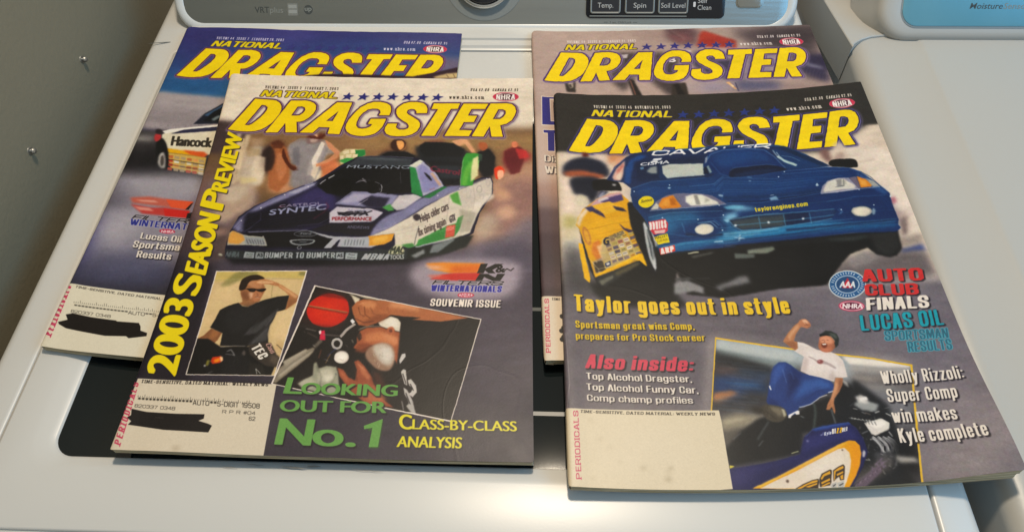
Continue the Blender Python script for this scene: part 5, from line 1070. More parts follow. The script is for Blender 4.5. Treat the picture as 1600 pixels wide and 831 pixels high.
P|e8c898|0.6|0.8|0|||0|0|0,0|27.4,187.9 33,191.5 34.7,178.1 30.6,174.6
P|9a9080|0.8|1|0|||0|0|0,0|23.3,172.7 30.8,177.9 32.7,166.5 25.9,162.2
T|4a4034|0.3|1|0||0|0.2,0.1||26.03 163.84 5.97 2.67 -0.78 8.92|M&
P|b8a878|0.6|0.9|0|||0|0|0,0|31.9,194.9 48.6,204.1 50.8,198.9 59.9,182.1 32.7,166.5 30.3,181.3
P|c8a040|0.15|0.9|0|||0|0|0,0|32.8,193.5 36.7,195.2 37.3,192.3 33.6,190.7
P|8a7a78|0.15|0.9|0|||0|0|0,0|33.8,189.8 37.6,191.5 38.2,188.6 34.5,187
L|3a3440|0.15|0.8|0|0.525|34.6,188.8 37.4,190
P|a08060|0.15|0.9|0|||0|0|0,0|34.7,186.1 38.5,187.8 39.1,184.9 35.5,183.3
L|4a4440|0.15|0.8|0|0.522|35.6,185.2 38.3,186.3
P|c8c0b0|0.15|0.9|0|||0|0|0,0|35.7,182.5 39.5,184.1 40,181.3 36.4,179.7
P|d8d0c0|0.15|0.9|0|||0|0|0,0|36.6,178.8 40.4,180.5 41,177.6 37.3,176
L|7a3430|0.15|0.8|0|0.516|37.4,177.9 40.1,179
P|8a7a78|0.15|0.9|0|||0|0|0,0|37.5,175.2 41.3,176.8 41.9,174 38.2,172.4
L|3a3440|0.15|0.8|0|0.513|38.4,174.3 41,175.3
P|a08060|0.15|0.9|0|||0|0|0,0|37.5,195.6 41.3,197.3 41.9,194.4 38.2,192.7
L|4a4440|0.15|0.8|0|0.529|38.4,194.6 41.1,195.7
P|a89858|0.15|0.9|0|||0|0|0,0|38.4,191.9 42.3,193.5 42.8,190.6 39.2,189
P|5a5468|0.15|0.9|0|||0|0|0,0|39.4,188.2 43.2,189.8 43.8,186.9 40.1,185.3
P|5a5468|0.15|0.9|0|||0|0|0,0|40.3,184.5 44.1,186.1 44.7,183.3 41,181.6
L|3a3440|0.15|0.8|0|0.52|41.1,183.5 43.8,184.6
P|d8d0c0|0.15|0.9|0|||0|0|0,0|41.2,180.8 45,182.4 45.6,179.6 41.9,178
L|3a3440|0.15|0.8|0|0.517|42,179.8 44.7,180.9
P|7a6a70|0.15|0.9|0|||0|0|0,0|42.1,177.2 45.9,178.8 46.4,176 42.8,174.4
L|4a4440|0.15|0.8|0|0.514|42.9,176.2 45.6,177.3
P|a89858|0.15|0.9|0|||0|0|0,0|42.2,197.7 46,199.3 46.6,196.4 42.9,194.7
L|4a4440|0.15|0.8|0|0.531|43,196.6 45.8,197.8
P|b06a5a|0.15|0.9|0|||0|0|0,0|43.1,193.9 46.9,195.6 47.5,192.7 43.8,191
L|4a4440|0.15|0.8|0|0.528|43.9,192.9 46.7,194
P|d8d0c0|0.15|0.9|0|||0|0|0,0|44,190.2 47.8,191.8 48.4,188.9 44.7,187.3
L|4a4440|0.15|0.8|0|0.525|44.9,189.2 47.6,190.3
P|a89858|0.15|0.9|0|||0|0|0,0|44.9,186.5 48.7,188.1 49.3,185.2 45.6,183.6
L|4a4440|0.15|0.8|0|0.522|45.8,185.5 48.5,186.6
P|d8d0c0|0.15|0.9|0|||0|0|0,0|45.8,182.8 49.6,184.4 50.2,181.6 46.5,180
L|4a4440|0.15|0.8|0|0.519|46.6,181.8 49.4,182.9
P|8a7a78|0.15|0.9|0|||0|0|0,0|46.7,179.1 50.5,180.7 51,177.9 47.4,176.3
P|e0d8c8|0.15|0.9|0|||0|0|0,0|47.6,175.5 51.4,177.1 51.9,174.3 48.3,172.7
L|7a3430|0.15|0.8|0|0.513|48.4,174.6 51.1,175.6
P|c8a040|0.15|0.9|0|||0|0|0,0|46.9,199.7 50.8,201.4 51.3,198.4 47.6,196.8
L|3a3440|0.15|0.8|0|0.532|47.7,198.7 50.5,199.8
P|d8d0c0|0.15|0.9|0|||0|0|0,0|47.8,195.9 51.6,197.6 52.2,194.7 48.5,193
L|7a3430|0.15|0.8|0|0.529|48.6,194.9 51.4,196
P|a08060|0.15|0.9|0|||0|0|0,0|48.7,192.2 52.5,193.8 53.1,190.9 49.4,189.3
L|7a3430|0.15|0.8|0|0.526|49.5,191.2 52.3,192.3
P|e0d8c8|0.15|0.9|0|||0|0|0,0|49.6,188.5 53.4,190.1 53.9,187.2 50.2,185.6
L|3a3440|0.15|0.8|0|0.523|50.4,187.5 53.1,188.5
P|a89858|0.15|0.9|0|||0|0|0,0|50.4,184.8 54.3,186.4 54.8,183.5 51.1,181.9
L|3a3440|0.15|0.8|0|0.52|51.3,183.8 54,184.9
P|c8a040|0.15|0.9|0|||0|0|0,0|51.3,181.1 55.1,182.7 55.7,179.9 52,178.3
L|7a3430|0.15|0.8|0|0.517|52.1,180.1 54.9,181.2
P|8a7a78|0.15|0.9|0|||0|0|0,0|52.2,177.5 56,179 56.5,176.2 52.9,174.7
L|4a4440|0.15|0.8|0|0.514|53,176.5 55.7,177.5
P|a89858|0.15|0.9|0|||0|0|0,0|51.6,201.7 55.5,203.4 56,200.4 52.3,198.8
P|5a5468|0.15|0.9|0|||0|0|0,0|52.5,197.9 56.3,199.6 56.9,196.7 53.2,195
P|c8a040|0.15|0.9|0|||0|0|0,0|53.3,194.2 57.2,195.8 57.7,192.9 54,191.3
L|7a3430|0.15|0.8|0|0.528|54.2,193.2 56.9,194.3
P|5a5468|0.15|0.9|0|||0|0|0,0|54.2,190.4 58.1,192.1 58.6,189.2 54.9,187.6
L|7a3430|0.15|0.8|0|0.525|55.1,189.4 57.8,190.5
P|a89858|0.15|0.9|0|||0|0|0,0|55.1,186.7 58.9,188.3 59.4,185.5 55.8,183.9
P|7a6a70|0.15|0.9|0|||0|0|0,0|55.9,183 59.8,184.6 60.3,181.8 56.6,180.2
L|4a4440|0.15|0.8|0|0.519|56.8,182.1 59.5,183.1
P|a89858|0.15|0.9|0|||0|0|0,0|56.8,179.4 60.6,181 61.1,178.1 57.5,176.6
L|4a4440|0.15|0.8|0|0.516|57.6,178.4 60.3,179.5
P|7a6a70|0.15|0.9|0|||0|0|0,0|56.3,203.8 60.2,205.4 60.8,202.4 57,200.8
L|4a4440|0.15|0.8|0|0.535|57.2,202.7 59.9,203.8
P|e0d8c8|0.15|0.9|0|||0|0|0,0|57.2,199.9 61.1,201.6 61.6,198.6 57.9,197
L|7a3430|0.15|0.8|0|0.532|58,198.9 60.8,200
P|c8a040|0.15|0.9|0|||0|0|0,0|58,196.2 61.9,197.8 62.4,194.9 58.7,193.3
L|7a3430|0.15|0.8|0|0.529|58.9,195.2 61.6,196.2
P|c8a040|0.15|0.9|0|||0|0|0,0|58.9,192.4 62.8,194 63.3,191.1 59.6,189.5
L|3a3440|0.15|0.8|0|0.526|59.7,191.4 62.5,192.5
P|e0d8c8|0.15|0.9|0|||0|0|0,0|59.7,188.7 63.6,190.3 64.1,187.4 60.4,185.8
L|7a3430|0.15|0.8|0|0.523|60.6,187.7 63.3,188.7
P|b06a5a|0.15|0.9|0|||0|0|0,0|60.6,185 64.4,186.6 64.9,183.7 61.2,182.1
L|7a3430|0.15|0.8|0|0.52|61.4,184 64.1,185
P|8a7a78|0.15|0.9|0|||0|0|0,0|61.4,181.3 65.2,182.9 65.8,180 62.1,178.5
T|2c2a3a|0.15|1|0||0|0.15,0.1||33.06 188.95 3.57 1.83 -0.09 6.83|G
T|5a5048|0.2|1|0||0|0.05,0.05||37.43 194.74 11.52 5.88 -0.54 3.77|HAMBURGER
P|3a4468|0.2|1|0|||0|0|0,0|32.4,172.2 36.5,174.9 36.8,170.8 33,168.2
P|d8d4cc|0.2|1|0|||0|0|0,0|33.4,172.3 35.7,173.5 36,171.5 33.8,170.2
P|e8b428|0.3|1|0|||0|0|0,0|13.7,190.6 17,189.9 18.8,174.1 21.2,158 20.4,154 16.7,157.8 14.9,173.9
P|e8b428|0.3|1|0|||0|0|0,0|58,182.1 62.6,182.2 64.8,171.4 62.7,170.3 58,175.4 54.8,176.2 25.8,159.8 24.6,161.4 54.4,179.5
P|2e3030|0.6|1|0|||0|0|0,0|25.1,159 56.7,175.4 59.1,173 31.7,151.3 26.7,153.5
P|6c6c60|0.6|1|0|||0|0|0,0|26.8,155.9 37.5,161.9 38,159.5 29.2,152
P|b09858|1.2|0.5|0|||0|0|0,0|38.9,163.5 56.5,173.8 57.7,172.1 40,161.1
P|0f1013|0.5|1|1|||0|0|0,0|27.7,249.9 28.7,254.7 35.9,257 45.8,256.4 49.6,251.7 50.5,245 46.3,244.9 32.3,244.4 28.2,246.1
P|c8c8c8|0.6|0.8|0|||0|0|0,0|43.4,252.4 46.8,252 46.4,249.7 43.6,250
P|2a3048|0.8|1|0|||0|0|0,0|29.7,235.9 33.7,244.5 40.6,243.8 36.2,239.9
P|b8b8c8|0.7|0.7|0|||0|0|0,0|31.2,237.8 34.3,242.6 37.8,243.7 33.9,237
P|14161a|0.5|1|1|||0|0|0,0|54.2,231.1 59.1,231.6 64.9,220.4 68.7,204.5 71.1,189 70.4,167.4 68.4,162.2 64.9,165.7 61.1,180.5 57.2,195.6 54.5,211.3
P|b8bcbc|0.5|1|1|||0|0|0,0|64.3,211.5 66.6,209.7 68.8,192.4 70.2,174 69.2,167.4 66.8,172.3 64.5,188.9
P|50585c|0.5|1|1|||0|0|0,0|66,204.4 67.9,202.7 69.4,182.3 68.4,175.6 66.7,183.9
L|e0e4e4|0.4|1|0|0.387|65.1,211.5 68.5,189 68.7,165.8
C|
P|1a2c58|0.35|1|0|||0|0|0,0|39.4,256.1 46.9,271.1 56.4,281.3 64.1,286.6 78.9,289.4 108.4,291.5 151.1,294.9 182.9,291.5 192.2,287.7 206.1,277.4 221.4,264.2 182.7,261.1 58.4,247.1 52.6,253.7
P|d8b0a0|0.7|1|0|||0|0|0,0|43.9,259.2 48.2,269.1 56.1,278.3 54.8,271.3 52.4,259.5 49.9,255.5 45.1,256.3
P|b86a60|0.7|0.8|0|||0|0|0,0|48,267.2 54.4,275.3 54,270.3 48.4,263.2
P|e8dcc8|0.7|0.8|0|||0|0|0,0|47.6,261.3 52.1,265.3 50.7,256.5 47.3,257.4
L|b8a0c0|0.3|1|0|0.332|41.5,260.1 48.4,272.1 56.3,280.9
P|214a8c|0.8|1|0|||0|0|0,0|53.3,253.7 55.3,269.3 60.5,279.4 68.3,284.6 74,283.6 62.9,273.4 59.8,263.5 58.1,251.9
P|20508c|0.5|0.8|0|||0|0|0,0|78.9,289.4 151.1,294.9 182.9,291.5 192.2,287.7 206.1,277.4 203.1,277.7 189.6,286.4 181.1,290 150.8,293.1 78.7,286.9
P|142448|1.5|1|0|||0|0|0,0|63.2,277.4 121.8,282.9 122.9,261.1 84,256.9 64,254.9
P|bcc4bc|0.5|1|0|||0|0|0,0|85,272 91.7,274 119.3,274.2 118.6,261.2 95.6,259.4 87.7,258.3 84.8,263.7
P|a8b0a8|0.7|0.8|0|||0|0|0,0|75.5,270.6 81.1,272 80.5,263.7 76.2,263.7 72.1,265.6
P|5a7ca0|0.3|1|0|||0|0|0,0|67.6,270.5 70.5,271.2 70.3,268.6 67.4,268
P|18305c|0.4|1|0|||0|0|0,0|83.1,274.6 85.4,274.6 84.8,263.7 87.7,258.3 81.3,257.9
T|e8e8e8|0.2|1|0||0|0.16,0.14|g|77.59 283.64 98.49 4.66 3.12 6.13|CAVALIER
T|d8dce0|0.15|1|0||0|0.16,0.08||67.79 272.32 23.73 2.84 1.03 3.2|CISMA
P|e0e4e8|0.3|1|0|||0|0|0,0|79.4,280.4 86.7,281.2 85,278.8 77.7,277.6
P|e0e4e8|0.3|1|0|||0|0|0,0|76.2,277.2 82.8,278.4 81.9,276.4 77.5,275.6
P|16386c|0.8|1|0|||0|0|0,0|177.6,286.8 181.7,287.1 195.8,280.9 218.8,265.2 203.1,263.5 184.9,263.3
P|0f2a50|0.6|1|0|||0|0|0,0|182.2,289.2 188.5,290.1 219.8,265.1 213.7,265.1 196.2,278
P|a8c0c0|0.4|1|0|||0|0|0,0|179.9,278.2 182.2,279.4 185.3,274.9 195.1,268.4 193.7,266.5 184.8,272.2
L|c8d4d8|0.4|1|0|0.598|178.4,286 180.9,278.1 182.2,279.4 181,283.7
L|90b0c8|0.3|1|0|0.296|184.2,279.2 191.9,277.1 198,272.3
P|15386e|0.3|1|0|122e66|71.3,216.9 254.1,208.7|0|0|0,0|58.4,247.7 75.3,255 103.9,257.7 122.6,259.1 134.5,268.4 183.1,263.1 218.2,263.6 235.8,260.8 244.2,255.2 253.5,242 260.6,230.3 259.4,219.1 259.7,207.9 259.8,203.3 258.1,199 259.1,195.6 255,192.6 221.3,195.2 178.2,192.6 135.8,189.7 121.8,188.7 131.8,187.8 86.4,183.7 74.3,181.5 71.9,195.8 67.9,209.7 62.3,222.2 58.2,229.4 57.1,240.5
P|1d4884|5|0.6|0|||0|0|0,0|60.5,247.2 89.3,254 117.9,256.4 143.1,254.4 138.7,258 177,255.5 217.2,259.6 237.6,256.1 221.6,253.1 173.5,238 129.4,236.6 101.9,242.5 66.3,235.1
P|0c2450|2.5|0.55|0|||0|0|0,0|58.9,245.2 68.7,231.4 99.5,224.1 138.4,226.5 173.1,236.1 209,238.7 211,234.6 171.9,230.4 128.2,229 137.5,221.1 99,220.4 68.8,218.7 58.9,229.4
P|2a78ac|2.2|0.9|0|||0|0|0,0|71.1,189 95.3,191.6 133.6,198.4 167.7,210 209.9,206.5 257.8,201.8 257.4,198.2 193.8,198.9 122.5,193.2 94.5,185.6 75.8,183.1
P|5aa0c8|2|0.7|0|||0|0|0,0|117.1,195.5 133.6,198.4 132.1,200.9 167,206.4 166.5,203.7 131.5,197.3 132.6,192.4 117.8,191.2
P|3a8cb8|3|0.6|0|||0|0|0,0|68.6,216.9 82.7,221.4 99.2,222.2 109.8,219.4 106.2,213.2 97.6,209.8 88.9,204.6 77.6,199.3 72.6,202.8
P|2f86b0|2.5|0.6|0|||0|0|0,0|117.6,198.9 135.4,208.8 126.1,215.8 127.4,206.5 152,201.8 183.4,203.4 210.3,208.3 224.4,206.8 194.2,200.7 151.3,198.2 122.9,195.8 121.7,191.1
P|8cc4dc|1.8|0.8|0|||0|0|0,0|137.8,222.9 128,228 139.6,228.5 156.1,223.8 141.5,222.7 128.1,219.5 125.5,212.1 136,212.3
P|10306a|3|0.4|0|||0|0|0,0|84.5,213.4 104,216.8 120,214.6 123.5,202.2 114.7,197.2 96.3,199.3
L|4a8cc0|0.5|0.7|0|0.467|118.1,215.6 123.2,209.2 124.2,202.2 116.3,198.9 96.2,198.4 83.1,201.1
L|7ab0d8|0.4|0.7|0|0.387|93.8,211.6 94.7,202.8 98.9,199.3
P|122c62|5|0.55|0|||0|0|0,0|210.6,232.7 257.1,228.9 257.9,204.5 223,201.5 204.3,207
P|3c66a4|1.2|0.6|0|||0|0|0,0|242,255.5 252,242.2 259.4,231.5 257.1,228.9 247.7,237.9 239.8,252.8
L|5c88c0|0.4|0.8|0|0.434|182.9,262.1 218.1,263.2 235.6,260.2 244.1,254.7 255,236.9
L|0c2048|0.5|1|0|0.831|131.6,232.3 157.5,231.3 187.5,234.9 212,238.8
L|5a8cc8|0.3|0.7|0|0.332|131.4,231.1 157.3,230.2 187.2,233.8 211.7,237.4
L|0e2450|0.4|1|0|0.549|122.4,192.6 179.5,198.2 223.2,202.4 258.9,200.7
L|5c9ccc|0.5|0.7|0|0.472|122.8,194.9 165.9,201 194.6,202.4 258.2,203
L|a8d8e8|0.6|1|0|0.474|123.2,197.6 137.2,198 151.6,200
L|f4f8fa|0.6|1|0|0.631|131.4,196.4 138.9,195.2
L|f4f8fa|0.6|1|0|0.554|136.1,199.3 134.3,192.7
L|0a1c40|0.2|0.9|0|0.623|121.7,187.9 135.7,189 178.1,191.9 221.1,194.5 255.6,192.2
P|9ccbe0|0.3|0.6|0|||0|0|0,0|125.8,214 130.2,214.7 152.1,217.5 173.7,218.1 173.5,217 151.8,216.2 134.4,214.8 128.2,211.1
P|6cb4d0|0.6|0.7|0|||0|0|0,0|127.9,227.1 136.7,228.2 145.2,227.1 140.5,225 130.3,224.3
P|12305c|0.8|0.6|0|||0|0|0,0|129.7,238.5 158.8,237.8 188.5,239.7 212.9,242.2 212.3,239.9 187.9,236.8 158.2,234.8 129.1,235.1
P|7ab4cc|0.6|0.6|0|||0|0|0,0|123.8,201.2 140.8,202 166.6,204.6 166.4,203.1 140.4,200.2 123.4,199
P|0c2450|0.5|0.7|0|||0|0|0,0|171.9,202.8 223.9,205 258.9,205.3 258.9,202.9 223.2,202.4 171.4,200.3
L|8cb4d8|0.2|0.6|0|0.344|243.5,255.1 249.5,249.5 255.5,238.8 258.7,234.1
L|0a1c40|0.3|0.5|0|0.516|243.1,254 240.9,248.7 239.9,236.6
L|5c94c4|0.4|0.5|0|0.413|209.2,227.1 233.6,230.1 257,228.6
L|0a1a3c|0.5|0.5|0|0.498|257.1,228.9 259.4,219.1 258.3,208.1
L|8cbcd8|0.35|0.7|0|0.39|68.7,217.2 85.5,222 107.5,222.8 126.8,223
L|0c2450|0.3|0.7|0|0.469|67.4,218.6 68.3,213.3 69.5,199.3 73.9,184
L|081830|0.2|0.9|0|0.593|86.3,183.3 131.7,187.2
P|0a1c40|0.5|0.6|0|||0|0|0,0|95.4,202.8 109.7,199.4 123.2,200.5 123.6,198.7 109.3,197 94.9,199.3
L|a8d8ec|0.25|0.8|0|0.31|108.8,212.2 118.4,212.9 121.8,208.4
P|4894bc|0.6|0.7|0|||0|0|0,0|76.4,189.1 95.5,193.3 133.2,195.8 132.9,194.1 95.2,191.1 76.9,187
P|d8f0f8|0.4|0.8|0|||0|0|0,0|115.4,192.9 122.2,193.9 122,192.9 115.5,192.1
L|4078b4|0.18|0.255|0|0.725|134.1,266.1 182.6,261.3
L|18407c|0.18|0.271|0|0.482|133.8,264.4 181.4,259.9
L|6c9ccc|0.18|0.255|0|0.718|180.7,259.1 215.2,259.8 234.8,257.5
L|0a2048|0.18|0.237|0|0.709|79.1,249.7 104.2,251.6
L|6c9ccc|0.18|0.219|0|0.293|61.7,243.6 79.2,249
L|6c9ccc|0.18|0.347|0|0.708|104.4,249.3 123.8,251.1 133.1,259.7
L|6c9ccc|0.18|0.357|0|0.472|124.2,249.6 132.8,258 176.6,254.3
L|2c5c9c|0.18|0.259|0|0.294|104.7,246.4 124.4,248.5
L|4078b4|0.18|0.262|0|0.474|174.7,252.2 208,253.4 229,252.7
L|6c9ccc|0.18|0.278|0|0.468|105,243.4 125.1,245.8 132.2,254.1 173.7,251
L|4078b4|0.18|0.296|0|0.708|172.4,249.4 205.2,250.9
L|6c9ccc|0.18|0.178|0|0.699|105.2,240.8 125.6,243.5 131.8,251.7 171.9,248.9
L|4078b4|0.18|0.182|0|0.471|170.6,247.4 203,249 224.8,249.2
L|2c5c9c|0.18|0.323|0|0.47|169.7,246.4 202,248 224,248.5
L|4078b4|0.18|0.316|0|0.464|82.2,236.2 105.7,236.3
L|6c9ccc|0.18|0.235|0|0.29|65.3,236.1 82.6,234.6 105.8,234.5 126.9,237.8
L|6c9ccc|0.18|0.364|0|0.293|130.7,244.9 166.8,243 198.5,244.8
L|6c9ccc|0.18|0.163|0|0.695|65.8,235.1 83.1,232.6
L|6c9ccc|0.18|0.188|0|0.462|127.6,234.7 130.4,242.7 165.1,241
L|4078b4|0.18|0.343|0|0.287|106.3,229.8 127.9,233.6 130.2,241.6
L|18407c|0.18|0.336|0|0.69|128.2,232.1 129.9,240 163.1,238.6 194,240.8
L|6c9ccc|0.18|0.246|0|0.461|67.1,232.4 84.3,227.4 106.6,226.5 128.6,230.6
L|18407c|0.18|0.264|0|0.457|84.6,226.2 106.7,225 128.9,229.3
L|6c9ccc|0.18|0.16|0|0.46|67.7,231.2 84.8,225.1 106.9,223.8
L|2c5c9c|0.18|0.286|0|0.692|159.2,234.1 189.3,236.5
L|6c9ccc|0.18|0.214|0|0.691|158.3,233 188.2,235.6 212.6,238.9
L|8cc4dc|0.18|0.305|0|0.285|171,225.9 200.4,227.3 230.1,228.2
L|2c6ca4|0.18|0.166|0|0.281|90.4,215.7 112.1,216.4 136.9,218.2 141.6,223
L|8cc4dc|0.18|0.254|0|0.281|90.3,215.1 112,215.8 136.8,217.6
L|4c94c0|0.18|0.32|0|0.281|90.3,214.5 111.9,215.3 136.8,217.1
L|0a2048|0.18|0.263|0|0.672|90.3,213.4 111.8,214.2
L|0a2048|0.18|0.328|0|0.279|71.6,209.6 90.2,212.9
L|4c94c0|0.18|0.248|0|0.28|90.2,212.2 111.6,213 136.4,214.8
L|0a2048|0.18|0.201|0|0.447|90.2,211.1 111.5,212
L|4c94c0|0.18|0.208|0|0.279|90.2,210.5 111.4,211.5
L|8cc4dc|0.18|0.28|0|0.675|140.5,216.7 169.6,219
L|14386c|0.18|0.205|0|0.669|111.2,210.2 135.9,211.9 140.4,216.3
L|2c6ca4|0.18|0.331|0|0.451|169.3,217.7 198.5,219.1
L|14386c|0.18|0.249|0|0.282|169.2,217.2 198.4,218.6 227.8,219.5
L|2c6ca4|0.18|0.153|0|0.445|135.5,209.5 140,213.8 169,216.2 198.2,217.6
L|0a2048|0.18|0.21|0|0.443|90,206 110.8,207.2
L|14386c|0.18|0.257|0|0.28|139.7,212.3 168.7,214.7 197.8,216.1
L|2c6ca4|0.18|0.326|0|0.443|110.5,205.5 135.1,207.1 139.6,211.3
L|8cc4dc|0.18|0.32|0|0.443|110.5,205.1 135,206.7 139.5,210.9 168.4,213.4
L|2c6ca4|0.18|0.276|0|0.447|168.2,212.5 197.3,213.9 226.6,214.8 258.2,213.5
L|0a2048|0.18|0.276|0|0.672|197.1,213.2 226.4,214.1
L|2c6ca4|0.18|0.333|0|0.275|89.8,201 110.1,202.4 134.6,204.1 139,208.1
L|0a2048|0.18|0.258|0|0.662|134.5,203.6 138.9,207.6
L|14386c|0.18|0.155|0|0.276|134.3,202.7 138.8,206.7 167.6,209.3 196.5,210.7
L|4c94c0|0.18|0.169|0|0.273|74,196.3 89.8,198.8 109.8,200.4
L|14386c|0.18|0.176|0|0.274|89.7,198.1 109.7,199.8 134.1,201.3 138.5,205.2
L|4c94c0|0.18|0.231|0|0.273|74.2,195.1 89.7,197.5 109.6,199.2
L|8cc4dc|0.18|0.328|0|0.444|195.8,207.7 224.9,208.6
L|4c94c0|0.18|0.234|0|0.438|109.4,197.6 133.7,199.2 138.1,202.9
L|8cc4dc|0.18|0.264|0|0.272|74.6,192.8 89.6,195 109.3,196.8
L|2c6ca4|0.18|0.196|0|0.437|109.2,196.3 133.5,197.8
L|4c94c0|0.18|0.295|0|0.277|195.2,204.9 224.1,205.7 257.4,204.9
L|2c6ca4|0.18|0.214|0|0.441|166.2,202.7 195,204.1 223.9,205 257.3,204.2
L|4c94c0|0.18|0.281|0|0.653|108.9,194.1 133.1,195.6 137.5,199.1
L|0a2048|0.18|0.308|0|0.652|108.8,193.3 133,194.7 137.3,198.3 165.9,201.1
L|4c94c0|0.18|0.197|0|0.661|194.5,202.1 223.4,203 257.1,202.2
L|4c94c0|0.18|0.197|0|0.437|137.1,197.2 165.7,200 194.4,201.5 223.2,202.3
L|4c94c0|0.18|0.311|0|0.275|194.2,200.7 223,201.6 257,200.9
L|8cc4dc|0.18|0.246|0|0.271|108.4,190.6 132.5,192 136.8,195.4
L|14386c|0.18|0.277|0|0.439|193.9,199.4 222.7,200.2 256.9,199.6
L|0a2048|0.18|0.294|0|0.656|165.1,196.9 193.7,198.4 222.4,199.2
L|b87820|0.18|0.323|0|0.284|25.5,221.4 39.6,227.4 52,226.2
L|f0c860|0.18|0.261|0|0.453|25.6,218.4 39.6,224.3 52.3,223.7
L|8c5a18|0.18|0.291|0|0.279|17.7,207.9 25.8,212.2 39.7,217.8 53,218.6
L|b87820|0.18|0.16|0|0.279|25.9,208.5 39.8,213.9
L|8c5a18|0.18|0.327|0|0.664|18.2,202.9 26,205.1 39.8,210.4 53.8,212.7
L|b87820|0.18|0.309|0|0.66|18.7,198.3 26.2,198.6 39.9,203.6 54.5,207.3
L|8c5a18|0.18|0.218|0|0.437|26.3,194.5 40,199.4
L|f0c860|0.18|0.319|0|0.437|19.2,194.2 26.4,192.8 40,197.6
L|f0c860|0.18|0.151|0|0.653|19.5,191.1 26.6,188.4 40.1,193
L|fff0b0|0.18|0.328|0|0.27|20,186.9 26.8,182.5
L|f0c860|0.18|0.249|0|0.647|20.2,185.3 26.9,180.3 40.2,184.6 56.5,191.9
L|8c5a18|0.18|0.278|0|0.265|27.1,174 40.4,178.1
L|f0c860|0.18|0.204|0|0.267|20.8,179.7 27.1,172.4
L|fff0b0|0.18|0.349|0|0.637|21.3,175.7 27.3,166.8 40.5,170.6 58.1,180.5
E|e8f4fc|0.2|0.85|0|143.4|267.92|0.6|-0.03|-0.1|-0.61
E|e8f4fc|0.2|0.85|0|182.78|261.49|0.59|-0.05|-0.13|-0.6
E|e8f4fc|0.2|0.85|0|206.14|246.45|0.58|-0.06|-0.14|-0.58
E|e8f4fc|0.2|0.85|0|237.69|236.93|0.58|-0.07|-0.15|-0.56
E|e8f4fc|0.2|0.85|0|244.89|220.13|0.57|-0.07|-0.16|-0.54
E|e8f4fc|0.2|0.85|0|260.19|226.58|0.57|-0.08|-0.17|-0.55
E|e8f4fc|0.2|0.85|0|126.52|218.62|0.57|-0.02|-0.09|-0.56
E|e8f4fc|0.2|0.85|0|218.66|218.18|0.57|-0.06|-0.14|-0.55
E|e8f4fc|0.2|0.85|0|60.22|244.31|0.58|0.01|-0.05|-0.59
E|e8f4fc|0.2|0.85|0|88.96|251.15|0.59|-0|-0.07|-0.6
E|e8f4fc|0.2|0.85|0|106.45|214.94|0.57|-0.01|-0.08|-0.56
E|e8f4fc|0.2|0.85|0|123.76|203.92|0.56|-0.02|-0.09|-0.54
E|e8f4fc|0.2|0.85|0|79.51|216.94|0.57|0|-0.06|-0.56
E|e8f4fc|0.2|0.85|0|177.2|256.29|0.59|-0.05|-0.12|-0.59
E|e8f4fc|0.2|0.85|0|124.95|228.91|0.57|-0.02|-0.09|-0.57
P|12306a|0.35|1|0|||0|0|0,0|118.3,261.8 118.5,270.7 121.5,280.3 125.4,286.5 135.2,290.3 149.7,291.4 165.7,289.5 173.4,286.4 178.5,279 183.6,266.8 184.4,263.3 177.3,260.5 161.9,258.7 141.9,257.7 130.8,262.7 123.8,262.3
P|1c4480|2.2|0.8|0|||0|0|0,0|126.9,282.9 136.8,287.4 165.3,287.1 171.7,283 174.8,273 154.8,274.5 138.9,269.8 131.8,268.8
P|0d1a3a|0.5|1|1|||0|0|0,0|137.9,258.7 139.3,265 143.6,268 170.2,270.1 182.5,266.2 184.7,263.1 172.4,261.2 154.1,259.2 140.9,257.8
P|16305c|1|0.7|0|||0|0|0,0|142.5,261.5 163.3,265.6 182.1,264.2 162.3,260.3 142.1,258.8
L|88b0dc|0.45|0.8|0|0.473|122.7,278.2 126.6,284.3 137,288.8 159.5,289.2 171.4,286.6 178,279 184.5,265.3
L|6c9cd0|0.4|0.8|0|0.348|139.4,265.4 143.7,268.5 170.3,270.6 178,268.9
L|5a8cc8|0.5|0.6|0|0.354|124.9,276 130.8,262.7 138.9,257.6 161.9,258.7 184.3,262.9
P|b8bcc0|0.4|0.7|0|||0|0|0,0|121.5,280.3 123.9,283 122.4,276.1 120.4,273.4
P|8098a0|0.4|1|0|||0|0|0,0|121,270.6 123.2,271.9 124.6,264.3 122.4,263
P|10182c|0.5|0.8|0|||0|0|0,0|117.4,262.5 118.8,269.3 121,270.6 122.3,262.6
L|9abcd8|0.5|1|0|0.402|151.8,257.6 155.7,256.9
L|c8dce8|0.4|1|0|0.571|152.6,253.5 154.2,253.4
P|6c6c88|0.35|1|0|||0|0|0,0|70.5,224.5 75.8,233.3 84.8,239.8 93.5,242.2 110.2,241.9 121,239.2 130.7,230.2 113.7,227.8 93,226.7
P|d08030|0.4|1|0|||0|0|0,0|77.5,229.6 81.7,237 90.5,240.4 95.6,228.1 91.6,226.9 80.5,226
P|e8a850|0.8|0.7|0|||0|0|0,0|78.8,228.7 82.9,235.2 87.3,237 86.3,228.7
P|a85a20|0.6|0.6|0|||0|0|0,0|87.3,237 90.5,237.9 91.9,229.6 87.8,229.6
P|c8c8b8|0.4|1|0|||0|0|0,0|71.6,225.6 76.4,232.4 78.2,229.6 77.1,226
P|e0e0d4|0.6|1|0|||0|0|0,0|100,238.8 105.9,240.9 112.8,240.4 124.1,232.6 125.1,229.8 102.9,228.9 99.3,233.2
P|8c8c88|0.5|1|0|||0|0|0,0|106.5,240.1 109.3,240.5 110.6,230.2 107.1,229.8
P|a4a49c|0.6|0.8|0|||0|0|0,0|115.2,237.5 118.9,234.6 114.3,231.4
L|d8dce0|0.3|1|0|0.315|70.4,224.1 92.9,226.3 130.6,229.8
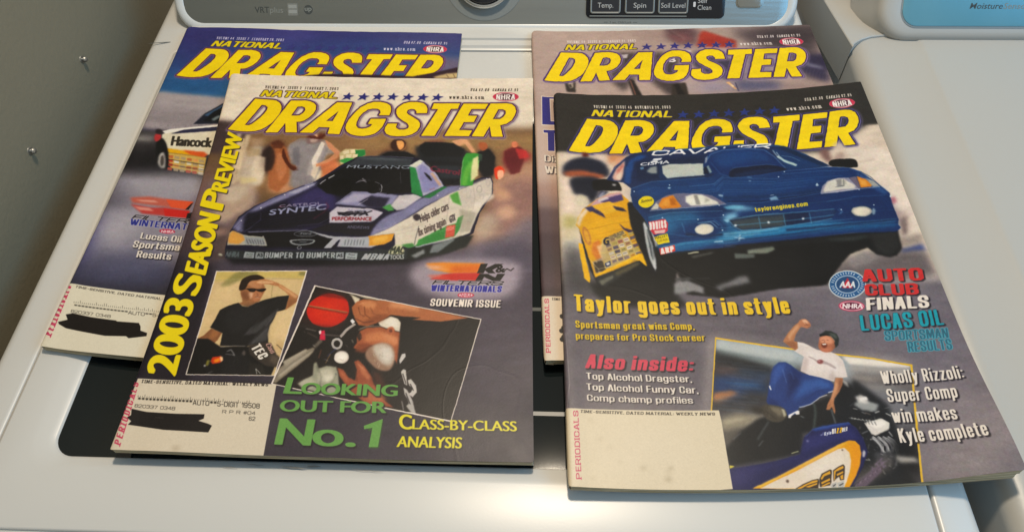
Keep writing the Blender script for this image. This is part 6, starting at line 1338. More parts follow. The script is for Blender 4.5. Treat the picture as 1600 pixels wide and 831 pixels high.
E|e0cc34|0.2|1|0|68.77|233.42|6.14|1.48|0.2|-6
T|5a5420|0.12|1|0||0|0.06,0.06||64.36 232.07 8.8 2.32 1.15 3.35|Sunoco
E|1a3468|0.8|1|0|110.21|205.15|8.41|0.57|-0.62|-6.96
E|b0b4b0|0.3|1|0|109.94|205.16|7.32|0.5|-0.46|-5.22
E|d8d4c4|0.5|1|0|109.65|204.99|6.24|0.43|-0.39|-4.35
L|98c4d8|0.4|1|0|0.464|105.9,211 115.5,212.1 120.1,206.7
P|c8404c|0.2|1|0|||0|0|0,0|68.2,212.9 81.4,216.1 83.2,211.6 82.2,204.6 79.8,201.6 71,200.2 69,204.5
T|e8dcd8|0.12|1|0||0|0.12,0.1|g|68.46 204.48 13.33 2.71 0.26 7.93|UDNIOS
P|e4d8d0|0.3|0.8|0|||0|0|0,0|72.1,204.2 80.3,205.4 79.5,201.9 72.1,201
P|e0cc3c|0.2|1|0|||0|0|0,0|71,197.9 81.5,201.4 82.4,192.8 73.3,190.4
T|4a4420|0.12|1|0||0|0,0||71.82 195.5 9.65 2.98 -0.28 2.41|MALLET
T|7a6a24|0.15|1|0||0|0,0||73.09 192.43 8.24 2.44 -0.05 2.05|GEAR
P|d8483c|0.2|1|0|||0|0|0,0|73.6,187 85.8,190.4 85.4,184.3 74.2,180.6
T|f0e4e0|0.12|1|0||0|0.17,0.11|g|74.53 181.3 10.29 2.71 -0.17 5.71|ARP
P|8c8ca0|0.35|1|0|||0|0|0,0|206.6,236 209.5,243.5 215.3,248.8 224.1,250.8 233,250.1 238.1,238.2 237,237 217.3,235.9
P|d4d2c8|0.5|1|0|||0|0|0,0|210.1,240.1 214.1,247 220.7,249.6 228.3,249.5 235.9,241.4 235.1,238.4 223.9,238.6 209.4,237.1
P|8a8a8a|0.5|1|0|||0|0|0,0|222.1,249 226.8,249.7 226.5,241.6 221.4,241.6
P|b0b0a8|0.4|1|0|||0|0|0,0|226.2,247.6 230.1,248.1 229.6,243.2 225,242.8
L|484c50|0.3|1|0|0.422|219.4,241.5 227.1,242.1 228.2,249.3
P|6c6478|0.4|1|0|||0|0|0,0|233,250.1 239.1,250.5 239.5,238.1 237.9,237.7
P|d08434|0.4|1|0|||0|0|0,0|239.5,250.9 245.8,247 250.3,240.5 247.9,238.3 239.7,238.6
P|e8ac58|0.7|0.7|0|||0|0|0,0|240.7,247.7 245.2,245.1 246.1,240.1 241,240.8
P|9ca09c|0.5|1|0|||0|0|0,0|246,248 251.8,244.2 255.3,237.9 249.6,238.1 247.9,243.8
L|d8dce0|0.3|1|0|0.334|206.6,235.8 237.9,237.7 255.1,237.3
L|1c2c4c|0.3|1|0|0.43|244.2,255.2 250.7,248.3 255.8,237.2
E|16305c|0.6|1|0|234.06|214.55|9.35|-1.12|-1.78|-6.48
E|9c9c98|0.3|1|0|233.88|214.95|7.94|-0.95|-1.39|-5.04
E|dcd6c4|0.6|1|0|233.88|214.95|6.52|-0.78|-1.09|-3.96
E|c0d0d8|0.5|0.6|0|243.09|213.82|1.42|-0.18|-0.92|-3.23
P|16264a|0.7|1|0|||0|0|0,0|130,213.8 134.6,215.5 152.1,217.5 172.3,218 192.5,218.3 213.1,219.1 214.1,216.2 208,210.4 191.6,208.2 152.3,203.6 136.8,203.4 131.8,207.3
P|3c4850|1.2|1|0|||0|0|0,0|132,212.8 151.7,215.6 173.5,217 171.9,206 152.5,204.5 138.3,203.9 132.6,208.2
P|1a3464|0.8|1|0|||0|0|0,0|192.3,217.4 213,218.8 212.9,215.4 207.5,211.3 191.2,209.1
L|4c88ac|0.35|0.85|0|0.65|153.3,216.5 152.9,203.9
L|4c88ac|0.35|0.85|0|0.651|172.8,217.3 172.3,205.3
L|4c88ac|0.35|0.85|0|0.651|193.1,217.7 192.5,206.3
L|5090b4|0.4|0.85|0|0.642|132.6,208.2 172.2,210.6 211.7,213.7
L|6cb0cc|0.4|0.9|0|0.485|130,213.8 152.1,217.5 173.8,218.3 213.2,219.5
L|7cc0dc|0.4|0.8|0|0.485|130,213.5 132.5,207.3 138.1,203 153.6,203.2 191.5,207.6 209.4,210.2
E|f0f8fa|0.5|1|0|134.05|208.13|0.84|-0.03|-0.18|-1.09
E|f0f8fa|0.5|1|0|159.9|209.95|0.84|-0.05|-0.21|-1.09
E|f0f8fa|0.5|1|0|187.08|212.07|0.85|-0.07|-0.24|-1.09
L|6ca4cc|0.5|0.6|0|0.396|123.5,199.4 157.9,203.3 195.2,205.1 258.6,204.4
L|4c80b0|0.4|1|0|0.326|215.9,218.8 218.1,215.8 215.2,213.3
L|8cb8d8|0.4|0.7|0|0.408|217.3,219.6 219.4,216.6 216.9,214.1
P|88b0cc|0.5|0.8|0|||0|0|0,0|165.5,234.7 170.9,236.2 172.3,232.3 165.6,231.8
L|d8e4ec|0.3|1|0|0.418|166.7,237.1 169.6,237.3
T|dcc840|0.1|1|0||0|0.13,0.1|g|151.57 221.05 42.35 3.35 0.26 4.52|taylorengines.com
E|b8ccd8|0.4|1|0|205.82|245.1|1.17|-0.12|-0.27|-1.15
E|9cbcd4|0.4|1|0|88.3|247.91|1.12|-0.01|-0.11|-0.95
E|9cb4cc|0.4|0.8|0|127.64|238.98|1.84|-0.52|-0.32|-1.09
L|6c9cc8|0.4|0.8|0|0.326|59.1,247.7 75.3,255 118.2,258.3
P|0f1012|0.4|1|1|||0|0|0,0|220.6,266.4 222.4,269.6 228.4,270.9 241.5,269.6 244.1,266.1 243.2,261.4 239.9,260.1 228.3,262.3 222.4,263.4
W|0.09|3|0.028
T|e8c444|0|1|1||0|0.125,0.085|g|8.3 128.92 151.42 -2.29 -0.09 14.31|Taylor goes out in style
T|d8b83c|0|1|1||0|0.13,0.08|g|8.51 115.04 82.33 0.14 -0.09 5.86|Sportsman great wins Comp,
T|d8b83c|0|1|1||0|0.13,0.08|g|8.36 105.75 88.64 0.24 -0.1 5.49|prepares for Pro Stock career
T|d04a5e|0|1|1||0|0.15,0.1|g|13.45 83.2 71.76 -1 2.58 11.13|Also inside:
T|e8e0d4|0|1|1||0|0.13,0.085|g|14.09 74.79 69.66 -0.78 -0.07 5.13|Top Alcohol Dragster,
T|e8e0d4|0|1|1||0|0.13,0.085|g|13.92 66.74 72.98 -0.98 -0.07 5.04|Top Alcohol Funny Car,
T|e8e0d4|0|1|1||0|0.13,0.085|g|13.97 58.83 68.48 -0.52 -0.09 4.72|Comp champ profiles
E|c8d0d4|0.15|1|0|205.32|148.85|13.44|-1.16|-3.16|-12.29
E|2c5c90|0.15|1|0|205.32|148.85|12.63|-1.09|-2.91|-11.31
E|c8d4dc|0.15|1|0.679|205.32|148.85|8.76|-0.76|-2.02|-7.87
E|28507e|0.2|1|0|205.32|148.85|7.74|-0.67|-1.77|-6.88
P|c0303c|0.25|1|0|||0|0|0,0|206.9,154.8 208.4,145.3 200.6,146
T|e8ecec|0.1|1|0||0|0.08,0.06||199.14 146.61 10.96 -0.93 2.18 5.36|AAA
L|d0dce4|0.08|0.8|0|0.768|215.1,148 216.9,147.8
L|d0dce4|0.08|0.8|0|0.766|214.5,146.4 216.2,145.9
L|d0dce4|0.08|0.8|0|0.764|213.6,144.9 215.1,144.1
L|d0dce4|0.08|0.8|0|0.763|212.4,143.5 213.7,142.5
L|d0dce4|0.08|0.8|0|0.761|211,142.3 212,141
L|d0dce4|0.08|0.8|0|0.759|207.6,140.6 208,139
L|d0dce4|0.08|0.8|0|0.759|205.8,140.2 205.9,138.5
L|d0dce4|0.08|0.8|0|0.759|204,140 203.7,138.3
L|d0dce4|0.08|0.8|0|0.759|202.2,140.2 201.6,138.5
L|d0dce4|0.08|0.8|0|0.759|200.5,140.6 199.6,139
L|d0dce4|0.08|0.8|0|0.76|199,141.3 197.8,139.9
L|d0dce4|0.08|0.8|0|0.761|197.7,142.3 196.2,141
L|d0dce4|0.08|0.8|0|0.763|196.6,143.5 195,142.5
L|d0dce4|0.08|0.8|0|0.764|195.9,144.9 194.1,144.1
L|d0dce4|0.08|0.8|0|0.766|195.4,146.4 193.6,145.9
L|d0dce4|0.08|0.8|0|0.768|195.3,148 193.4,147.8
L|d0dce4|0.08|0.8|0|0.772|196.1,151.3 194.4,151.7
L|d0dce4|0.08|0.8|0|0.774|197,152.8 195.4,153.6
L|d0dce4|0.08|0.8|0|0.776|198.2,154.3 196.8,155.3
L|d0dce4|0.08|0.8|0|0.777|199.6,155.5 198.5,156.8
L|d0dce4|0.08|0.8|0|0.778|201.2,156.5 200.4,158
L|d0dce4|0.08|0.8|0|0.779|203,157.2 202.6,158.9
L|d0dce4|0.08|0.8|0|0.78|204.8,157.7 204.8,159.4
L|d0dce4|0.08|0.8|0|0.78|206.7,157.8 207,159.6
L|d0dce4|0.08|0.8|0|0.78|208.5,157.7 209.2,159.4
L|d0dce4|0.08|0.8|0|0.779|210.2,157.2 211.2,158.9
L|d0dce4|0.08|0.8|0|0.778|211.8,156.4 213,157.9
L|d0dce4|0.08|0.8|0|0.776|214.1,154.2 215.8,155.2
L|d0dce4|0.08|0.8|0|0.774|214.9,152.8 216.7,153.5
L|d0dce4|0.08|0.8|0|0.772|215.3,151.2 217.2,151.7
L|d0dce4|0.08|0.8|0|0.77|215.4,149.6 217.2,149.8
T|cc3838|0|1|1||0|0.2,0.12|g|216.71 150.09 44.89 -3.41 1.73 11.06|AUTO
T|cc3838|0|1|1||0|0.2,0.12|g|215.57 138.24 38.52 -3.04 1.63 9.79|CLUB
T|e8e0d4|0|1|1||0|0.16,0.11|g|213.01 125.84 44.8 -2.19 2.24 10.47|FINALS
E|c23a5a|0.15|1|0|203.6|130.25|9.07|-1.13|-1.3|-4.48
E|e8dce0|0.12|1|0.527|203.6|130.25|8.29|-1.04|-1.09|-3.78
E|6c2840|0.2|1|0|203.6|130.25|6.71|-0.84|-0.96|-3.3
T|f0e8e8|0.1|1|0||0|0.12,0.04||196.73 128.86 13.87 -1.37 1.42 4.01|NHRA
T|2c9cac|0|1|1|1c3040|0.2|0.115,0.085|g|205 109.54 58.5 -0.66 1.79 12.77|LUCAS OIL
T|3a6c80|0|1|0|48b0c4|0.38|0.1,0.07|g|219.19 100.56 43.75 -2.14 1.4 7.66|SPORTSMAN
T|3a6c80|0|1|0|48b0c4|0.38|0.1,0.07|g|232.34 90.38 30.12 -0.87 1.25 7.95|RESULTS
P|c8c0b4|4|0.9|0|||0|0|0,0|103.9,109 205.5,88.4 231.9,80.7 225.5,77 184.3,91.5 105,106.1
P|d8d0c4|3|0.5|0|||0|0|0,0|104.2,108.6 92.5,51.9 88.4,51.9 99.3,108.7
P|e0b848|0.15|1|0|||0|0|0,0|103.9,109 205.5,88.4 231.9,80.7 213.2,-0.5 150.1,-3.1 81.2,-2.2 93,53.5
C|104.5,107.5 205.2,87.2 230.2,79.6 212,-0.4 149.9,-4 81,-3.4 93.8,53.5
P|4a484c|0|1|0|||0|0|0,0|104.5,107.5 205.2,87.2 230.2,79.6 212,-0.4 149.9,-4 81,-3.4 93.8,53.5
P|a8b4b8|4|1|0|||0|0|0,0|103.9,108.8 205.5,88.2 232.5,80.7 229.2,70.2 179.5,72.1 153.1,87 102.2,97.2
P|b8c4c8|3|1|0|||0|0|0,0|105.3,107.9 140.8,101.6 159.4,95.5 157.9,88.6 124.5,95 104.2,100.7
P|8a8c90|6|1|0|||0|0|0,0|190.7,86.7 204.8,85.7 230.9,78.7 218.8,36.3 197.7,45.8 188.3,71.6
P|6c6a70|6|0.7|0|||0|0|0,0|188.3,71.6 220.6,60.5 219.5,32.4 203.1,45.4 190.3,56.7
P|2c2c30|7|1|0|||0|0|0,0|102.5,94.5 123.9,91.5 136.9,80.8 132.5,57.7 125.6,51.4 97.7,56.7
P|26407c|3.5|0.9|1|||0|0|0,0|98.4,76.5 114.1,78 117.4,71.2 111.7,63 96.7,64.8
P|7a5048|2.5|0.6|0|||0|0|0,0|101.1,85 115.4,85.6 114.7,81.4 101.1,79.9
P|c08a60|2|0.9|0|||0|0|0,0|95.8,63.2 109.3,66.3 110.4,63.9 95.9,59.1
P|30508c|2.5|0.6|0|||0|0|0,0|109.2,74.7 133.6,79.2 132.7,74.2 112.5,68
L|9ca4ac|1.3|0.35|0|0.648|104.5,92.8 135.4,80.8
L|54607c|1.3|0.35|0|0.644|105,89.8 135,79
L|c0b8ac|1.3|0.35|0|0.641|105.4,86.8 134.7,77.1
L|30343c|1.3|0.35|0|0.638|105.9,83.9 134.3,75.3
L|9ca4ac|1.3|0.35|0|0.635|106.3,81 134,73.4
L|54607c|1.3|0.35|0|0.632|106.8,78.1 133.7,71.6
L|c0b8ac|1.3|0.35|0|0.629|107.2,75.2 133.3,69.8
L|30343c|1.3|0.35|0|0.626|107.6,72.4 133,68
L|9ca4ac|1.3|0.35|0|0.623|108.1,69.5 132.6,66.2
L|54607c|1.3|0.35|0|0.62|108.5,66.7 132.3,64.4
L|c0b8ac|1.3|0.35|0|0.617|108.9,63.9 132,62.6
L|30343c|1.3|0.35|0|0.614|109.4,61.1 131.6,60.8
L|9ca4ac|1.3|0.35|0|0.611|109.8,58.3 131.3,59
L|54607c|1.3|0.35|0|0.608|110.2,55.6 131,57.2
L|c0b8ac|1.3|0.35|0|0.605|110.6,52.8 130.6,55.5
L|30343c|1.3|0.35|0|0.602|111,50.1 130.3,53.7
P|9c9484|3|0.8|0|||0|0|0,0|98.5,47.1 107,51.8 128.4,51.4 122.7,43.6 100.4,36.2
P|b0a898|2|0.7|0|||0|0|0,0|109.1,47 129.6,49.7 127.6,46.6 108.4,42.3
P|58544e|3|1|0|||0|0|0,0|97.8,37.7 115.7,43.7 106.1,28.5 97.8,28.6
P|c4c8c8|1.2|1|0|||0|0|0,0|184.8,63.5 197.7,59.4 196.4,54.7 187.1,55.2
P|b8c0c0|1.2|1|0|||0|0|0,0|104.3,106.4 155.3,94.4 152.5,88 134,92.1 103.3,99.4
P|8c9c9c|2|0.8|0|||0|0|0,0|103.3,99.7 134,91.8 156.6,86.1 152.6,81.2 119,90.8 102.6,94.5
P|eee8de|0.9|1|0|||0|0|0,0|186.6,90.8 231.5,82.3 229.1,78.5 208.7,80.9 190.2,84.2
P|b4aca4|2|0.8|0|||0|0|0,0|190,83.4 229.3,77.5 228.8,71.3 207.4,76.3 190.2,78.4
P|6c6664|2.5|0.9|0|||0|0|0,0|190,77.5 229.5,70.9 228.3,59.9 207.6,66.4 190.8,69.2
P|a49c94|1.5|0.7|0|||0|0|0,0|189.6,75.9 212.2,72.3 202.9,70.9 190.3,72.9
P|8c8884|1.2|0.6|0|||0|0|0,0|196.5,68.8 216.2,65.8 209.5,63 198.5,65.1
P|1c3c6c|2|0.8|0|||0|0|0,0|99.3,77.6 116.5,75.7 133.2,71.9 132,65.4 115.1,67.5 98.1,69.3
P|3c70a0|1.2|0.7|0|||0|0|0,0|100.4,75.1 121.8,72.6 130,70.4 115.7,70.7
P|2c4a70|2|0.6|0|||0|0|0,0|115.2,85.8 138.2,82.6 135.6,76.8 117.2,79.8
P|b87c50|1.1|0.85|0|||0|0|0,0|97,66.1 108,67.9 113.4,65.9 102.9,62.5 95.8,60.9
P|16181c|2|0.7|0|||0|0|0,0|101.6,98 119.1,91.7 137,84.4 136.2,80.2 115.1,84.9 100.3,89.4
L|5c7c94|0.6|0.45|0|0.477|101.5,90.2 120,88.2
L|20242c|0.6|0.45|0|0.475|106.7,88.8 127.5,86.3
L|7c98ac|0.6|0.45|0|0.474|111.9,87.4 135,84.4
L|3c4c64|0.6|0.45|0|0.473|104,86.1 126.5,84
L|949088|0.6|0.45|0|0.472|109.2,84.7 134,82.1
L|5c7c94|0.6|0.45|0|0.471|101.2,83.4 125.3,80.6
L|20242c|0.6|0.45|0|0.47|106.4,82 132.9,79.8
L|7c98ac|0.6|0.45|0|0.469|111.6,80.6 124.4,78.3
L|3c4c64|0.6|0.45|0|0.468|103.7,79.4 131.7,76.5
L|949088|0.6|0.45|0|0.467|108.9,78 123.4,76
L|5c7c94|0.6|0.45|0|0.466|101,76.7 130.7,74.2
L|20242c|0.6|0.45|0|0.465|106.1,75.3 122.2,72.7
L|7c98ac|0.6|0.45|0|0.464|111.3,73.9 129.7,71.9
L|3c4c64|0.6|0.45|0|0.463|103.4,72.7 121.2,70.5
L|949088|0.6|0.45|0|0.462|108.5,71.3 128.6,68.6
L|5c7c94|0.6|0.45|0|0.461|100.7,70.1 120.3,68.2
L|20242c|0.6|0.45|0|0.46|105.8,68.8 127.6,66.4
L|7c98ac|0.6|0.45|0|0.458|110.9,67.4 119.1,65
L|3c4c64|0.6|0.45|0|0.458|103.1,66.2 126.6,64.1
L|949088|0.6|0.45|0|0.456|108.2,64.8 118.2,62.7
L|5c7c94|0.6|0.45|0|0.456|100.5,63.6 125.5,60.9
L|20242c|0.6|0.45|0|0.454|105.5,62.3 117.2,60.5
L|7c98ac|0.6|0.45|0|0.454|97.8,61.1 124.5,58.7
L|3c4c64|0.6|0.45|0|0.452|102.9,59.7 116.1,57.3
L|949088|0.6|0.45|0|0.451|107.9,58.4 123.5,56.5
L|5c7c94|0.6|0.45|0|0.45|100.2,57.2 115.2,55.1
L|20242c|0.6|0.45|0|0.449|105.3,55.9 122.4,53.4
L|7c98ac|0.6|0.45|0|0.449|97.6,54.7 114.3,52.9
L|3c4c64|0.6|0.45|0|0.447|102.6,53.4 121.5,51.2
L|949088|0.6|0.45|0|0.446|107.6,52 128.6,49.4
P|948c78|1.6|0.9|0|||0|0|0,0|97.7,47 109.4,50 121.8,48.2 115.3,42.9 98,39.3
P|b8b098|0.9|0.8|0|||0|0|0,0|100.4,46.2 114.8,48.3 111.6,46.1 101.4,43.9
P|141416|0.8|1|1|||0|0|0,0|178.9,68.3 182.6,71.4 186.5,69.5 188,61.3 185.6,51.9 180.5,45.9 172.8,43.2 172.2,52.6
P|c0bcb8|0.6|1|0|||0|0|0,0|182.3,73.4 185.4,71.2 185.9,66.3 182.7,68.9
P|ccc8c2|0.7|1|0|||0|0|0,0|187.8,62.1 194.4,60.9 200.2,55.7 198.2,53.5 187.5,56.5
P|8c8884|1|1|0|||0|0|0,0|188.9,56.4 201.2,54.1 201.9,46.2 194.3,49.8 186.3,51.9
P|17191c|1|1|0|||0|0|0,0|97.4,25.5 109,37.6 121.9,46.8 131,49.7 148.4,50.7 158.4,56.7 171,61 176.4,59.1 187.5,68.3 186.6,53.7 180.6,41.4 177.8,41.5 148.3,36.6 145.4,23.1 99.9,15.1
P|14161c|1.4|1|0|||0|0|0,0|182.4,71.9 187.3,61.7 187.7,52 195.2,53.1 180.5,-4.5 173.2,-4.2 183.1,28.9 177.8,41.5 171.1,43.4
L|4c5854|0.6|1|0|1.329|156.2,39.4 159.8,50.3 160.1,56.7
L|6c7474|0.6|1|0|0.73|119.4,32.8 128.7,45
L|7c8488|0.5|1|0|0.755|170.3,52.2 170.8,41.9
L|8c9498|0.4|1|0|0.292|104.1,33.1 109.7,37.6
L|a0a8a4|0.4|1|0|0.362|119.3,28.3 122.8,32
L|c0c8c4|0.4|1|0|0.45|149.6,48.3 151.7,47.1
P|1c1e22|1.5|1|0|||0|0|0,0|181.7,57.2 190,73.2 207.2,53.2 208.1,37.1 205.1,14.3 209.5,-0.1 161.1,0.1 179.3,14.3
L|3c4044|0.3|0.8|0|0.493|193.2,43.5 194.6,44.6
L|5c6064|0.3|0.8|0|0.749|183.4,35.7 180.1,33.6
L|d8d8d4|0.3|0.8|0|0.496|209.3,46.8 211,46.5
L|84888c|0.3|0.8|0|0.719|188.7,13.4 187.9,11.8
L|3c4044|0.3|0.8|0|0.494|206.4,43.8 206.7,43.6
L|a8a8a4|0.3|0.8|0|0.724|174,17.4 170.8,15.7
L|7c7068|0.3|0.8|0|0.476|202.3,23.8 201.9,23.2
L|3c4044|0.3|0.8|0|0.485|176.8,34.3 173,34.1
L|a8a8a4|0.3|0.8|0|0.305|196.3,45.3 196.5,41.9
L|d8d8d4|0.3|0.8|0|0.723|177.9,16.4 181.9,18.9
L|3c4044|0.3|0.8|0|0.483|184.2,31.4 181.9,29.4
L|d8d8d4|0.3|0.8|0|0.741|189.6,29.9 192.1,30.5
L|3c4044|0.3|0.8|0|0.492|206.2,42 210.3,42.9
L|a8a8a4|0.3|0.8|0|0.493|191.4,42.8 194.6,42.4
L|a8a8a4|0.3|0.8|0|0.295|188.1,26.9 186.6,23.9
L|7c7068|0.3|0.8|0|0.493|190.7,43.6 193.4,43.5
L|d8d8d4|0.3|0.8|0|0.756|179.5,41.3 177.3,41.4
L|7c7068|0.3|0.8|0|0.478|175.6,25.9 179.4,25.9
L|a8a8a4|0.3|0.8|0|0.714|191.6,9.8 192.6,6.9
L|d8d8d4|0.3|0.8|0|0.767|200.6,49 197.6,48
L|a8a8a4|0.3|0.8|0|0.3|204.1,36.6 204.3,38.4
L|5c6064|0.3|0.8|0|0.481|184.2,29.3 179.5,26.2
L|7c7068|0.3|0.8|0|0.746|177.6,33.7 181.7,34.1
L|7c7068|0.3|0.8|0|0.299|184.3,35.3 184.9,35.3
L|d8d8d4|0.3|0.8|0|0.295|200,27.2 197.5,29.2
L|84888c|0.3|0.8|0|0.749|189.8,36.1 185.7,34.2
L|3c4044|0.3|0.8|0|0.288|181.4,13.8 179.4,14.9
L|a8a8a4|0.3|0.8|0|0.487|200.7,36.6 198,34.3
L|d8d8d4|0.3|0.8|0|0.764|204.2,47.2 207.1,45.1
L|84888c|0.3|0.8|0|0.494|182.5,44.3 180,45.6
L|d8d8d4|0.3|0.8|0|0.485|183.7,33.6 184.5,30.4
L|a8a8a4|0.3|0.8|0|0.299|191.2,34.7 191.6,34.9
L|5c6064|0.3|0.8|0|0.3|180.8,37.6 179.9,34.3
L|a8a8a4|0.3|0.8|0|0.723|186,16.4 182.9,16.9
L|84888c|0.3|0.8|0|0.465|191.6,11.1 188.8,13.6
L|5c6064|0.3|0.8|0|0.297|180.7,31.2 177,28.5
L|a8a8a4|0.3|0.8|0|0.307|204.4,50.6 207.4,51.2
L|d8d8d4|0.3|0.8|0|0.501|184.4,51.9 187,51.1
L|7c7068|0.3|0.8|0|0.766|191.4,48.4 194.4,47
L|a8a8a4|0.3|0.8|0|0.298|177.6,33.1 182,34.8
L|84888c|0.3|0.8|0|0.504|187.2,55.8 188.3,54.7
L|3c4044|0.3|0.8|0|0.773|183,53.6 184.9,55.3
L|84888c|0.3|0.8|0|0.297|187.4,30.6 187.7,29.6
L|a8a8a4|0.3|0.8|0|0.295|201.7,27.4 202.2,27.8
L|a8a8a4|0.3|0.8|0|0.767|196.3,49.5 194.7,49.6
L|5c6064|0.3|0.8|0|0.48|197.3,28.5 201,27.7
L|d8d8d4|0.3|0.8|0|0.289|182.1,15.9 181.6,17.2
L|a8a8a4|0.3|0.8|0|0.731|178.5,22.5 176.9,20.3
L|3c4044|0.3|0.8|0|0.472|182.5,19.4 182.1,21.7
L|a8a8a4|0.3|0.8|0|0.497|191.4,47.8 189.2,49.1
L|84888c|0.3|0.8|0|0.49|181.2,39.4 182.9,37.5
L|3c4044|0.3|0.8|0|0.305|196.4,45.7 199.4,42.5
L|7c7068|0.3|0.8|0|0.297|179.5,31.8 176.4,30.2
L|5c6064|0.3|0.8|0|0.739|203.9,28.2 205.1,26.2
L|d8d8d4|0.3|0.8|0|0.286|198.1,9.9 200.2,11.1
L|d8d8d4|0.3|0.8|0|0.747|202.6,34.4 204,31.1
L|3c4044|0.3|0.8|0|0.287|191.1,11.8 186.7,9.1
L|3c4044|0.3|0.8|0|0.483|182.4,32.1 185.8,30.5
L|d8d8d4|0.3|0.8|0|0.475|176.7,22.9 179.6,23.2
L|7c7068|0.3|0.8|0|0.488|184.9,37.4 185.7,39.3
P|c8ccc8|0.5|1|0|||0|0|0,0|189.8,40.3 200,44 204.2,39.4 202.2,35.6 191.6,33.3
P|e4e8e4|0.7|1|0|||0|0|0,0|193.4,40.1 199.6,42.7 201.7,39.1 195.3,37
P|989c9c|0.8|1|0|||0|0|0,0|185.3,54.7 191.8,58.4 201.7,53.6 198.5,48.8 189.7,50.3
P|d8dcd8|0.4|1|0|||0|0|0,0|190.1,58.9 195,59.8 195.4,57.7 190.5,56.8
L|b8bcbc|0.5|1|0|1.112|191.7,30.4 194.8,25.4 196,18.6 193,12.3
L|f0f0ec|0.3|1|0|0.371|191.8,30.8 194.8,25.9 195.8,20.5
L|b8bcbc|0.5|1|0|1.112|195.6,30.1 199,26.1 199.8,18.4 196.8,12
L|f0f0ec|0.3|1|0|0.371|195.7,30.5 199,26.6 199.7,20.3
L|b8bcbc|0.5|1|0|1.111|199.5,29.9 203.1,26.6 203.7,18.2 200.6,11.8
L|f0f0ec|0.3|1|0|0.371|199.6,30.3 203.1,27.1 203.5,20.1
P|dcd8d0|0.3|1|0|||0|0|0,0|188.7,41.6 200.8,43.7 204.9,40.5 203.2,36.2 193.6,32.4 191.6,33.9
P|f4f0e8|0.6|0.8|0|||0|0|0,0|191,41 200.2,42.8 203.1,40.2 195.6,36.7
L|8c8884|0.25|1|0|0.335|191.6,33.9 193.6,32.4 203.2,36.2
L|d8d8d4|0.25|0.9|0|0.599|181.5,45.6 183.8,44.5
L|2c2c30|0.3|0.9|0|0.427|182.5,45 184,42.2
L|d8d8d4|0.25|0.9|0|0.598|183.7,45.1 185.7,43.9
L|2c2c30|0.3|0.9|0|0.427|184.7,44.5 186,41.7
L|d8d8d4|0.25|0.9|0|0.598|185.9,44.6 187.7,43.2
L|2c2c30|0.3|0.9|0|0.427|186.9,44 188,41.2
L|d8d8d4|0.25|0.9|0|0.597|188.1,44.1 189.7,42.6
L|2c2c30|0.3|0.9|0|0.426|189.1,43.5 190,40.8
L|d8d8d4|0.25|0.9|0|0.597|190.3,43.6 191.6,41.9
L|2c2c30|0.3|0.9|0|0.426|191.3,43 192,40.3
L|d8d8d4|0.25|0.9|0|0.596|192.4,43.1 193.6,41.3
L|2c2c30|0.3|0.9|0|0.425|193.4,42.5 194,39.8
L|d8d8d4|0.25|0.9|0|0.596|194.6,42.6 195.5,40.6
L|2c2c30|0.3|0.9|0|0.425|195.6,42 196,39.3
L|9c9ca0|0.35|1|0|1.085|191.4,31.5 193.9,28.9 195.5,24.5 194.6,21.1
L|f8f8f4|0.2|1|0|0.334|191.9,32 194.6,29.6 196.5,25.3 195.4,21.1
L|26262a|0.3|1|0|0.333|190.3,30.7 192.6,28 194.1,23.7
L|9c9ca0|0.35|1|0|1.084|194.5,31.3 197.1,28.7 198.7,24.3 197.7,20.9
L|f8f8f4|0.2|1|0|0.334|195.1,31.8 197.8,29.4 199.7,25.1 198.5,20.9
L|26262a|0.3|1|0|0.333|193.5,30.5 195.8,27.8 197.2,23.5
L|9c9ca0|0.35|1|0|1.084|197.7,31.1 200.3,28.5 201.8,24.1 200.9,20.7
L|f8f8f4|0.2|1|0|0.334|198.3,31.6 201,29.2 202.9,24.9 201.7,20.7
L|26262a|0.3|1|0|0.333|196.7,30.3 198.9,27.6 200.4,23.3
L|9c9ca0|0.35|1|0|1.084|200.8,30.9 203.3,28.3 204.8,23.9 203.9,20.6
L|f8f8f4|0.2|1|0|0.334|201.3,31.4 204,29 205.9,24.7 204.6,20.5
L|26262a|0.3|1|0|0.333|199.7,30.1 202,27.4 203.4,23.1
P|4c4c50|1|0.9|0|||0|0|0,0|189.8,21.4 204.3,21.4 200.3,13.2 188.9,12.2
L|c8c8c8|0.25|0.7|0|0.334|185.4,32 185.6,31
L|3c3c40|0.25|0.7|0|0.332|188.8,28.6 189.4,27.5
L|7c7c80|0.25|0.7|0|0.33|192.2,25.2 193.1,24.1
L|e8e8e4|0.25|0.7|0|0.328|195.5,21.9 196.9,20.7
L|c8c8c8|0.25|0.7|0|0.326|198.8,18.5 200.5,17.4
L|3c3c40|0.25|0.7|0|0.324|202.1,15.2 202.2,14.2
L|7c7c80|0.25|0.7|0|0.323|184.3,13.1 184.9,12.1
L|e8e8e4|0.25|0.7|0|0.333|193,29.9 194,28.8
L|c8c8c8|0.25|0.7|0|0.331|196.4,26.5 197.8,25.4
L|3c3c40|0.25|0.7|0|0.329|199.7,23.1 201.5,22
L|7c7c80|0.25|0.7|0|0.327|203,19.8 203.2,18.7
L|e8e8e4|0.25|0.7|0|0.325|185.1,17.7 185.7,16.6
L|c8c8c8|0.25|0.7|0|0.324|188.4,14.4 189.4,13.3
L|3c3c40|0.25|0.7|0|0.334|197.3,31.2 198.7,30.1
L|7c7c80|0.25|0.7|0|0.332|200.6,27.8 202.4,26.7
L|e8e8e4|0.25|0.7|0|0.33|203.9,24.4 204.1,23.4
L|c8c8c8|0.25|0.7|0|0.328|185.9,22.3 186.5,21.3
L|3c3c40|0.25|0.7|0|0.326|189.3,19 190.2,17.9
L|7c7c80|0.25|0.7|0|0.324|192.6,15.7 193.9,14.6
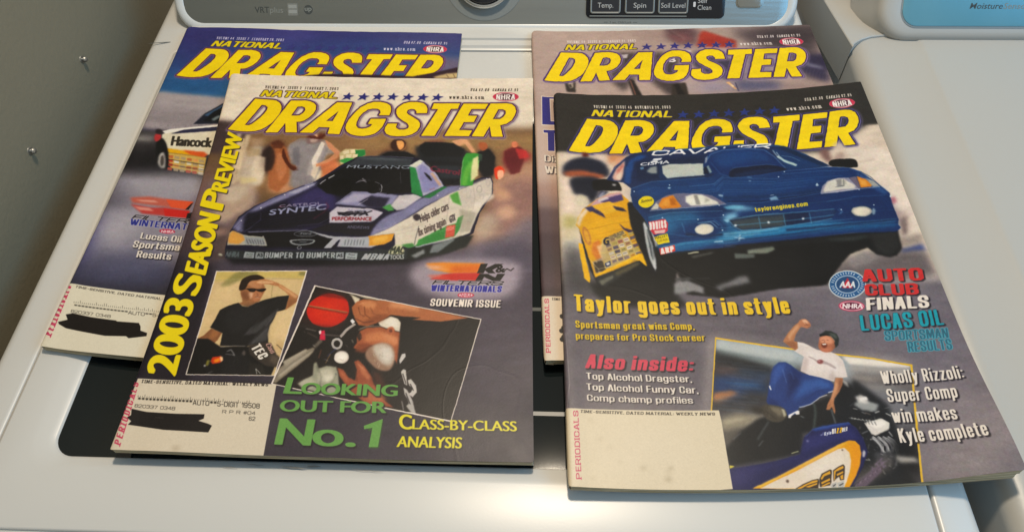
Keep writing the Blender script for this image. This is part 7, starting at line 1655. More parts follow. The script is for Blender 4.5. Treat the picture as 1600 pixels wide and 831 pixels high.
L|e8e8e4|0.25|0.7|0|0.322|195.9,12.4 197.6,11.3
L|c8c8c8|0.25|0.7|0|0.332|204.9,29.1 205.1,28
L|3c3c40|0.25|0.7|0|0.331|186.8,27 187.4,25.9
L|7c7c80|0.25|0.7|0|0.329|190.1,23.6 191.1,22.5
L|e8e8e4|0.25|0.7|0|0.327|193.4,20.3 194.8,19.2
L|c8c8c8|0.25|0.7|0|0.325|196.8,16.9 198.5,15.8
L|3c3c40|0.25|0.7|0|0.323|200,13.6 200.2,12.6
P|101114|3|1|0|||0|0|0,0|202.3,29.7 218.3,28.6 213,2.8 200.5,10.9
P|c8c4bc|1.2|0.8|0|||0|0|0,0|201.8,18.3 213.7,16.5 215.2,12.7 203,13.5
P|5a5450|2|0.8|0|||0|0|0,0|173.6,8.7 199.1,18.4 198.8,11 182,1 168.1,0.7
L|8c7c90|0.6|1|0|0.527|169.9,0.6 196.6,15.8
T|7c6c80|0.4|0.8|0||0|0.1,0.08||184.95 5.35 9.76 6.82 -0.96 5.57|ATE
P|1d2058|0.3|1|0|||0|0|0,0|98.5,13.4 114.9,15.7 128.8,18.4 143.8,22.2 148.6,33.3 155.4,38.8 170,41.9 179.1,42.5 183,38.3 185.8,30.3 185.9,21.6 180.1,11.8 169.9,-0.8 98.2,-1.4
P|34387c|1.5|0.6|0|||0|0|0,0|149.3,32.8 171.9,39.8 180.3,37.6 182.6,30.4 169.8,31.1 147.2,23.4 126.8,16.3 102.7,12.5 118.3,12.3 143.4,20.1
P|3c3a74|2.5|0.7|0|||0|0|0,0|100.3,12.5 118.7,14.8 109.2,5 99.4,1.8
P|2c4c98|0.5|0.9|0|||0|0|0,0|154.6,38.8 162.5,41.1 179.1,42.3 180.4,41.1 156.7,37.4
L|5c7cc0|0.3|0.8|0|0.251|149.5,34.1 150.8,34.5 155.4,38.8 179.1,42.5
P|e09c2c|0.25|1|0|||0|0|0,0|110.4,0.7 125,6.8 138.8,13.5 156.4,21.8 169,27.7 176.1,30.3 180,29.7 182,26.6 181.6,21 178.9,13.6 175,7.1 169.3,0 166.7,-1.1
P|ecc860|0.5|0.8|0|||0|0|0,0|110.4,0.7 138.8,13.5 168.9,27.2 175.9,29.5 173.9,28.1 143.9,15 116.4,1.6
P|e2d6c4|0.2|1|0|||0|0|0,0|115.4,0.7 126.4,5.9 141.8,12.4 159.4,20.8 168.3,24.7 172.4,25.3 174.5,22.2 174.2,16.3 171.7,9.7 168.2,3.3 165.3,-0.8
P|efe8dc|3|0.6|0|||0|0|0,0|141.6,11.7 168,23.4 172.3,21.5 169.8,11.5 147.8,4.1
L|c8b8a4|0.3|0.6|0|0.165|171.9,24.9 169.9,14.8 166.3,3.4
P|e8982c|1|0.7|0|||0|0|0,0|177.1,28.1 180.9,27.1 180.6,20.2 176.8,11.2 172.1,4.8 174.2,14.6
P|3a2c20|0.2|0.9|0|||0|0|0,0|136,-0.3 141.3,2.7 148.1,5.3 151.7,6 151.8,4 149.8,-0.7
P|dca440|0.12|1|0|||0|0|0,0|137.2,-0.1 142,2.2 147.9,4.7 151,5.2 150.7,4 144.3,2.2 140,0.1
P|dca440|0.12|1|0|||0|0|0,0|142.5,1 150.3,3.4 150.1,2.4 144.7,0.5
P|3a2c20|0.2|0.9|0|||0|0|0,0|152,5.6 154.4,9.2 160.1,11.7 161.1,11 159,3.7 157.6,1.3 151.3,0.6
P|dca440|0.12|1|0|||0|0|0,0|152.9,6 155,8.6 159.8,10.8 159.6,8.8 155.6,7.5 153.5,5.1
P|dca440|0.12|1|0|||0|0|0,0|152.7,3.5 158.8,6.2 158.5,4.7 152.8,2.3
P|dca440|0.12|1|0|||0|0|0,0|152.2,1.3 158.1,3.6 157.8,2.5 153.3,0.8
P|3a2c20|0.2|0.9|0|||0|0|0,0|161.7,11 165.5,13.3 169,14.5 169.6,13.2 167,4.6 164.5,4.3 164.4,6.8 162,5.2 160.3,3.6
P|dca440|0.12|1|0|||0|0|0,0|162.2,10.5 165.8,12.7 168.7,13.5 168.4,12 163.2,10 161.3,4.8 160.8,4.6
P|dca440|0.12|1|0|||0|0|0,0|163.4,8.5 167.8,10.3 167.5,9.1 163.3,7.2
P|dca440|0.12|1|0|||0|0|0,0|165.2,7.1 167.3,8.3 166.6,5.2 165.1,4.9
P|b8b8b4|0.2|1|0|||0|0|0,0|157.8,0.5 159.1,2.5 162,3.4 161.5,0.3 159.9,-0.6
P|b8b8b4|0.2|1|0|||0|0|0,0|162.2,2.8 166.9,4.2 166.1,1 164.9,-0.8 162.2,-0.7
P|5c5854|0.1|1|0|||0|0|0,0|159.2,1.2 161.4,2.4 161.2,1.7 159.4,0.4
P|5c5854|0.1|1|0|||0|0|0,0|163.1,1.5 166.1,2.8 166,2.1 163.3,0.7
E|6c5a4c|0.3|1|0|132.68|4.95|0.93|-0.02|-0.21|-1.06
E|6c5a4c|0.25|1|0|170.66|23.96|0.55|-0.03|-0.14|-0.59
E|8c8cb0|0.5|1|0|150.45|30.86|0.72|-0.03|-0.17|-0.78
P|d8c850|0.2|1|0|||0|0|0,0|99.3,15.7 102.3,15.2 99.1,13.4
T|a8b0d0|0.1|1|0||0|0,0||159.14 33.76 2.2 0.78 0.66 2.17|will
T|d8dce8|0|1|0||0|0.13,0.1|g|161.64 34.09 4.65 0.85 0.72 2.43|Kyle
T|f0ece0|0|1|0||0|0.17,0.12|g|166.69 34.92 2.53 0.41 0.83 3.5|RI
T|e0b030|0|1|0||0|0.17,0.12|g|169.5 35.14 3.7 0.52 1.2 3.66|ZZ
T|e8e4d8|0|1|0||0|0.17,0.12|g|173.28 36.01 3.54 0.53 0.89 2.97|OLI
L|d8dca8|0.25|1|0|0.493|138.8,23 143.4,24.2
P|c0bcc0|0.4|1|0|||0|0|0,0|182.4,21.8 184,23.5 184.5,21.7 183.2,18.8 181.9,18.5
P|6a5c6a|0.5|1|0|||0|0|0,0|170.7,-0.9 187.1,11.5 191.3,12.1 191.1,8.7 178.4,-0.8
L|b0a4b0|0.25|0.8|0|0.236|172.4,-0.1 174.4,1.8
L|3c3440|0.25|0.8|0|0.237|173.6,0.6 175.5,2.4
L|8c7484|0.25|0.8|0|0.237|174.8,1.2 176.6,3
L|b0a4b0|0.25|0.8|0|0.237|175.9,1.9 177.7,3.6
L|3c3440|0.25|0.8|0|0.237|177.1,2.6 178.8,4.2
L|8c7484|0.25|0.8|0|0.238|178.3,3.3 179.9,4.8
L|b0a4b0|0.25|0.8|0|0.238|179.5,3.9 181,5.4
L|3c3440|0.25|0.8|0|0.238|180.7,4.6 182.1,6
L|8c7484|0.25|0.8|0|0.239|181.9,5.3 183.2,6.6
L|b0a4b0|0.25|0.8|0|0.239|183.1,6 184.3,7.2
L|3c3440|0.25|0.8|0|0.239|184.3,6.6 185.4,7.8
L|8c7484|0.25|0.8|0|0.24|185.5,7.3 186.5,8.4
L|b0a4b0|0.25|0.8|0|0.24|186.7,8 187.6,9
L|3c3440|0.25|0.8|0|0.24|187.9,8.7 188.7,9.6
L|8c7484|0.25|0.8|0|0.24|189.1,9.4 189.8,10.2
L|b0a4b0|0.25|0.8|0|0.241|190.3,10 190.9,10.8
P|263f80|0.3|1|0|||0|0|0,0|136.6,79.8 139.4,85.1 143.3,88.1 147.9,88.2 151.2,85.7 154.9,81.3 158.1,79 168.6,76.4 173.6,74 175.9,70.3 176.5,67.7 174.4,64.2 171.2,63.9 165.1,61.1 158.6,56.4 152.8,54.6 149.5,53.8 148.4,50.3 143.5,48.5 141.7,48.1 140,53.1 130.8,56.4 130,59.4
P|3a5ca8|1.2|0.8|0|||0|0|0,0|138.1,80.9 143.1,87.1 147.8,87.4 145.5,80.6 138.4,72.5 133.6,66.4
P|14245c|1.2|0.8|0|||0|0|0,0|148,79.4 154.2,78.1 154.7,71.8 150.2,67.9 144.5,62 141.9,58 145.7,68.1
P|3c64ac|1.5|0.8|0|||0|0|0,0|157,73.8 168.2,74.8 174.7,70.9 173.7,66.8 164.9,68.3 152.5,61.7 148.1,57.8 149,61.8
P|1a2f6c|0.8|0.8|0|||0|0|0,0|150.9,84.6 154.9,81.3 157.1,78.5 155.4,74.9 151.5,78.2
P|182c68|1|0.8|0|||0|0|0,0|131.9,62.4 137.4,58.2 140,53.1 130.9,56.9
L|8ca8dc|0.35|0.8|0|0.247|145,82.7 145.6,72.2
L|7c98d0|0.3|0.7|0|0.197|150.1,80.4 151,75.1
L|6484c8|0.5|0.6|0|0.24|160.6,65.4 172.4,68.9
L|14245c|0.5|0.7|0|0.285|153.9,59.6 166.2,66.2 173.6,66.3
L|5c7cc0|0.5|0.6|0|0.196|139.4,77.7 136.3,66.3
L|ece8e4|0.25|1|0|0.575|174.7,65.2 171.2,64.1
L|e8e4e0|0.25|1|0|0.477|169.9,62.4 165.1,61.1 158.7,56.6 152.9,54.8 150.1,54.5
P|ece8e4|0.25|1|0|||0|0|0,0|148.6,52.3 149.7,51.8 149.3,49.6 147.2,49.3 146.6,50.4 144,48.5 143.2,47.1 141.5,47.1 142.3,49.3 144.8,50.5
P|f4f0ec|0.2|1|0|||0|0|0,0|133.6,70.5 134.4,71 134.9,67.9 134.2,67.4
P|4c463c|0.4|1|1|||0|0|0,0|127.2,56.5 130.9,57.2 138.6,55.1 141.1,52.1 140.8,48.1 136.6,44.8 132.1,44.5 128.1,46.5 126.1,50.5 123.8,52.6
P|8c8470|0.9|0.7|0|||0|0|0,0|131.1,55.9 137.6,54.7 139.6,51.1 136.4,48.3 132.7,52.3
P|b8b49c|0.4|0.9|0|||0|0|0,0|138.4,54.1 140.4,53.1 140.8,49.1 138.9,47.7 138.7,51.2
L|25221c|0.4|1|0|0.281|128.3,52.4 134.2,46.4
P|2c2822|1.5|0.8|0|||0|0|0,0|119,55.6 125.4,56 127,50.5 122.6,50.6 119.4,52.7
L|6c6454|0.4|0.7|0|0.283|130.6,55.4 130,47.5
C|
P|b47c58|0.3|1|0|||0|0|0,0|149.5,104.3 153.3,109.7 159.4,116.3 164,119.5 166.3,117 163.1,114.4 159.4,109.4 157,104.5 159.5,103.3 158.5,98.4 156.7,96.5 153.2,100.3
P|d8a884|0.6|0.8|0|||0|0|0,0|154,108.6 160.2,115.6 163.6,117.8 162,115 155.8,107.9 154,104.1
P|8c5840|0.7|0.6|0|||0|0|0,0|150.1,103.7 156.8,104 158.6,101.1 156.8,97.1 153.2,100.3
P|b87c5c|0.3|1|1|||0|0|0,0|163.5,119.5 166.4,121.6 169.2,121.2 171.2,117.9 170.7,115.1 168.1,114.1 165.9,115 164.1,115.8
P|e0b090|0.4|1|1|||0|0|0,0|166.2,120.7 168.7,120.9 170.1,118.5 167.5,118.1
L|7c4c38|0.25|1|0|0.313|166.7,116.4 170.6,116.8
L|7c4c38|0.25|1|0|0.262|167.7,119 169.1,116.3
L|6c3c2c|0.2|1|0|0.26|168.8,114.8 170.6,115.4
P|b47c58|0.3|1|0|||0|0|0,0|178.4,75 183.4,74.5 181.8,69.4 178.6,64.5 174.3,59.6 173.1,56.7 172.7,50.7 171.8,48.3 171.2,50.8 171.1,53.8 169.3,51.9 167,52 168.6,55.9 172.3,60.8 175.5,66.7
P|8c5c44|0.6|0.8|0|||0|0|0,0|181,74.1 183,74 181,68.4 177.5,63.5 178.7,68.6
P|d8a480|0.6|0.7|0|||0|0|0,0|178.6,73.8 178.7,68.6 175,62.6 171.6,57.8 174.6,64.7
L|7c4c38|0.25|1|0|0.235|169.5,54.9 171.1,55.8
L|7c4c38|0.25|1|0|0.235|172.1,54.2 171.9,50.8
P|dcd2cc|0.25|1|0|||0|0|0,0|159.4,103.6 163.2,102.6 166.5,100.4 171.3,96.6 180.3,94.4 184.3,91.5 186.6,87.5 186.8,80.6 186.5,74.8 183.4,74.5 178.3,75.3 176.9,71.8 168.4,75.6 161.5,77.8 156.7,81 159.7,88.5 161.3,91.7 155.7,96.5 156.8,97.1 158.5,98.4
P|efe8e4|2|0.6|0|||0|0|0,0|163.4,99.2 170.9,94.4 182.9,89.4 184.6,77.6 179.8,76.8 173.5,81.4 163.8,79.8 161.1,84.2
P|b8a8a4|1|0.6|0|||0|0|0,0|161.3,91.7 164.1,89.4 160.1,80 156.7,81
P|b0a09c|1|0.6|0|||0|0|0,0|178,81.1 178.5,75.3 176.8,72 173.6,74
L|b4a8a4|0.6|0.6|0|0.299|184.4,88.2 181,77.8
L|c0b4b0|0.8|0.5|0|0.301|172.2,92.2 174.7,86.7 172.1,79.4
L|f8f4f0|0.3|1|0|0.306|159.4,102.7 165.4,99.7
P|a89898|0.35|0.8|0|||0|0|0,0|164.2,92.1 167.2,90.8 169.5,88.6 173.2,88.4 178.1,85.4 181.1,82 179.9,81.2 176,84.4 172.6,85.9 169.4,85.9 167.3,89.2 164.4,91
E|8c4c4c|0.4|1|0|171.3|87.39|2.03|-0.11|-0.39|-1.69
E|b89090|0.3|1|0|170.78|87.95|0.74|-0.04|-0.15|-0.64
P|b06c50|0.3|1|1|||0|0|0,0|172.6,98.7 174,103.1 175.8,106.9 178.8,108.4 183.3,107 185,102.9 183.8,99.1 181.5,95.5 177.4,94.3 174,95.6
P|dc9c7c|0.7|0.85|1|||0|0|0,0|175.2,105.2 179.6,107.4 182.9,105.3 182.9,101.4 178.9,100.6 175.8,101.3
P|7c3c2c|0.25|1|1|||0|0|0,0|175.5,101.3 178.2,101.7 178.9,99.7 177.3,97.9 175.5,98 174.9,99.5
P|f0e4d8|0.15|1|0|||0|0|0,0|175.7,101.2 178.3,101.4 178.5,100.4 176,100.2
P|c87c60|0.6|0.7|0|||0|0|0,0|173.6,98.1 177.2,97.1 181.2,98.2 179.5,95 174.9,95.5
L|5c3024|0.2|1|0|0.256|175.9,103.8 177.7,104.2
L|5c3024|0.2|1|0|0.256|179.3,104.1 180.8,103.5
L|8c5440|0.25|1|0|0.307|178.3,103.9 177.4,102.3
P|a86c50|0.3|1|1|||0|0|0,0|182.8,100.9 184.5,100.8 183.7,97.5 181.9,97.1
P|2c3230|0.3|1|0|||0|0|0,0|175.5,108.6 177.7,109.6 180.5,111.4 184.2,110.8 187.5,108.4 188.2,104.4 186.5,99.5 184,97.2 184.1,100.8 185,102.9 183.2,106.4 179.7,108.1 175.6,106.9
P|5c6660|0.6|0.8|0|||0|0|0,0|182.1,109.8 186.5,108.4 187.4,105 185.6,104.6 183.4,107.5
L|8c9088|0.25|1|0|0.309|179.8,108.3 183.3,106.7 184.9,102.4
P|1c2020|0.25|1|0|||0|0|0,0|175.7,108.8 180,109.2 183,107.2 179.6,107.6 175.6,107
L|6c4030|0.4|0.7|0|0.407|184.5,100.8 182.8,97
P|e8e4e0|0.8|0.8|0|||0|0|0,0|187.6,60.1 191.6,61.5 196,58.7 194.2,54.8 188.7,56
W|0.06|3|0.02
T|e8e0d4|0|1|1||0|0.09,0.07|g|208.04 68.15 54.37 -1.13 0.77 9.56|Wholly Rizzoli:
T|e8e0d4|0|1|1||0|0.09,0.07|g|208.03 54.82 45.35 -1.01 1 9.47|Super Comp
T|e8e0d4|0|1|1||0|0.09,0.07|g|207.21 40.35 40.56 -1.7 0.72 9.58|win makes
T|e8e0d4|0|1|1||0|0.09,0.07|g|207.54 26.47 53.58 -1.52 0.7 9.86|Kyle complete
P|ddd2b8|0.08|1|0|||0|0|0,0|-1.1,52.8 98.3,53.5 98.8,45.2 98.9,0.5 -2.6,-6.1
P|e2d8c2|14|0.6|0|||0|0|0,0|17.6,43.9 88.6,45.2 87.2,7.6 19.5,6.5
T|2c2620|0|1|0||0|0.1,0.07|s|9.17 50.06 86.37 -0.12 0.24 1.96|TIME-SENSITIVE, DATED MATERIAL: WEEKLY NEWS
T|c8506c|0|1|0||0|0.115,0.07|s|8.19 5.13 -0.38 46.82 -3.32 -0.37|PERIODICALS
E|7a6c50|1.2|0.35|0|46.44|13.68|1.57|0.03|-0.1|-1.17
E|7a6c50|1.2|0.3|0|63.12|13.95|1.57|0.02|-0.13|-1.17
E|7a6c50|1.2|0.3|0|60.84|6.68|2.33|0.03|-0.18|-1.73
E|7a6c50|1.2|0.2|0|32.3|17.4|1.18|0.03|-0.06|-0.89
E|7a6c50|1.2|0.6|0|14.99|5.94|0.78|0.03|-0.03|-0.58
E|7a6c50|1.2|0.6|0|23.38|8.07|0.47|0.02|-0.02|-0.35
E|7a6c50|1.2|0.2|0|26.8|27.17|1.2|0.04|-0.06|-0.91
E|7a6c50|1.2|0.15|0|61.35|11.5|1.95|0.02|-0.15|-1.46
E|7a6c50|1.2|0.15|0|20.89|32.02|1.61|0.06|-0.07|-1.22
E|7a6c50|1.2|0.4|0|79.9|9.07|0.47|0|-0.05|-0.35
E|7a6c50|1.2|0.3|0|50.76|11.34|0.78|0.01|-0.05|-0.58
E|7a6c50|1.2|0.15|0|15.29|45.13|1.63|0.07|-0.06|-1.26
L|b8b0a8|0.2|0.45|0|0.586|-1.4,241 -1,223.7
L|b8b0a8|0.2|0.45|0|0.556|-1.5,205 -1,188.8
L|b8b0a8|0.2|0.45|0|0.528|-1.6,171.3 -1.1,156.1
L|b8b0a8|0.2|0.45|0|0.503|-1.5,139.7 -1,125.6
L|b8b0a8|0.2|0.45|0|0.479|-1.5,110.2 -1,96.8
L|b8b0a8|0.2|0.45|0|0.458|-1,82.4 -0.5,69.8
L|b8b0a8|0.2|0.45|0|0.437|-0.8,56.2 -0.4,44.4
L|b8b0a8|0.2|0.45|0|0.419|-0.7,31.5 -0.2,20.3
L|b8b0a8|0.2|0.45|0|0.401|-0.6,8.2 -0.1,-2.4
L|a8a4a4|0.15|0.6|0|0.384|1.6,110.3 2.9,70.5 0.7,51.7
L|a8a4a4|0.15|0.4|0|0.342|0,42.6 -0,56.2 2.9,70.5
"""
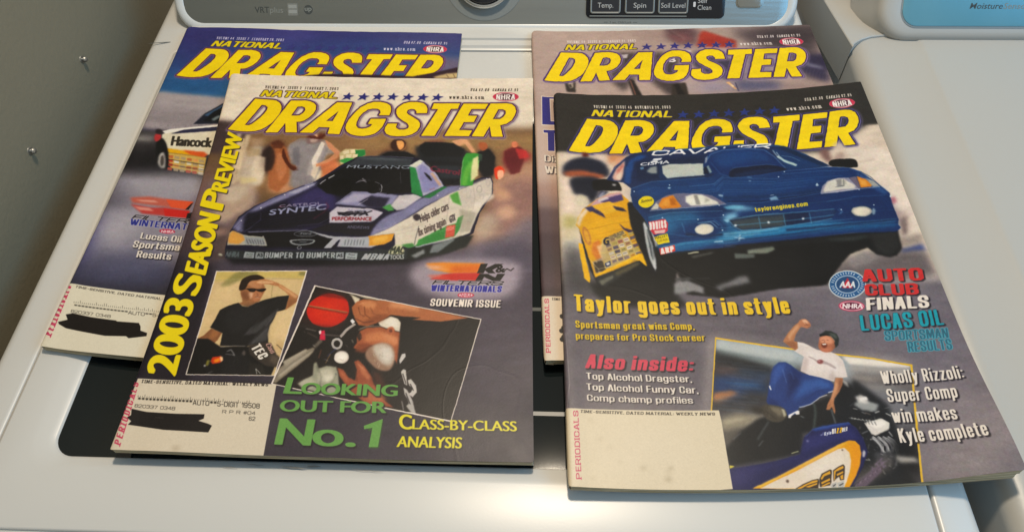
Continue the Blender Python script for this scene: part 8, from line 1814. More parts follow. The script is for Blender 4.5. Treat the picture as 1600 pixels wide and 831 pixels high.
WINTER_PRINT = """
P|3a3a7c|0|1|0|2f6496|46.1,346.2 54.6,265.4|0|0|0,0|-8.8,360.2 276.7,370.9 285.6,256 -5.7,244.2
P|4a4890|8|0.6|0|||0|0|0,0|60.4,356.9 127.5,359.2 125.8,334 65.3,336.7
P|34306c|8|0.5|0|||0|0|0,0|-0.5,355.1 44.8,351.3 36.1,320.8 10.4,295.4
P|2c5c90|5|0.8|0|||0|0|0,0|-0.4,287.8 56.1,283.6 66.8,261.6 1.3,267
P|9c9498|2|1|0|||0|0|0,0|-4.7,265.5 68.6,260.6 81.8,211.8 -2.6,216.5
P|aaa2a4|3|0.7|0|||0|0|0,0|4.3,262.6 63.3,257 60.6,243.9 5.4,249.3
P|8a8286|4|0.7|0|||0|0|0,0|-2.6,244.4 58.7,239.5 58.9,222.7 -1.6,222.8
L|b4acac|1.5|0.4|0|0.942|-2.9,259.9 6.9,259.4
L|7c7478|1.5|0.4|0|0.932|9.7,254.2 19.4,253.7
L|b4acac|1.5|0.4|0|0.922|22.1,248.6 31.8,248.1
L|7c7478|1.5|0.4|0|0.912|34.4,243 44,242.5
L|b4acac|1.5|0.4|0|0.903|46.5,237.5 56,237
L|7c7478|1.5|0.4|0|0.894|58.5,232.1 67.9,231.6
L|b4acac|1.5|0.4|0|0.94|4,259.5 13.8,258.9
L|7c7478|1.5|0.4|0|0.929|16.5,253.7 26.2,253.2
L|b4acac|1.5|0.4|0|0.92|28.9,248.1 38.5,247.6
L|7c7478|1.5|0.4|0|0.91|41.1,242.6 50.7,242
L|b4acac|1.5|0.4|0|0.901|53.2,237.1 62.7,236.5
L|7c7478|1.5|0.4|0|0.901|10.2,228.2 19.7,227.8
L|b4acac|1.5|0.4|0|0.937|10.9,259 20.7,258.4
L|7c7478|1.5|0.4|0|0.927|23.4,253.3 33,252.7
L|b4acac|1.5|0.4|0|0.917|35.7,247.6 45.3,247.1
L|7c7478|1.5|0.4|0|0.908|47.8,242.1 57.4,241.6
L|b4acac|1.5|0.4|0|0.899|59.9,236.6 69.3,236.1
L|7c7478|1.5|0.4|0|0.899|16.9,227.8 26.4,227.4
L|b4acac|1.5|0.4|0|0.935|17.8,258.5 27.5,257.9
L|7c7478|1.5|0.4|0|0.925|30.2,252.8 39.8,252.3
L|b4acac|1.5|0.4|0|0.915|42.4,247.2 52,246.6
L|7c7478|1.5|0.4|0|0.906|54.5,241.6 64.1,241.1
L|5c5458|0.6|0.5|0|0.537|2.1,221 3.6,218
L|5c5458|0.6|0.5|0|0.536|4.7,220.4 5.5,219.4
L|5c5458|0.6|0.5|0|0.535|7.3,219.5 7.3,220.8
L|5c5458|0.6|0.5|0|0.537|8.8,221.9 9.2,222.2
L|5c5458|0.6|0.5|0|0.535|11.4,221.1 12.7,218.6
L|5c5458|0.6|0.5|0|0.535|14,220.4 14.6,220
L|5c5458|0.6|0.5|0|0.536|15.6,222.6 16.5,221.4
L|5c5458|0.6|0.5|0|0.535|18.1,222 18.3,222.8
L|5c5458|0.6|0.5|0|0.534|20.8,221.1 21.8,219.3
L|5c5458|0.6|0.5|0|0.535|22.3,223.5 23.7,220.7
L|5c5458|0.6|0.5|0|0.534|24.9,222.6 25.6,222.1
L|5c5458|0.6|0.5|0|0.534|27.5,222 27.5,223.4
L|5c5458|0.6|0.5|0|0.535|29.1,224.2 30.9,219.9
L|5c5458|0.6|0.5|0|0.534|31.6,223.5 32.8,221.3
L|5c5458|0.6|0.5|0|0.533|34.2,222.6 34.7,222.7
L|5c5458|0.6|0.5|0|0.535|35.8,225 36.6,224
L|5c5458|0.6|0.5|0|0.534|38.4,224.2 40,220.5
L|5c5458|0.6|0.5|0|0.533|40.9,223.5 41.9,221.9
L|5c5458|0.6|0.5|0|0.534|42.6,225.7 43.8,223.3
L|5c5458|0.6|0.5|0|0.533|45.1,225 45.7,224.6
L|5c5458|0.6|0.5|0|0.532|47.7,224.1 49,221.1
L|5c5458|0.6|0.5|0|0.534|49.3,226.5 51,222.5
L|5c5458|0.6|0.5|0|0.533|51.9,225.6 52.9,223.8
L|5c5458|0.6|0.5|0|0.532|54.4,225 54.8,225.2
L|5c5458|0.6|0.5|0|0.533|56.1,227.1 58.1,221.7
L|5c5458|0.6|0.5|0|0.532|58.6,226.5 60,223
L|5c5458|0.6|0.5|0|0.532|61.1,225.6 61.9,224.4
L|5c5458|0.6|0.5|0|0.533|62.8,227.9 63.9,225.7
L|5c5458|0.6|0.5|0|0.532|65.3,227.1 67.2,222.2
L|5c5458|0.6|0.5|0|0.531|67.8,226.4 69.1,223.5
P|6c6480|4|1|0|||0|0|0,0|239.6,324.2 277,322.4 278.8,298.8 242.2,300.7
P|7a7090|3|1|0|||0|0|0,0|178,307.7 187.6,314.3 200.2,300.8 181.6,298.6
P|504c80|8|0.6|0|||0|0|0,0|181.1,356.3 274,358.8 276.3,330.5 216.7,336.2
L|6c74a8|0.3|0.35|0|0.201|118,339.8 118.7,337.3
L|6c74a8|0.3|0.35|0|0.199|120.9,333.8 122.1,328.8
L|6c74a8|0.3|0.35|0|0.2|121.7,337.6 123.5,330
L|6c74a8|0.3|0.35|0|0.199|124.6,331.7 124.9,331.2
L|6c74a8|0.3|0.35|0|0.2|125.5,335.5 126.3,332.4
L|6c74a8|0.3|0.35|0|0.2|126.3,339.3 127.7,333.6
L|6c74a8|0.3|0.35|0|0.199|129.2,333.3 129.1,334.8
L|6c74a8|0.3|0.35|0|0.2|130.1,337.1 130.5,336
L|6c74a8|0.3|0.35|0|0.198|132.9,331.2 131.9,337.2
L|6c74a8|0.3|0.35|0|0.199|133.8,335 135.2,328.7
L|6c74a8|0.3|0.35|0|0.2|134.7,338.7 136.6,329.9
L|6c74a8|0.3|0.35|0|0.199|137.5,332.8 138,331.1
L|6c74a8|0.3|0.35|0|0.2|138.4,336.6 139.4,332.2
L|6c74a8|0.3|0.35|0|0.2|139.3,340.4 140.8,333.4
L|6c74a8|0.3|0.35|0|0.199|142,334.4 142.2,334.6
L|6c74a8|0.3|0.35|0|0.2|143,338.2 143.6,335.8
L|6c74a8|0.3|0.35|0|0.198|145.7,332.3 145.1,337
L|6c74a8|0.3|0.35|0|0.199|146.7,336.1 146.5,338.2
L|6c74a8|0.3|0.35|0|0.2|147.6,339.9 149.7,329.7
L|6c74a8|0.3|0.35|0|0.199|150.3,334 151.1,330.9
L|6c74a8|0.3|0.35|0|0.2|151.3,337.7 152.5,332.1
L|6c74a8|0.3|0.35|0|0.198|154,331.8 153.9,333.3
L|6c74a8|0.3|0.35|0|0.199|154.9,335.6 155.3,334.5
L|6c74a8|0.3|0.35|0|0.2|155.9,339.4 156.8,335.7
L|6c74a8|0.3|0.35|0|0.198|158.6,333.5 158.2,336.9
L|6c74a8|0.3|0.35|0|0.199|159.5,337.2 159.6,338.1
L|6c74a8|0.3|0.35|0|0.2|160.5,341 162.7,329.6
L|6c74a8|0.3|0.35|0|0.199|163.2,335.1 164.1,330.8
L|6c74a8|0.3|0.35|0|0.2|164.2,338.9 165.6,331.9
L|6c74a8|0.3|0.35|0|0.198|166.8,333 167,333.1
L|6c74a8|0.3|0.35|0|0.199|167.8,336.7 168.4,334.3
L|6c74a8|0.3|0.35|0|0.2|168.8,340.5 169.9,335.5
L|6c74a8|0.3|0.35|0|0.199|171.4,334.6 171.3,336.7
L|6c74a8|0.3|0.35|0|0.199|172.4,338.4 172.7,337.9
L|6c74a8|0.3|0.35|0|0.198|175,332.5 174.2,339.1
L|6c74a8|0.3|0.35|0|0.199|176.1,336.2 177.2,330.6
L|6c74a8|0.3|0.35|0|0.2|177.1,340 178.6,331.8
L|6c74a8|0.3|0.35|0|0.198|179.6,334.1 180,333
L|6c74a8|0.3|0.35|0|0.199|180.7,337.9 181.5,334.2
L|6c74a8|0.3|0.35|0|0.2|181.7,341.7 182.9,335.4
P|34366c|0.5|1|0|||0|0|0,0|111.3,337.5 112.2,333.7 115.9,333.4 112.6,331.2 112.8,327.7 109.9,329.7 105.5,327.5 108.1,331.2 106,333.6 109.6,333.8
P|3a3c84|0.12|1|0|||0|0|0,0|110.9,337.9 111.8,334.2 115.5,333.8 112.2,331.7 112.4,328.2 109.5,330.1 105,327.9 107.7,331.7 105.6,334 109.2,334.2
P|34366c|0.5|1|0|||0|0|0,0|125.1,337.4 126,333.7 129.7,333.3 126.3,331.2 126.5,327.7 123.6,329.6 119.2,327.5 121.9,331.2 119.8,333.6 123.4,333.8
P|3a3c84|0.12|1|0|||0|0|0,0|124.7,337.8 125.5,334.1 129.3,333.7 125.9,331.6 126.1,328.1 123.2,330.1 118.8,327.9 121.4,331.6 119.4,334 123,334.2
P|34366c|0.5|1|0|||0|0|0,0|138.2,337.7 139,334 142.7,333.6 139.4,331.5 139.5,328 136.6,330 132.2,327.8 134.9,331.5 132.9,333.9 136.4,334.1
P|3a3c84|0.12|1|0|||0|0|0,0|137.8,338.2 138.6,334.4 142.3,334 139,331.9 139.1,328.4 136.2,330.4 131.8,328.3 134.5,331.9 132.4,334.3 136,334.5
P|34366c|0.5|1|0|||0|0|0,0|151.1,337.8 151.9,334.1 155.6,333.7 152.2,331.6 152.4,328.1 149.5,330.1 145.1,327.9 147.8,331.6 145.8,334 149.3,334.2
P|3a3c84|0.12|1|0|||0|0|0,0|150.7,338.3 151.5,334.5 155.2,334.1 151.8,332 152,328.5 149.1,330.5 144.7,328.4 147.4,332 145.4,334.5 148.9,334.6
P|34366c|0.5|1|0|||0|0|0,0|164.6,337.7 165.4,334 169.1,333.6 165.7,331.5 165.8,328 163,330 158.5,327.9 161.3,331.5 159.3,333.9 162.8,334.1
P|3a3c84|0.12|1|0|||0|0|0,0|164.2,338.1 165,334.4 168.7,334 165.3,331.9 165.4,328.4 162.6,330.4 158.1,328.3 160.9,332 158.9,334.4 162.4,334.5
P|34366c|0.5|1|0|||0|0|0,0|177.8,337.6 178.6,333.9 182.3,333.5 178.9,331.4 179,327.9 176.1,329.9 171.7,327.8 174.4,331.5 172.4,333.9 176,334
P|3a3c84|0.12|1|0|||0|0|0,0|177.4,338.1 178.2,334.3 181.9,333.9 178.5,331.8 178.6,328.4 175.7,330.4 171.3,328.2 174,331.9 172.1,334.3 175.6,334.5
P|34366c|0.5|1|0|||0|0|0,0|190.7,337.7 191.4,334 195.1,333.5 191.7,331.4 191.7,328 188.9,330 184.4,327.9 187.2,331.5 185.3,334 188.8,334.1
P|3a3c84|0.12|1|0|||0|0|0,0|190.3,338.1 191,334.4 194.7,334 191.3,331.9 191.3,328.4 188.5,330.4 184,328.3 186.8,332 184.9,334.4 188.5,334.5
T|e0cc38|0|1|0|4a3c48|0.85|0.17,0.11|g|31.41 329.91 69.02 -0.5 3.11 8.21|NATIONAL
M|5a2c48|8c6a94|7c4a70
T|d0cce0|0|1|0||0|0.07,0.06|s|34.56 340.25 66.41 0.14 0.03 3.64|VOLUME 44   ISSUE 7   FEBRUARY 28, 2003
T|d0cce0|0|1|0||0|0.07,0.06|s|218.03 341.01 42.21 -0.1 0.42 3.67|USA $2.00   CANADA $2.95
T|d0cce0|0|1|0||0|0.07,0.06|s|199.92 331 30.86 -0.27 -0.24 4.52|www.nhra.com
E|c8506a|0.1|1|0|249.28|333.83|11.52|-0.05|0.13|-5.85
E|e8dfd8|0.1|1|0.733|249.28|333.83|10.01|-0.04|0.11|-4.97
E|5a2838|0.12|1|0|249.28|333.83|7.28|-0.03|0.1|-4.43
P|c8384e|0.15|1|0|||0|0|0,0|238.3,334.3 241,338.3 241.6,337 240.2,333.9 241.8,330.8 241.2,329.9
P|c8384e|0.15|1|0|||0|0|0,0|260.2,333.8 257.4,337.8 256.8,336.5 258.4,333.3 256.9,330.7 257.5,329.5
T|f0ece6|0|1|0|4a2430|0.12|0.12,0.1|g|240.87 330.49 16.65 -0.24 0.13 6.4|NHRA
P|38202c|0.7|1|0|||0|0|0,0|113.8,283.8 133.9,293.7 148.3,296.1 169.3,296.6 200.9,296.2 232.4,295 252.6,301 274.8,309.6 277.3,280.4 115.8,275
P|c8b080|1|1|0|||0|0|0,0|251.2,294.8 263.2,299.8 274.4,301.7 274.1,294 253.5,292.6
L|5a3c30|0.4|1|0|0.506|263.3,298.3 265.7,294.5
L|5a3c30|0.4|1|0|0.507|269.4,299.7 271.4,294.7
L|b8a080|0.6|1|0|0.38|136.4,296.9 151.1,297.7 161.8,296.9
P|4a4648|2|1|0|||0|0|0,0|-27.8,216.9 11.7,217 70.4,216.5 84.8,165.5 -20.4,156.7
P|3a3638|4|1|0|||0|0|0,0|-15.8,195.9 16.9,201.5 38.7,167.5 71.6,168.5 73.5,162.1 -4.1,158.3
P|8a8684|2.2|1|0|||0|0|0,0|-22.6,208.4 14.5,208.5 16.4,202.9 -20.2,201.9
P|1e1c20|6|1|0|||0|0|0,0|-4.5,188.4 24.1,199.2 75.5,183.4 76.7,165 29.9,162.8 1.2,166.9
P|1c2030|0.6|1|0|||0|0|0,0|44.9,226 51,238.9 64.6,253.3 68.5,255 71.5,228.2
P|3c5878|0.5|1|0|||0|0|0,0|51.4,237.4 65,251.8 65.9,250 55.1,236.1
P|0e1016|0.8|1|0|||0|0|0,0|52.5,230 58.8,242.3 66.9,248.8 71.1,229.6
P|8c9ca4|0.8|0.8|0|||0|0|0,0|59.1,233.4 64.4,238.1 68.7,238.4 62.1,230.6
P|dcd4bc|0.5|1|0|||0|0|0,0|21,211.9 27.1,216.7 55.6,222.9 72.1,225.9 81.5,192 65,190.9 29.6,195.4 22.3,204.8
P|2c2c48|0.5|1|0|||0|0|0,0|28.2,213.2 37.3,218.8 72.1,225.9 73.7,220.2 44.8,215.5
P|e8e4dc|0.4|1|0|||0|0|0,0|19.8,215.6 26.5,218.7 55.2,224.3 71.6,227.6 72.3,225.3 39.3,219.2 23.9,212.9
T|3a342c|0.12|1|0||0|0.14,0.08||32.9 199.86 35.36 0.13 -1.69 10.71|Hancock
P|e0a830|0.7|1|0|||0|0|0,0|29.4,196.2 64.3,193.1 65.8,188.2 31,191.3
P|d05a30|0.8|1|0|||0|0|0,0|44.7,195.1 64,194.2 68.1,191.1 65.9,187.7 52.6,190.1
P|c8a85c|0.5|1|0|||0|0|0,0|31,191.3 68,187.8 70.6,168.5 40.7,174.3 35.2,183.4
P|b86a40|0.3|1|0|||0|0|0,0|33.9,188.8 38.5,188.3 39.3,185 35,185.5
P|a89470|0.3|1|0|||0|0|0,0|39.6,188.1 44.2,187.6 45,184.4 40.7,184.9
P|a89470|0.3|1|0|||0|0|0,0|45.4,187.4 50,186.9 50.7,183.7 46.4,184.2
P|b86a40|0.3|1|0|||0|0|0,0|51.1,186.7 55.6,186.2 56.4,183 52.1,183.5
P|d89a5c|0.3|1|0|||0|0|0,0|56.8,186 61.3,185.5 62.1,182.3 57.7,182.8
P|a89470|0.3|1|0|||0|0|0,0|62.4,185.3 67,184.8 67.7,181.6 63.4,182.1
P|c04a34|0.3|1|0|||0|0|0,0|35,184.2 39.6,183.7 40.4,180.5 36,181
P|e0dcc8|0.3|1|0|||0|0|0,0|40.7,183.5 45.3,183 46.1,179.8 41.7,180.3
P|a89470|0.3|1|0|||0|0|0,0|46.4,182.8 50.9,182.3 51.7,179.1 47.4,179.6
P|d8ccb0|0.3|1|0|||0|0|0,0|52.1,182.1 56.6,181.7 57.4,178.5 53,179
P|a89470|0.3|1|0|||0|0|0,0|57.7,181.5 62.3,181 63,177.8 58.7,178.3
P|d8ccb0|0.3|1|0|||0|0|0,0|63.4,180.8 67.9,180.3 68.6,177.1 64.3,177.6
P|c04a34|0.3|1|0|||0|0|0,0|36.2,179.6 40.8,179.2 41.6,176 37.3,176.5
P|d89a5c|0.3|1|0|||0|0|0,0|41.9,179 46.5,178.5 47.3,175.3 42.9,175.8
P|a89470|0.3|1|0|||0|0|0,0|47.6,178.3 52.1,177.8 52.9,174.7 48.6,175.2
P|b86a40|0.3|1|0|||0|0|0,0|53.2,177.6 57.8,177.2 58.5,174 54.2,174.5
P|b86a40|0.3|1|0|||0|0|0,0|58.9,177 63.4,176.5 64.1,173.3 59.8,173.8
P|e0dcc8|0.3|1|0|||0|0|0,0|64.5,176.3 69,175.8 69.7,172.6 65.4,173.1
P|c04a34|0.3|1|0|||0|0|0,0|37.3,175.1 41.8,174.6 42.6,171.5 38.3,172
P|a89470|0.3|1|0|||0|0|0,0|42.9,174.5 47.5,174 48.3,170.9 44,171.3
P|a89470|0.3|1|0|||0|0|0,0|48.6,173.8 53.1,173.3 53.9,170.2 49.6,170.7
P|c04a34|0.3|1|0|||0|0|0,0|54.2,173.2 58.7,172.7 59.5,169.6 55.2,170
P|c04a34|0.3|1|0|||0|0|0,0|59.8,172.5 64.3,172 65.1,168.9 60.8,169.4
P|e0dcc8|0.3|1|0|||0|0|0,0|65.4,171.8 69.9,171.3 70.6,168.2 66.4,168.7
L|2c201c|0.4|0.7|0|0.951|34.4,183.9 68.3,179.7
L|2c201c|0.4|0.7|0|0.707|37.8,178.1 70,173.7
P|121214|0.6|1|1|||0|0|0,0|21.3,193.4 18.9,203.1 21.4,207.6 27.4,202.3 33.9,188.8 37.8,175.4 36.7,170.5 29,174.7
P|a8a4a0|0.8|1|1|||0|0|0,0|26,188.2 28.9,191.2 33.2,183.2 35.6,173.9 31.5,173.6 27.2,180
P|4c4844|0.6|1|1|||0|0|0,0|28.2,185.6 30.2,187.1 33.3,177.8 31.2,176.3
P|b83a3c|0.6|1|1|||0|0|0,0|14.9,211.4 18.5,213.1 21.5,207 18.5,203.1 15.9,205.7
P|2c2428|0.7|1|1|||0|0|0,0|13.4,217.1 18.1,217.5 20.8,212.7 15.5,212.3
P|28262a|2|1|0|||0|0|0,0|9.5,173.1 28,174.6 42,170.4 72.3,166 73.1,163.4 40,163.6 9.1,162.3
P|8c8894|8|1|0|||0|0|0,0|-4.1,158.3 72.7,164.7 102.5,65.2 7.8,56.1
P|a09ca4|6|1|1|||0|0|0,0|-0.1,158.7 35.1,165.9 72.7,164.7 74,146.8 26.3,143 1.7,148.4
P|6c6874|8|1|1|||0|0|0,0|-12.3,152.2 9.7,149.2 11,128.9 -8.7,131.9
P|56525e|6|0.8|1|||0|0|0,0|-1.7,135.2 17.3,139.6 21.9,132.5 -0.9,127.7
P|a4a0aa|8|1|1|||0|0|0,0|4.8,118.3 24.7,130.3 35.1,107 26.5,87.5 9.7,90.2
P|66647a|10|1|0|||0|0|0,0|0.1,84.4 46.8,85 75.3,74.2 77.1,63.3 4.2,55.6
P|44445c|7|1|0|||0|0|0,0|-26.6,69.3 102.8,82.7 112.7,49.1 -2.2,37.6
P|34323e|4|1|0|||0|0|0,0|-9.8,54.9 109.5,60 114.3,43.7 2.6,38.2
P|585a74|8|0.7|0|||0|0|0,0|11.1,80.3 55.2,87.9 62.1,67.8 20.1,57.6
W|0.09|3|0.028
P|c05a48|1|0.9|0|||0|0|0,0|17.1,140.1 32.6,142.6 47.4,141.3 71.1,139.6 69.5,132.1 54.2,132.9 45.9,133.4 29.3,134.4 21,134.9
P|d8583a|0.3|1|0|||0|0|0,0|47.5,140.8 71.1,139.9 68.6,131.5 54.2,132.9
P|c03a34|0.8|0.9|0|||0|0|0,0|19.5,133.5 38.5,131.5 50.2,132.5 71,130.5 71.2,123.2 53,124.2 32.7,124.8
P|c8302c|0.3|1|0|||0|0|0,0|48.6,131.4 71,130.2 70.8,123.4 52.1,123.9
P|e0b0a0|0.6|0.7|0|||0|0|0,0|21.9,138.3 38,139 42.7,136.9 28.5,136.9
P|e0b0a0|0.6|0.7|0|||0|0|0,0|23.3,131.4 36.7,130.9 41.7,128.1 29.5,128.2
P|22201f|0.2|1|0|||0|0|0,0|71.3,139.1 69.6,131.6 66.7,131.4 69.7,137.8
P|22201f|0.2|1|0|||0|0|0,0|70.4,119.5 69.8,127.9 75.2,129.6 77.4,122.5
T|26242a|0|1|0|a8a0a8|0.35|0.17,0.12|g|25.32 118.51 57.5 -0.92 2.36 4.63|FILTERS
T|343a90|0|1|0|b8b4c4|0.35|0.15,0.1|g|26.2 112.79 78.16 -2.26 -0.66 6.23|WINTERNATIONALS
E|b83a54|0.15|1|0|59|109.13|6.67|-0|0.62|-2.29
T|f0e4e4|0.08|1|0||0|0.1,0.04||54.6 107.58 10.15 0.15 -0.47 2.55|NHRA
T|ded6cc|0|1|1||0|0.14,0.09|g|39.42 100.34 33.96 -1.21 -0.57 6.05|Lucas Oil
T|ded6cc|0|1|1||0|0.14,0.09|g|36.25 91.7 43.06 -0.3 -0.37 6.44|Sportsman
T|ded6cc|0|1|1||0|0.14,0.09|g|42.6 82.78 28.08 -0.14 -0.71 6.27|Results
P|dcd6c2|0.1|1|0|||0|0|0,0|-2.6,53.7 75.9,51.5 92.4,49.2 104.4,-3.7 0.7,-4.8 -2.3,1.6
T|2a2624|0|1|0||0|0.1,0.07|s|6.47 50.5 101.17 -4.92 0.05 1.84|TIME-SENSITIVE, DATED MATERIAL: WEEKLY NEWS
T|c44a68|0|1|0||0|0.115,0.07|s|5.75 8.25 -2.4 43.83 -6.18 1.47|PERIODICALS
L|4a4640|0.05|0.75|0|0.388|10.8,37.6 10.5,38.7
L|4a4640|0.05|0.75|0|0.388|12.4,37.6 12,38.8
L|4a4640|0.05|0.75|0|0.388|14,37.6 13.6,38.8
L|4a4640|0.05|0.75|0|0.387|15.6,37.6 14.8,40.1
L|4a4640|0.05|0.75|0|0.387|17.1,37.6 16.8,38.8
L|4a4640|0.05|0.75|0|0.387|18.7,37.6 18.4,38.8
L|4a4640|0.05|0.75|0|0.387|20.3,37.6 19.9,38.8
L|4a4640|0.05|0.75|0|0.386|21.9,37.6 21.5,38.8
L|4a4640|0.05|0.75|0|0.386|23.4,37.6 23.1,38.8
L|4a4640|0.05|0.75|0|0.386|25,37.6 24.7,38.8
L|4a4640|0.05|0.75|0|0.386|26.6,37.6 26.2,38.8
L|4a4640|0.05|0.75|0|0.385|28.2,37.6 27.4,40.1
L|4a4640|0.05|0.75|0|0.385|29.7,37.6 29.4,38.8
L|4a4640|0.05|0.75|0|0.385|31.3,37.6 31,38.7
L|4a4640|0.05|0.75|0|0.385|32.9,37.6 32.5,38.7
L|4a4640|0.05|0.75|0|0.385|34.4,37.5 33.7,40
L|4a4640|0.05|0.75|0|0.384|36,37.5 35.3,40
L|4a4640|0.05|0.75|0|0.384|37.6,37.5 37.2,38.7
L|4a4640|0.05|0.75|0|0.384|39.1,37.5 38.8,38.7
L|4a4640|0.05|0.75|0|0.384|40.7,37.5 40.4,38.7
L|4a4640|0.05|0.75|0|0.383|42.3,37.5 41.9,38.6
L|4a4640|0.05|0.75|0|0.383|43.8,37.4 43.5,38.6
L|4a4640|0.05|0.75|0|0.383|45.4,37.4 45.1,38.6
L|4a4640|0.05|0.75|0|0.383|46.9,37.4 46.6,38.6
L|4a4640|0.05|0.75|0|0.383|48.5,37.4 47.8,39.8
L|4a4640|0.05|0.75|0|0.382|50.1,37.3 49.8,38.5
L|4a4640|0.05|0.75|0|0.382|51.6,37.3 51.3,38.5
L|4a4640|0.05|0.75|0|0.382|53.2,37.3 52.9,38.4
L|4a4640|0.05|0.75|0|0.382|54.7,37.2 54.4,38.4
L|4a4640|0.05|0.75|0|0.382|56.3,37.2 56,38.4
L|4a4640|0.05|0.75|0|0.381|57.8,37.2 57.5,38.3
L|4a4640|0.05|0.75|0|0.381|59.4,37.1 58.8,39.6
L|4a4640|0.05|0.75|0|0.381|60.9,37.1 60.3,39.5
L|4a4640|0.05|0.75|0|0.381|62.5,37 62.2,38.2
L|4a4640|0.05|0.75|0|0.381|64,37 63.8,38.2
L|4a4640|0.05|0.75|0|0.38|65.6,37 65,39.4
L|4a4640|0.05|0.75|0|0.38|67.1,36.9 66.9,38.1
L|4a4640|0.05|0.75|0|0.38|68.7,36.9 68.1,39.3
L|4a4640|0.05|0.75|0|0.38|70.2,36.8 70,38
L|4a4640|0.05|0.75|0|0.38|71.8,36.8 71.2,39.2
L|4a4640|0.05|0.75|0|0.379|73.3,36.7 73.1,37.9
L|4a4640|0.05|0.75|0|0.379|74.9,36.7 74.6,37.8
L|4a4640|0.05|0.75|0|0.379|76.4,36.6 76.2,37.8
L|4a4640|0.05|0.75|0|0.379|78,36.5 77.7,37.7
L|4a4640|0.05|0.75|0|0.379|79.5,36.5 79.2,37.6
L|4a4640|0.05|0.75|0|0.378|81,36.4 80.8,37.6
T|3a3630|0|1|0||0|0.06,0.06|m|12.1 33.89 93.28 -1.72 -0.67 2.86|***************AUTO**5-DIGIT 19508
T|4a4640|0|1|0||0|0.06,0.06|m|11.59 29.44 31.12 -0.77 -0.55 2.55|820337 0348
P|1c1614|0.12|1|0|||0|0|0,0|8.8,27.3 13.3,29.1 28.4,27.7 47.6,27.1 48.5,26.5 65.2,26.8 67.4,24.2 68.6,20.8 74.2,19.3 74.5,16.8 62.2,14 59.8,15.4 44.3,14.1 33.6,14.9 22.9,15.7 13.4,16.5 7.2,18.8 5.8,20.4 11.8,23.4
"""
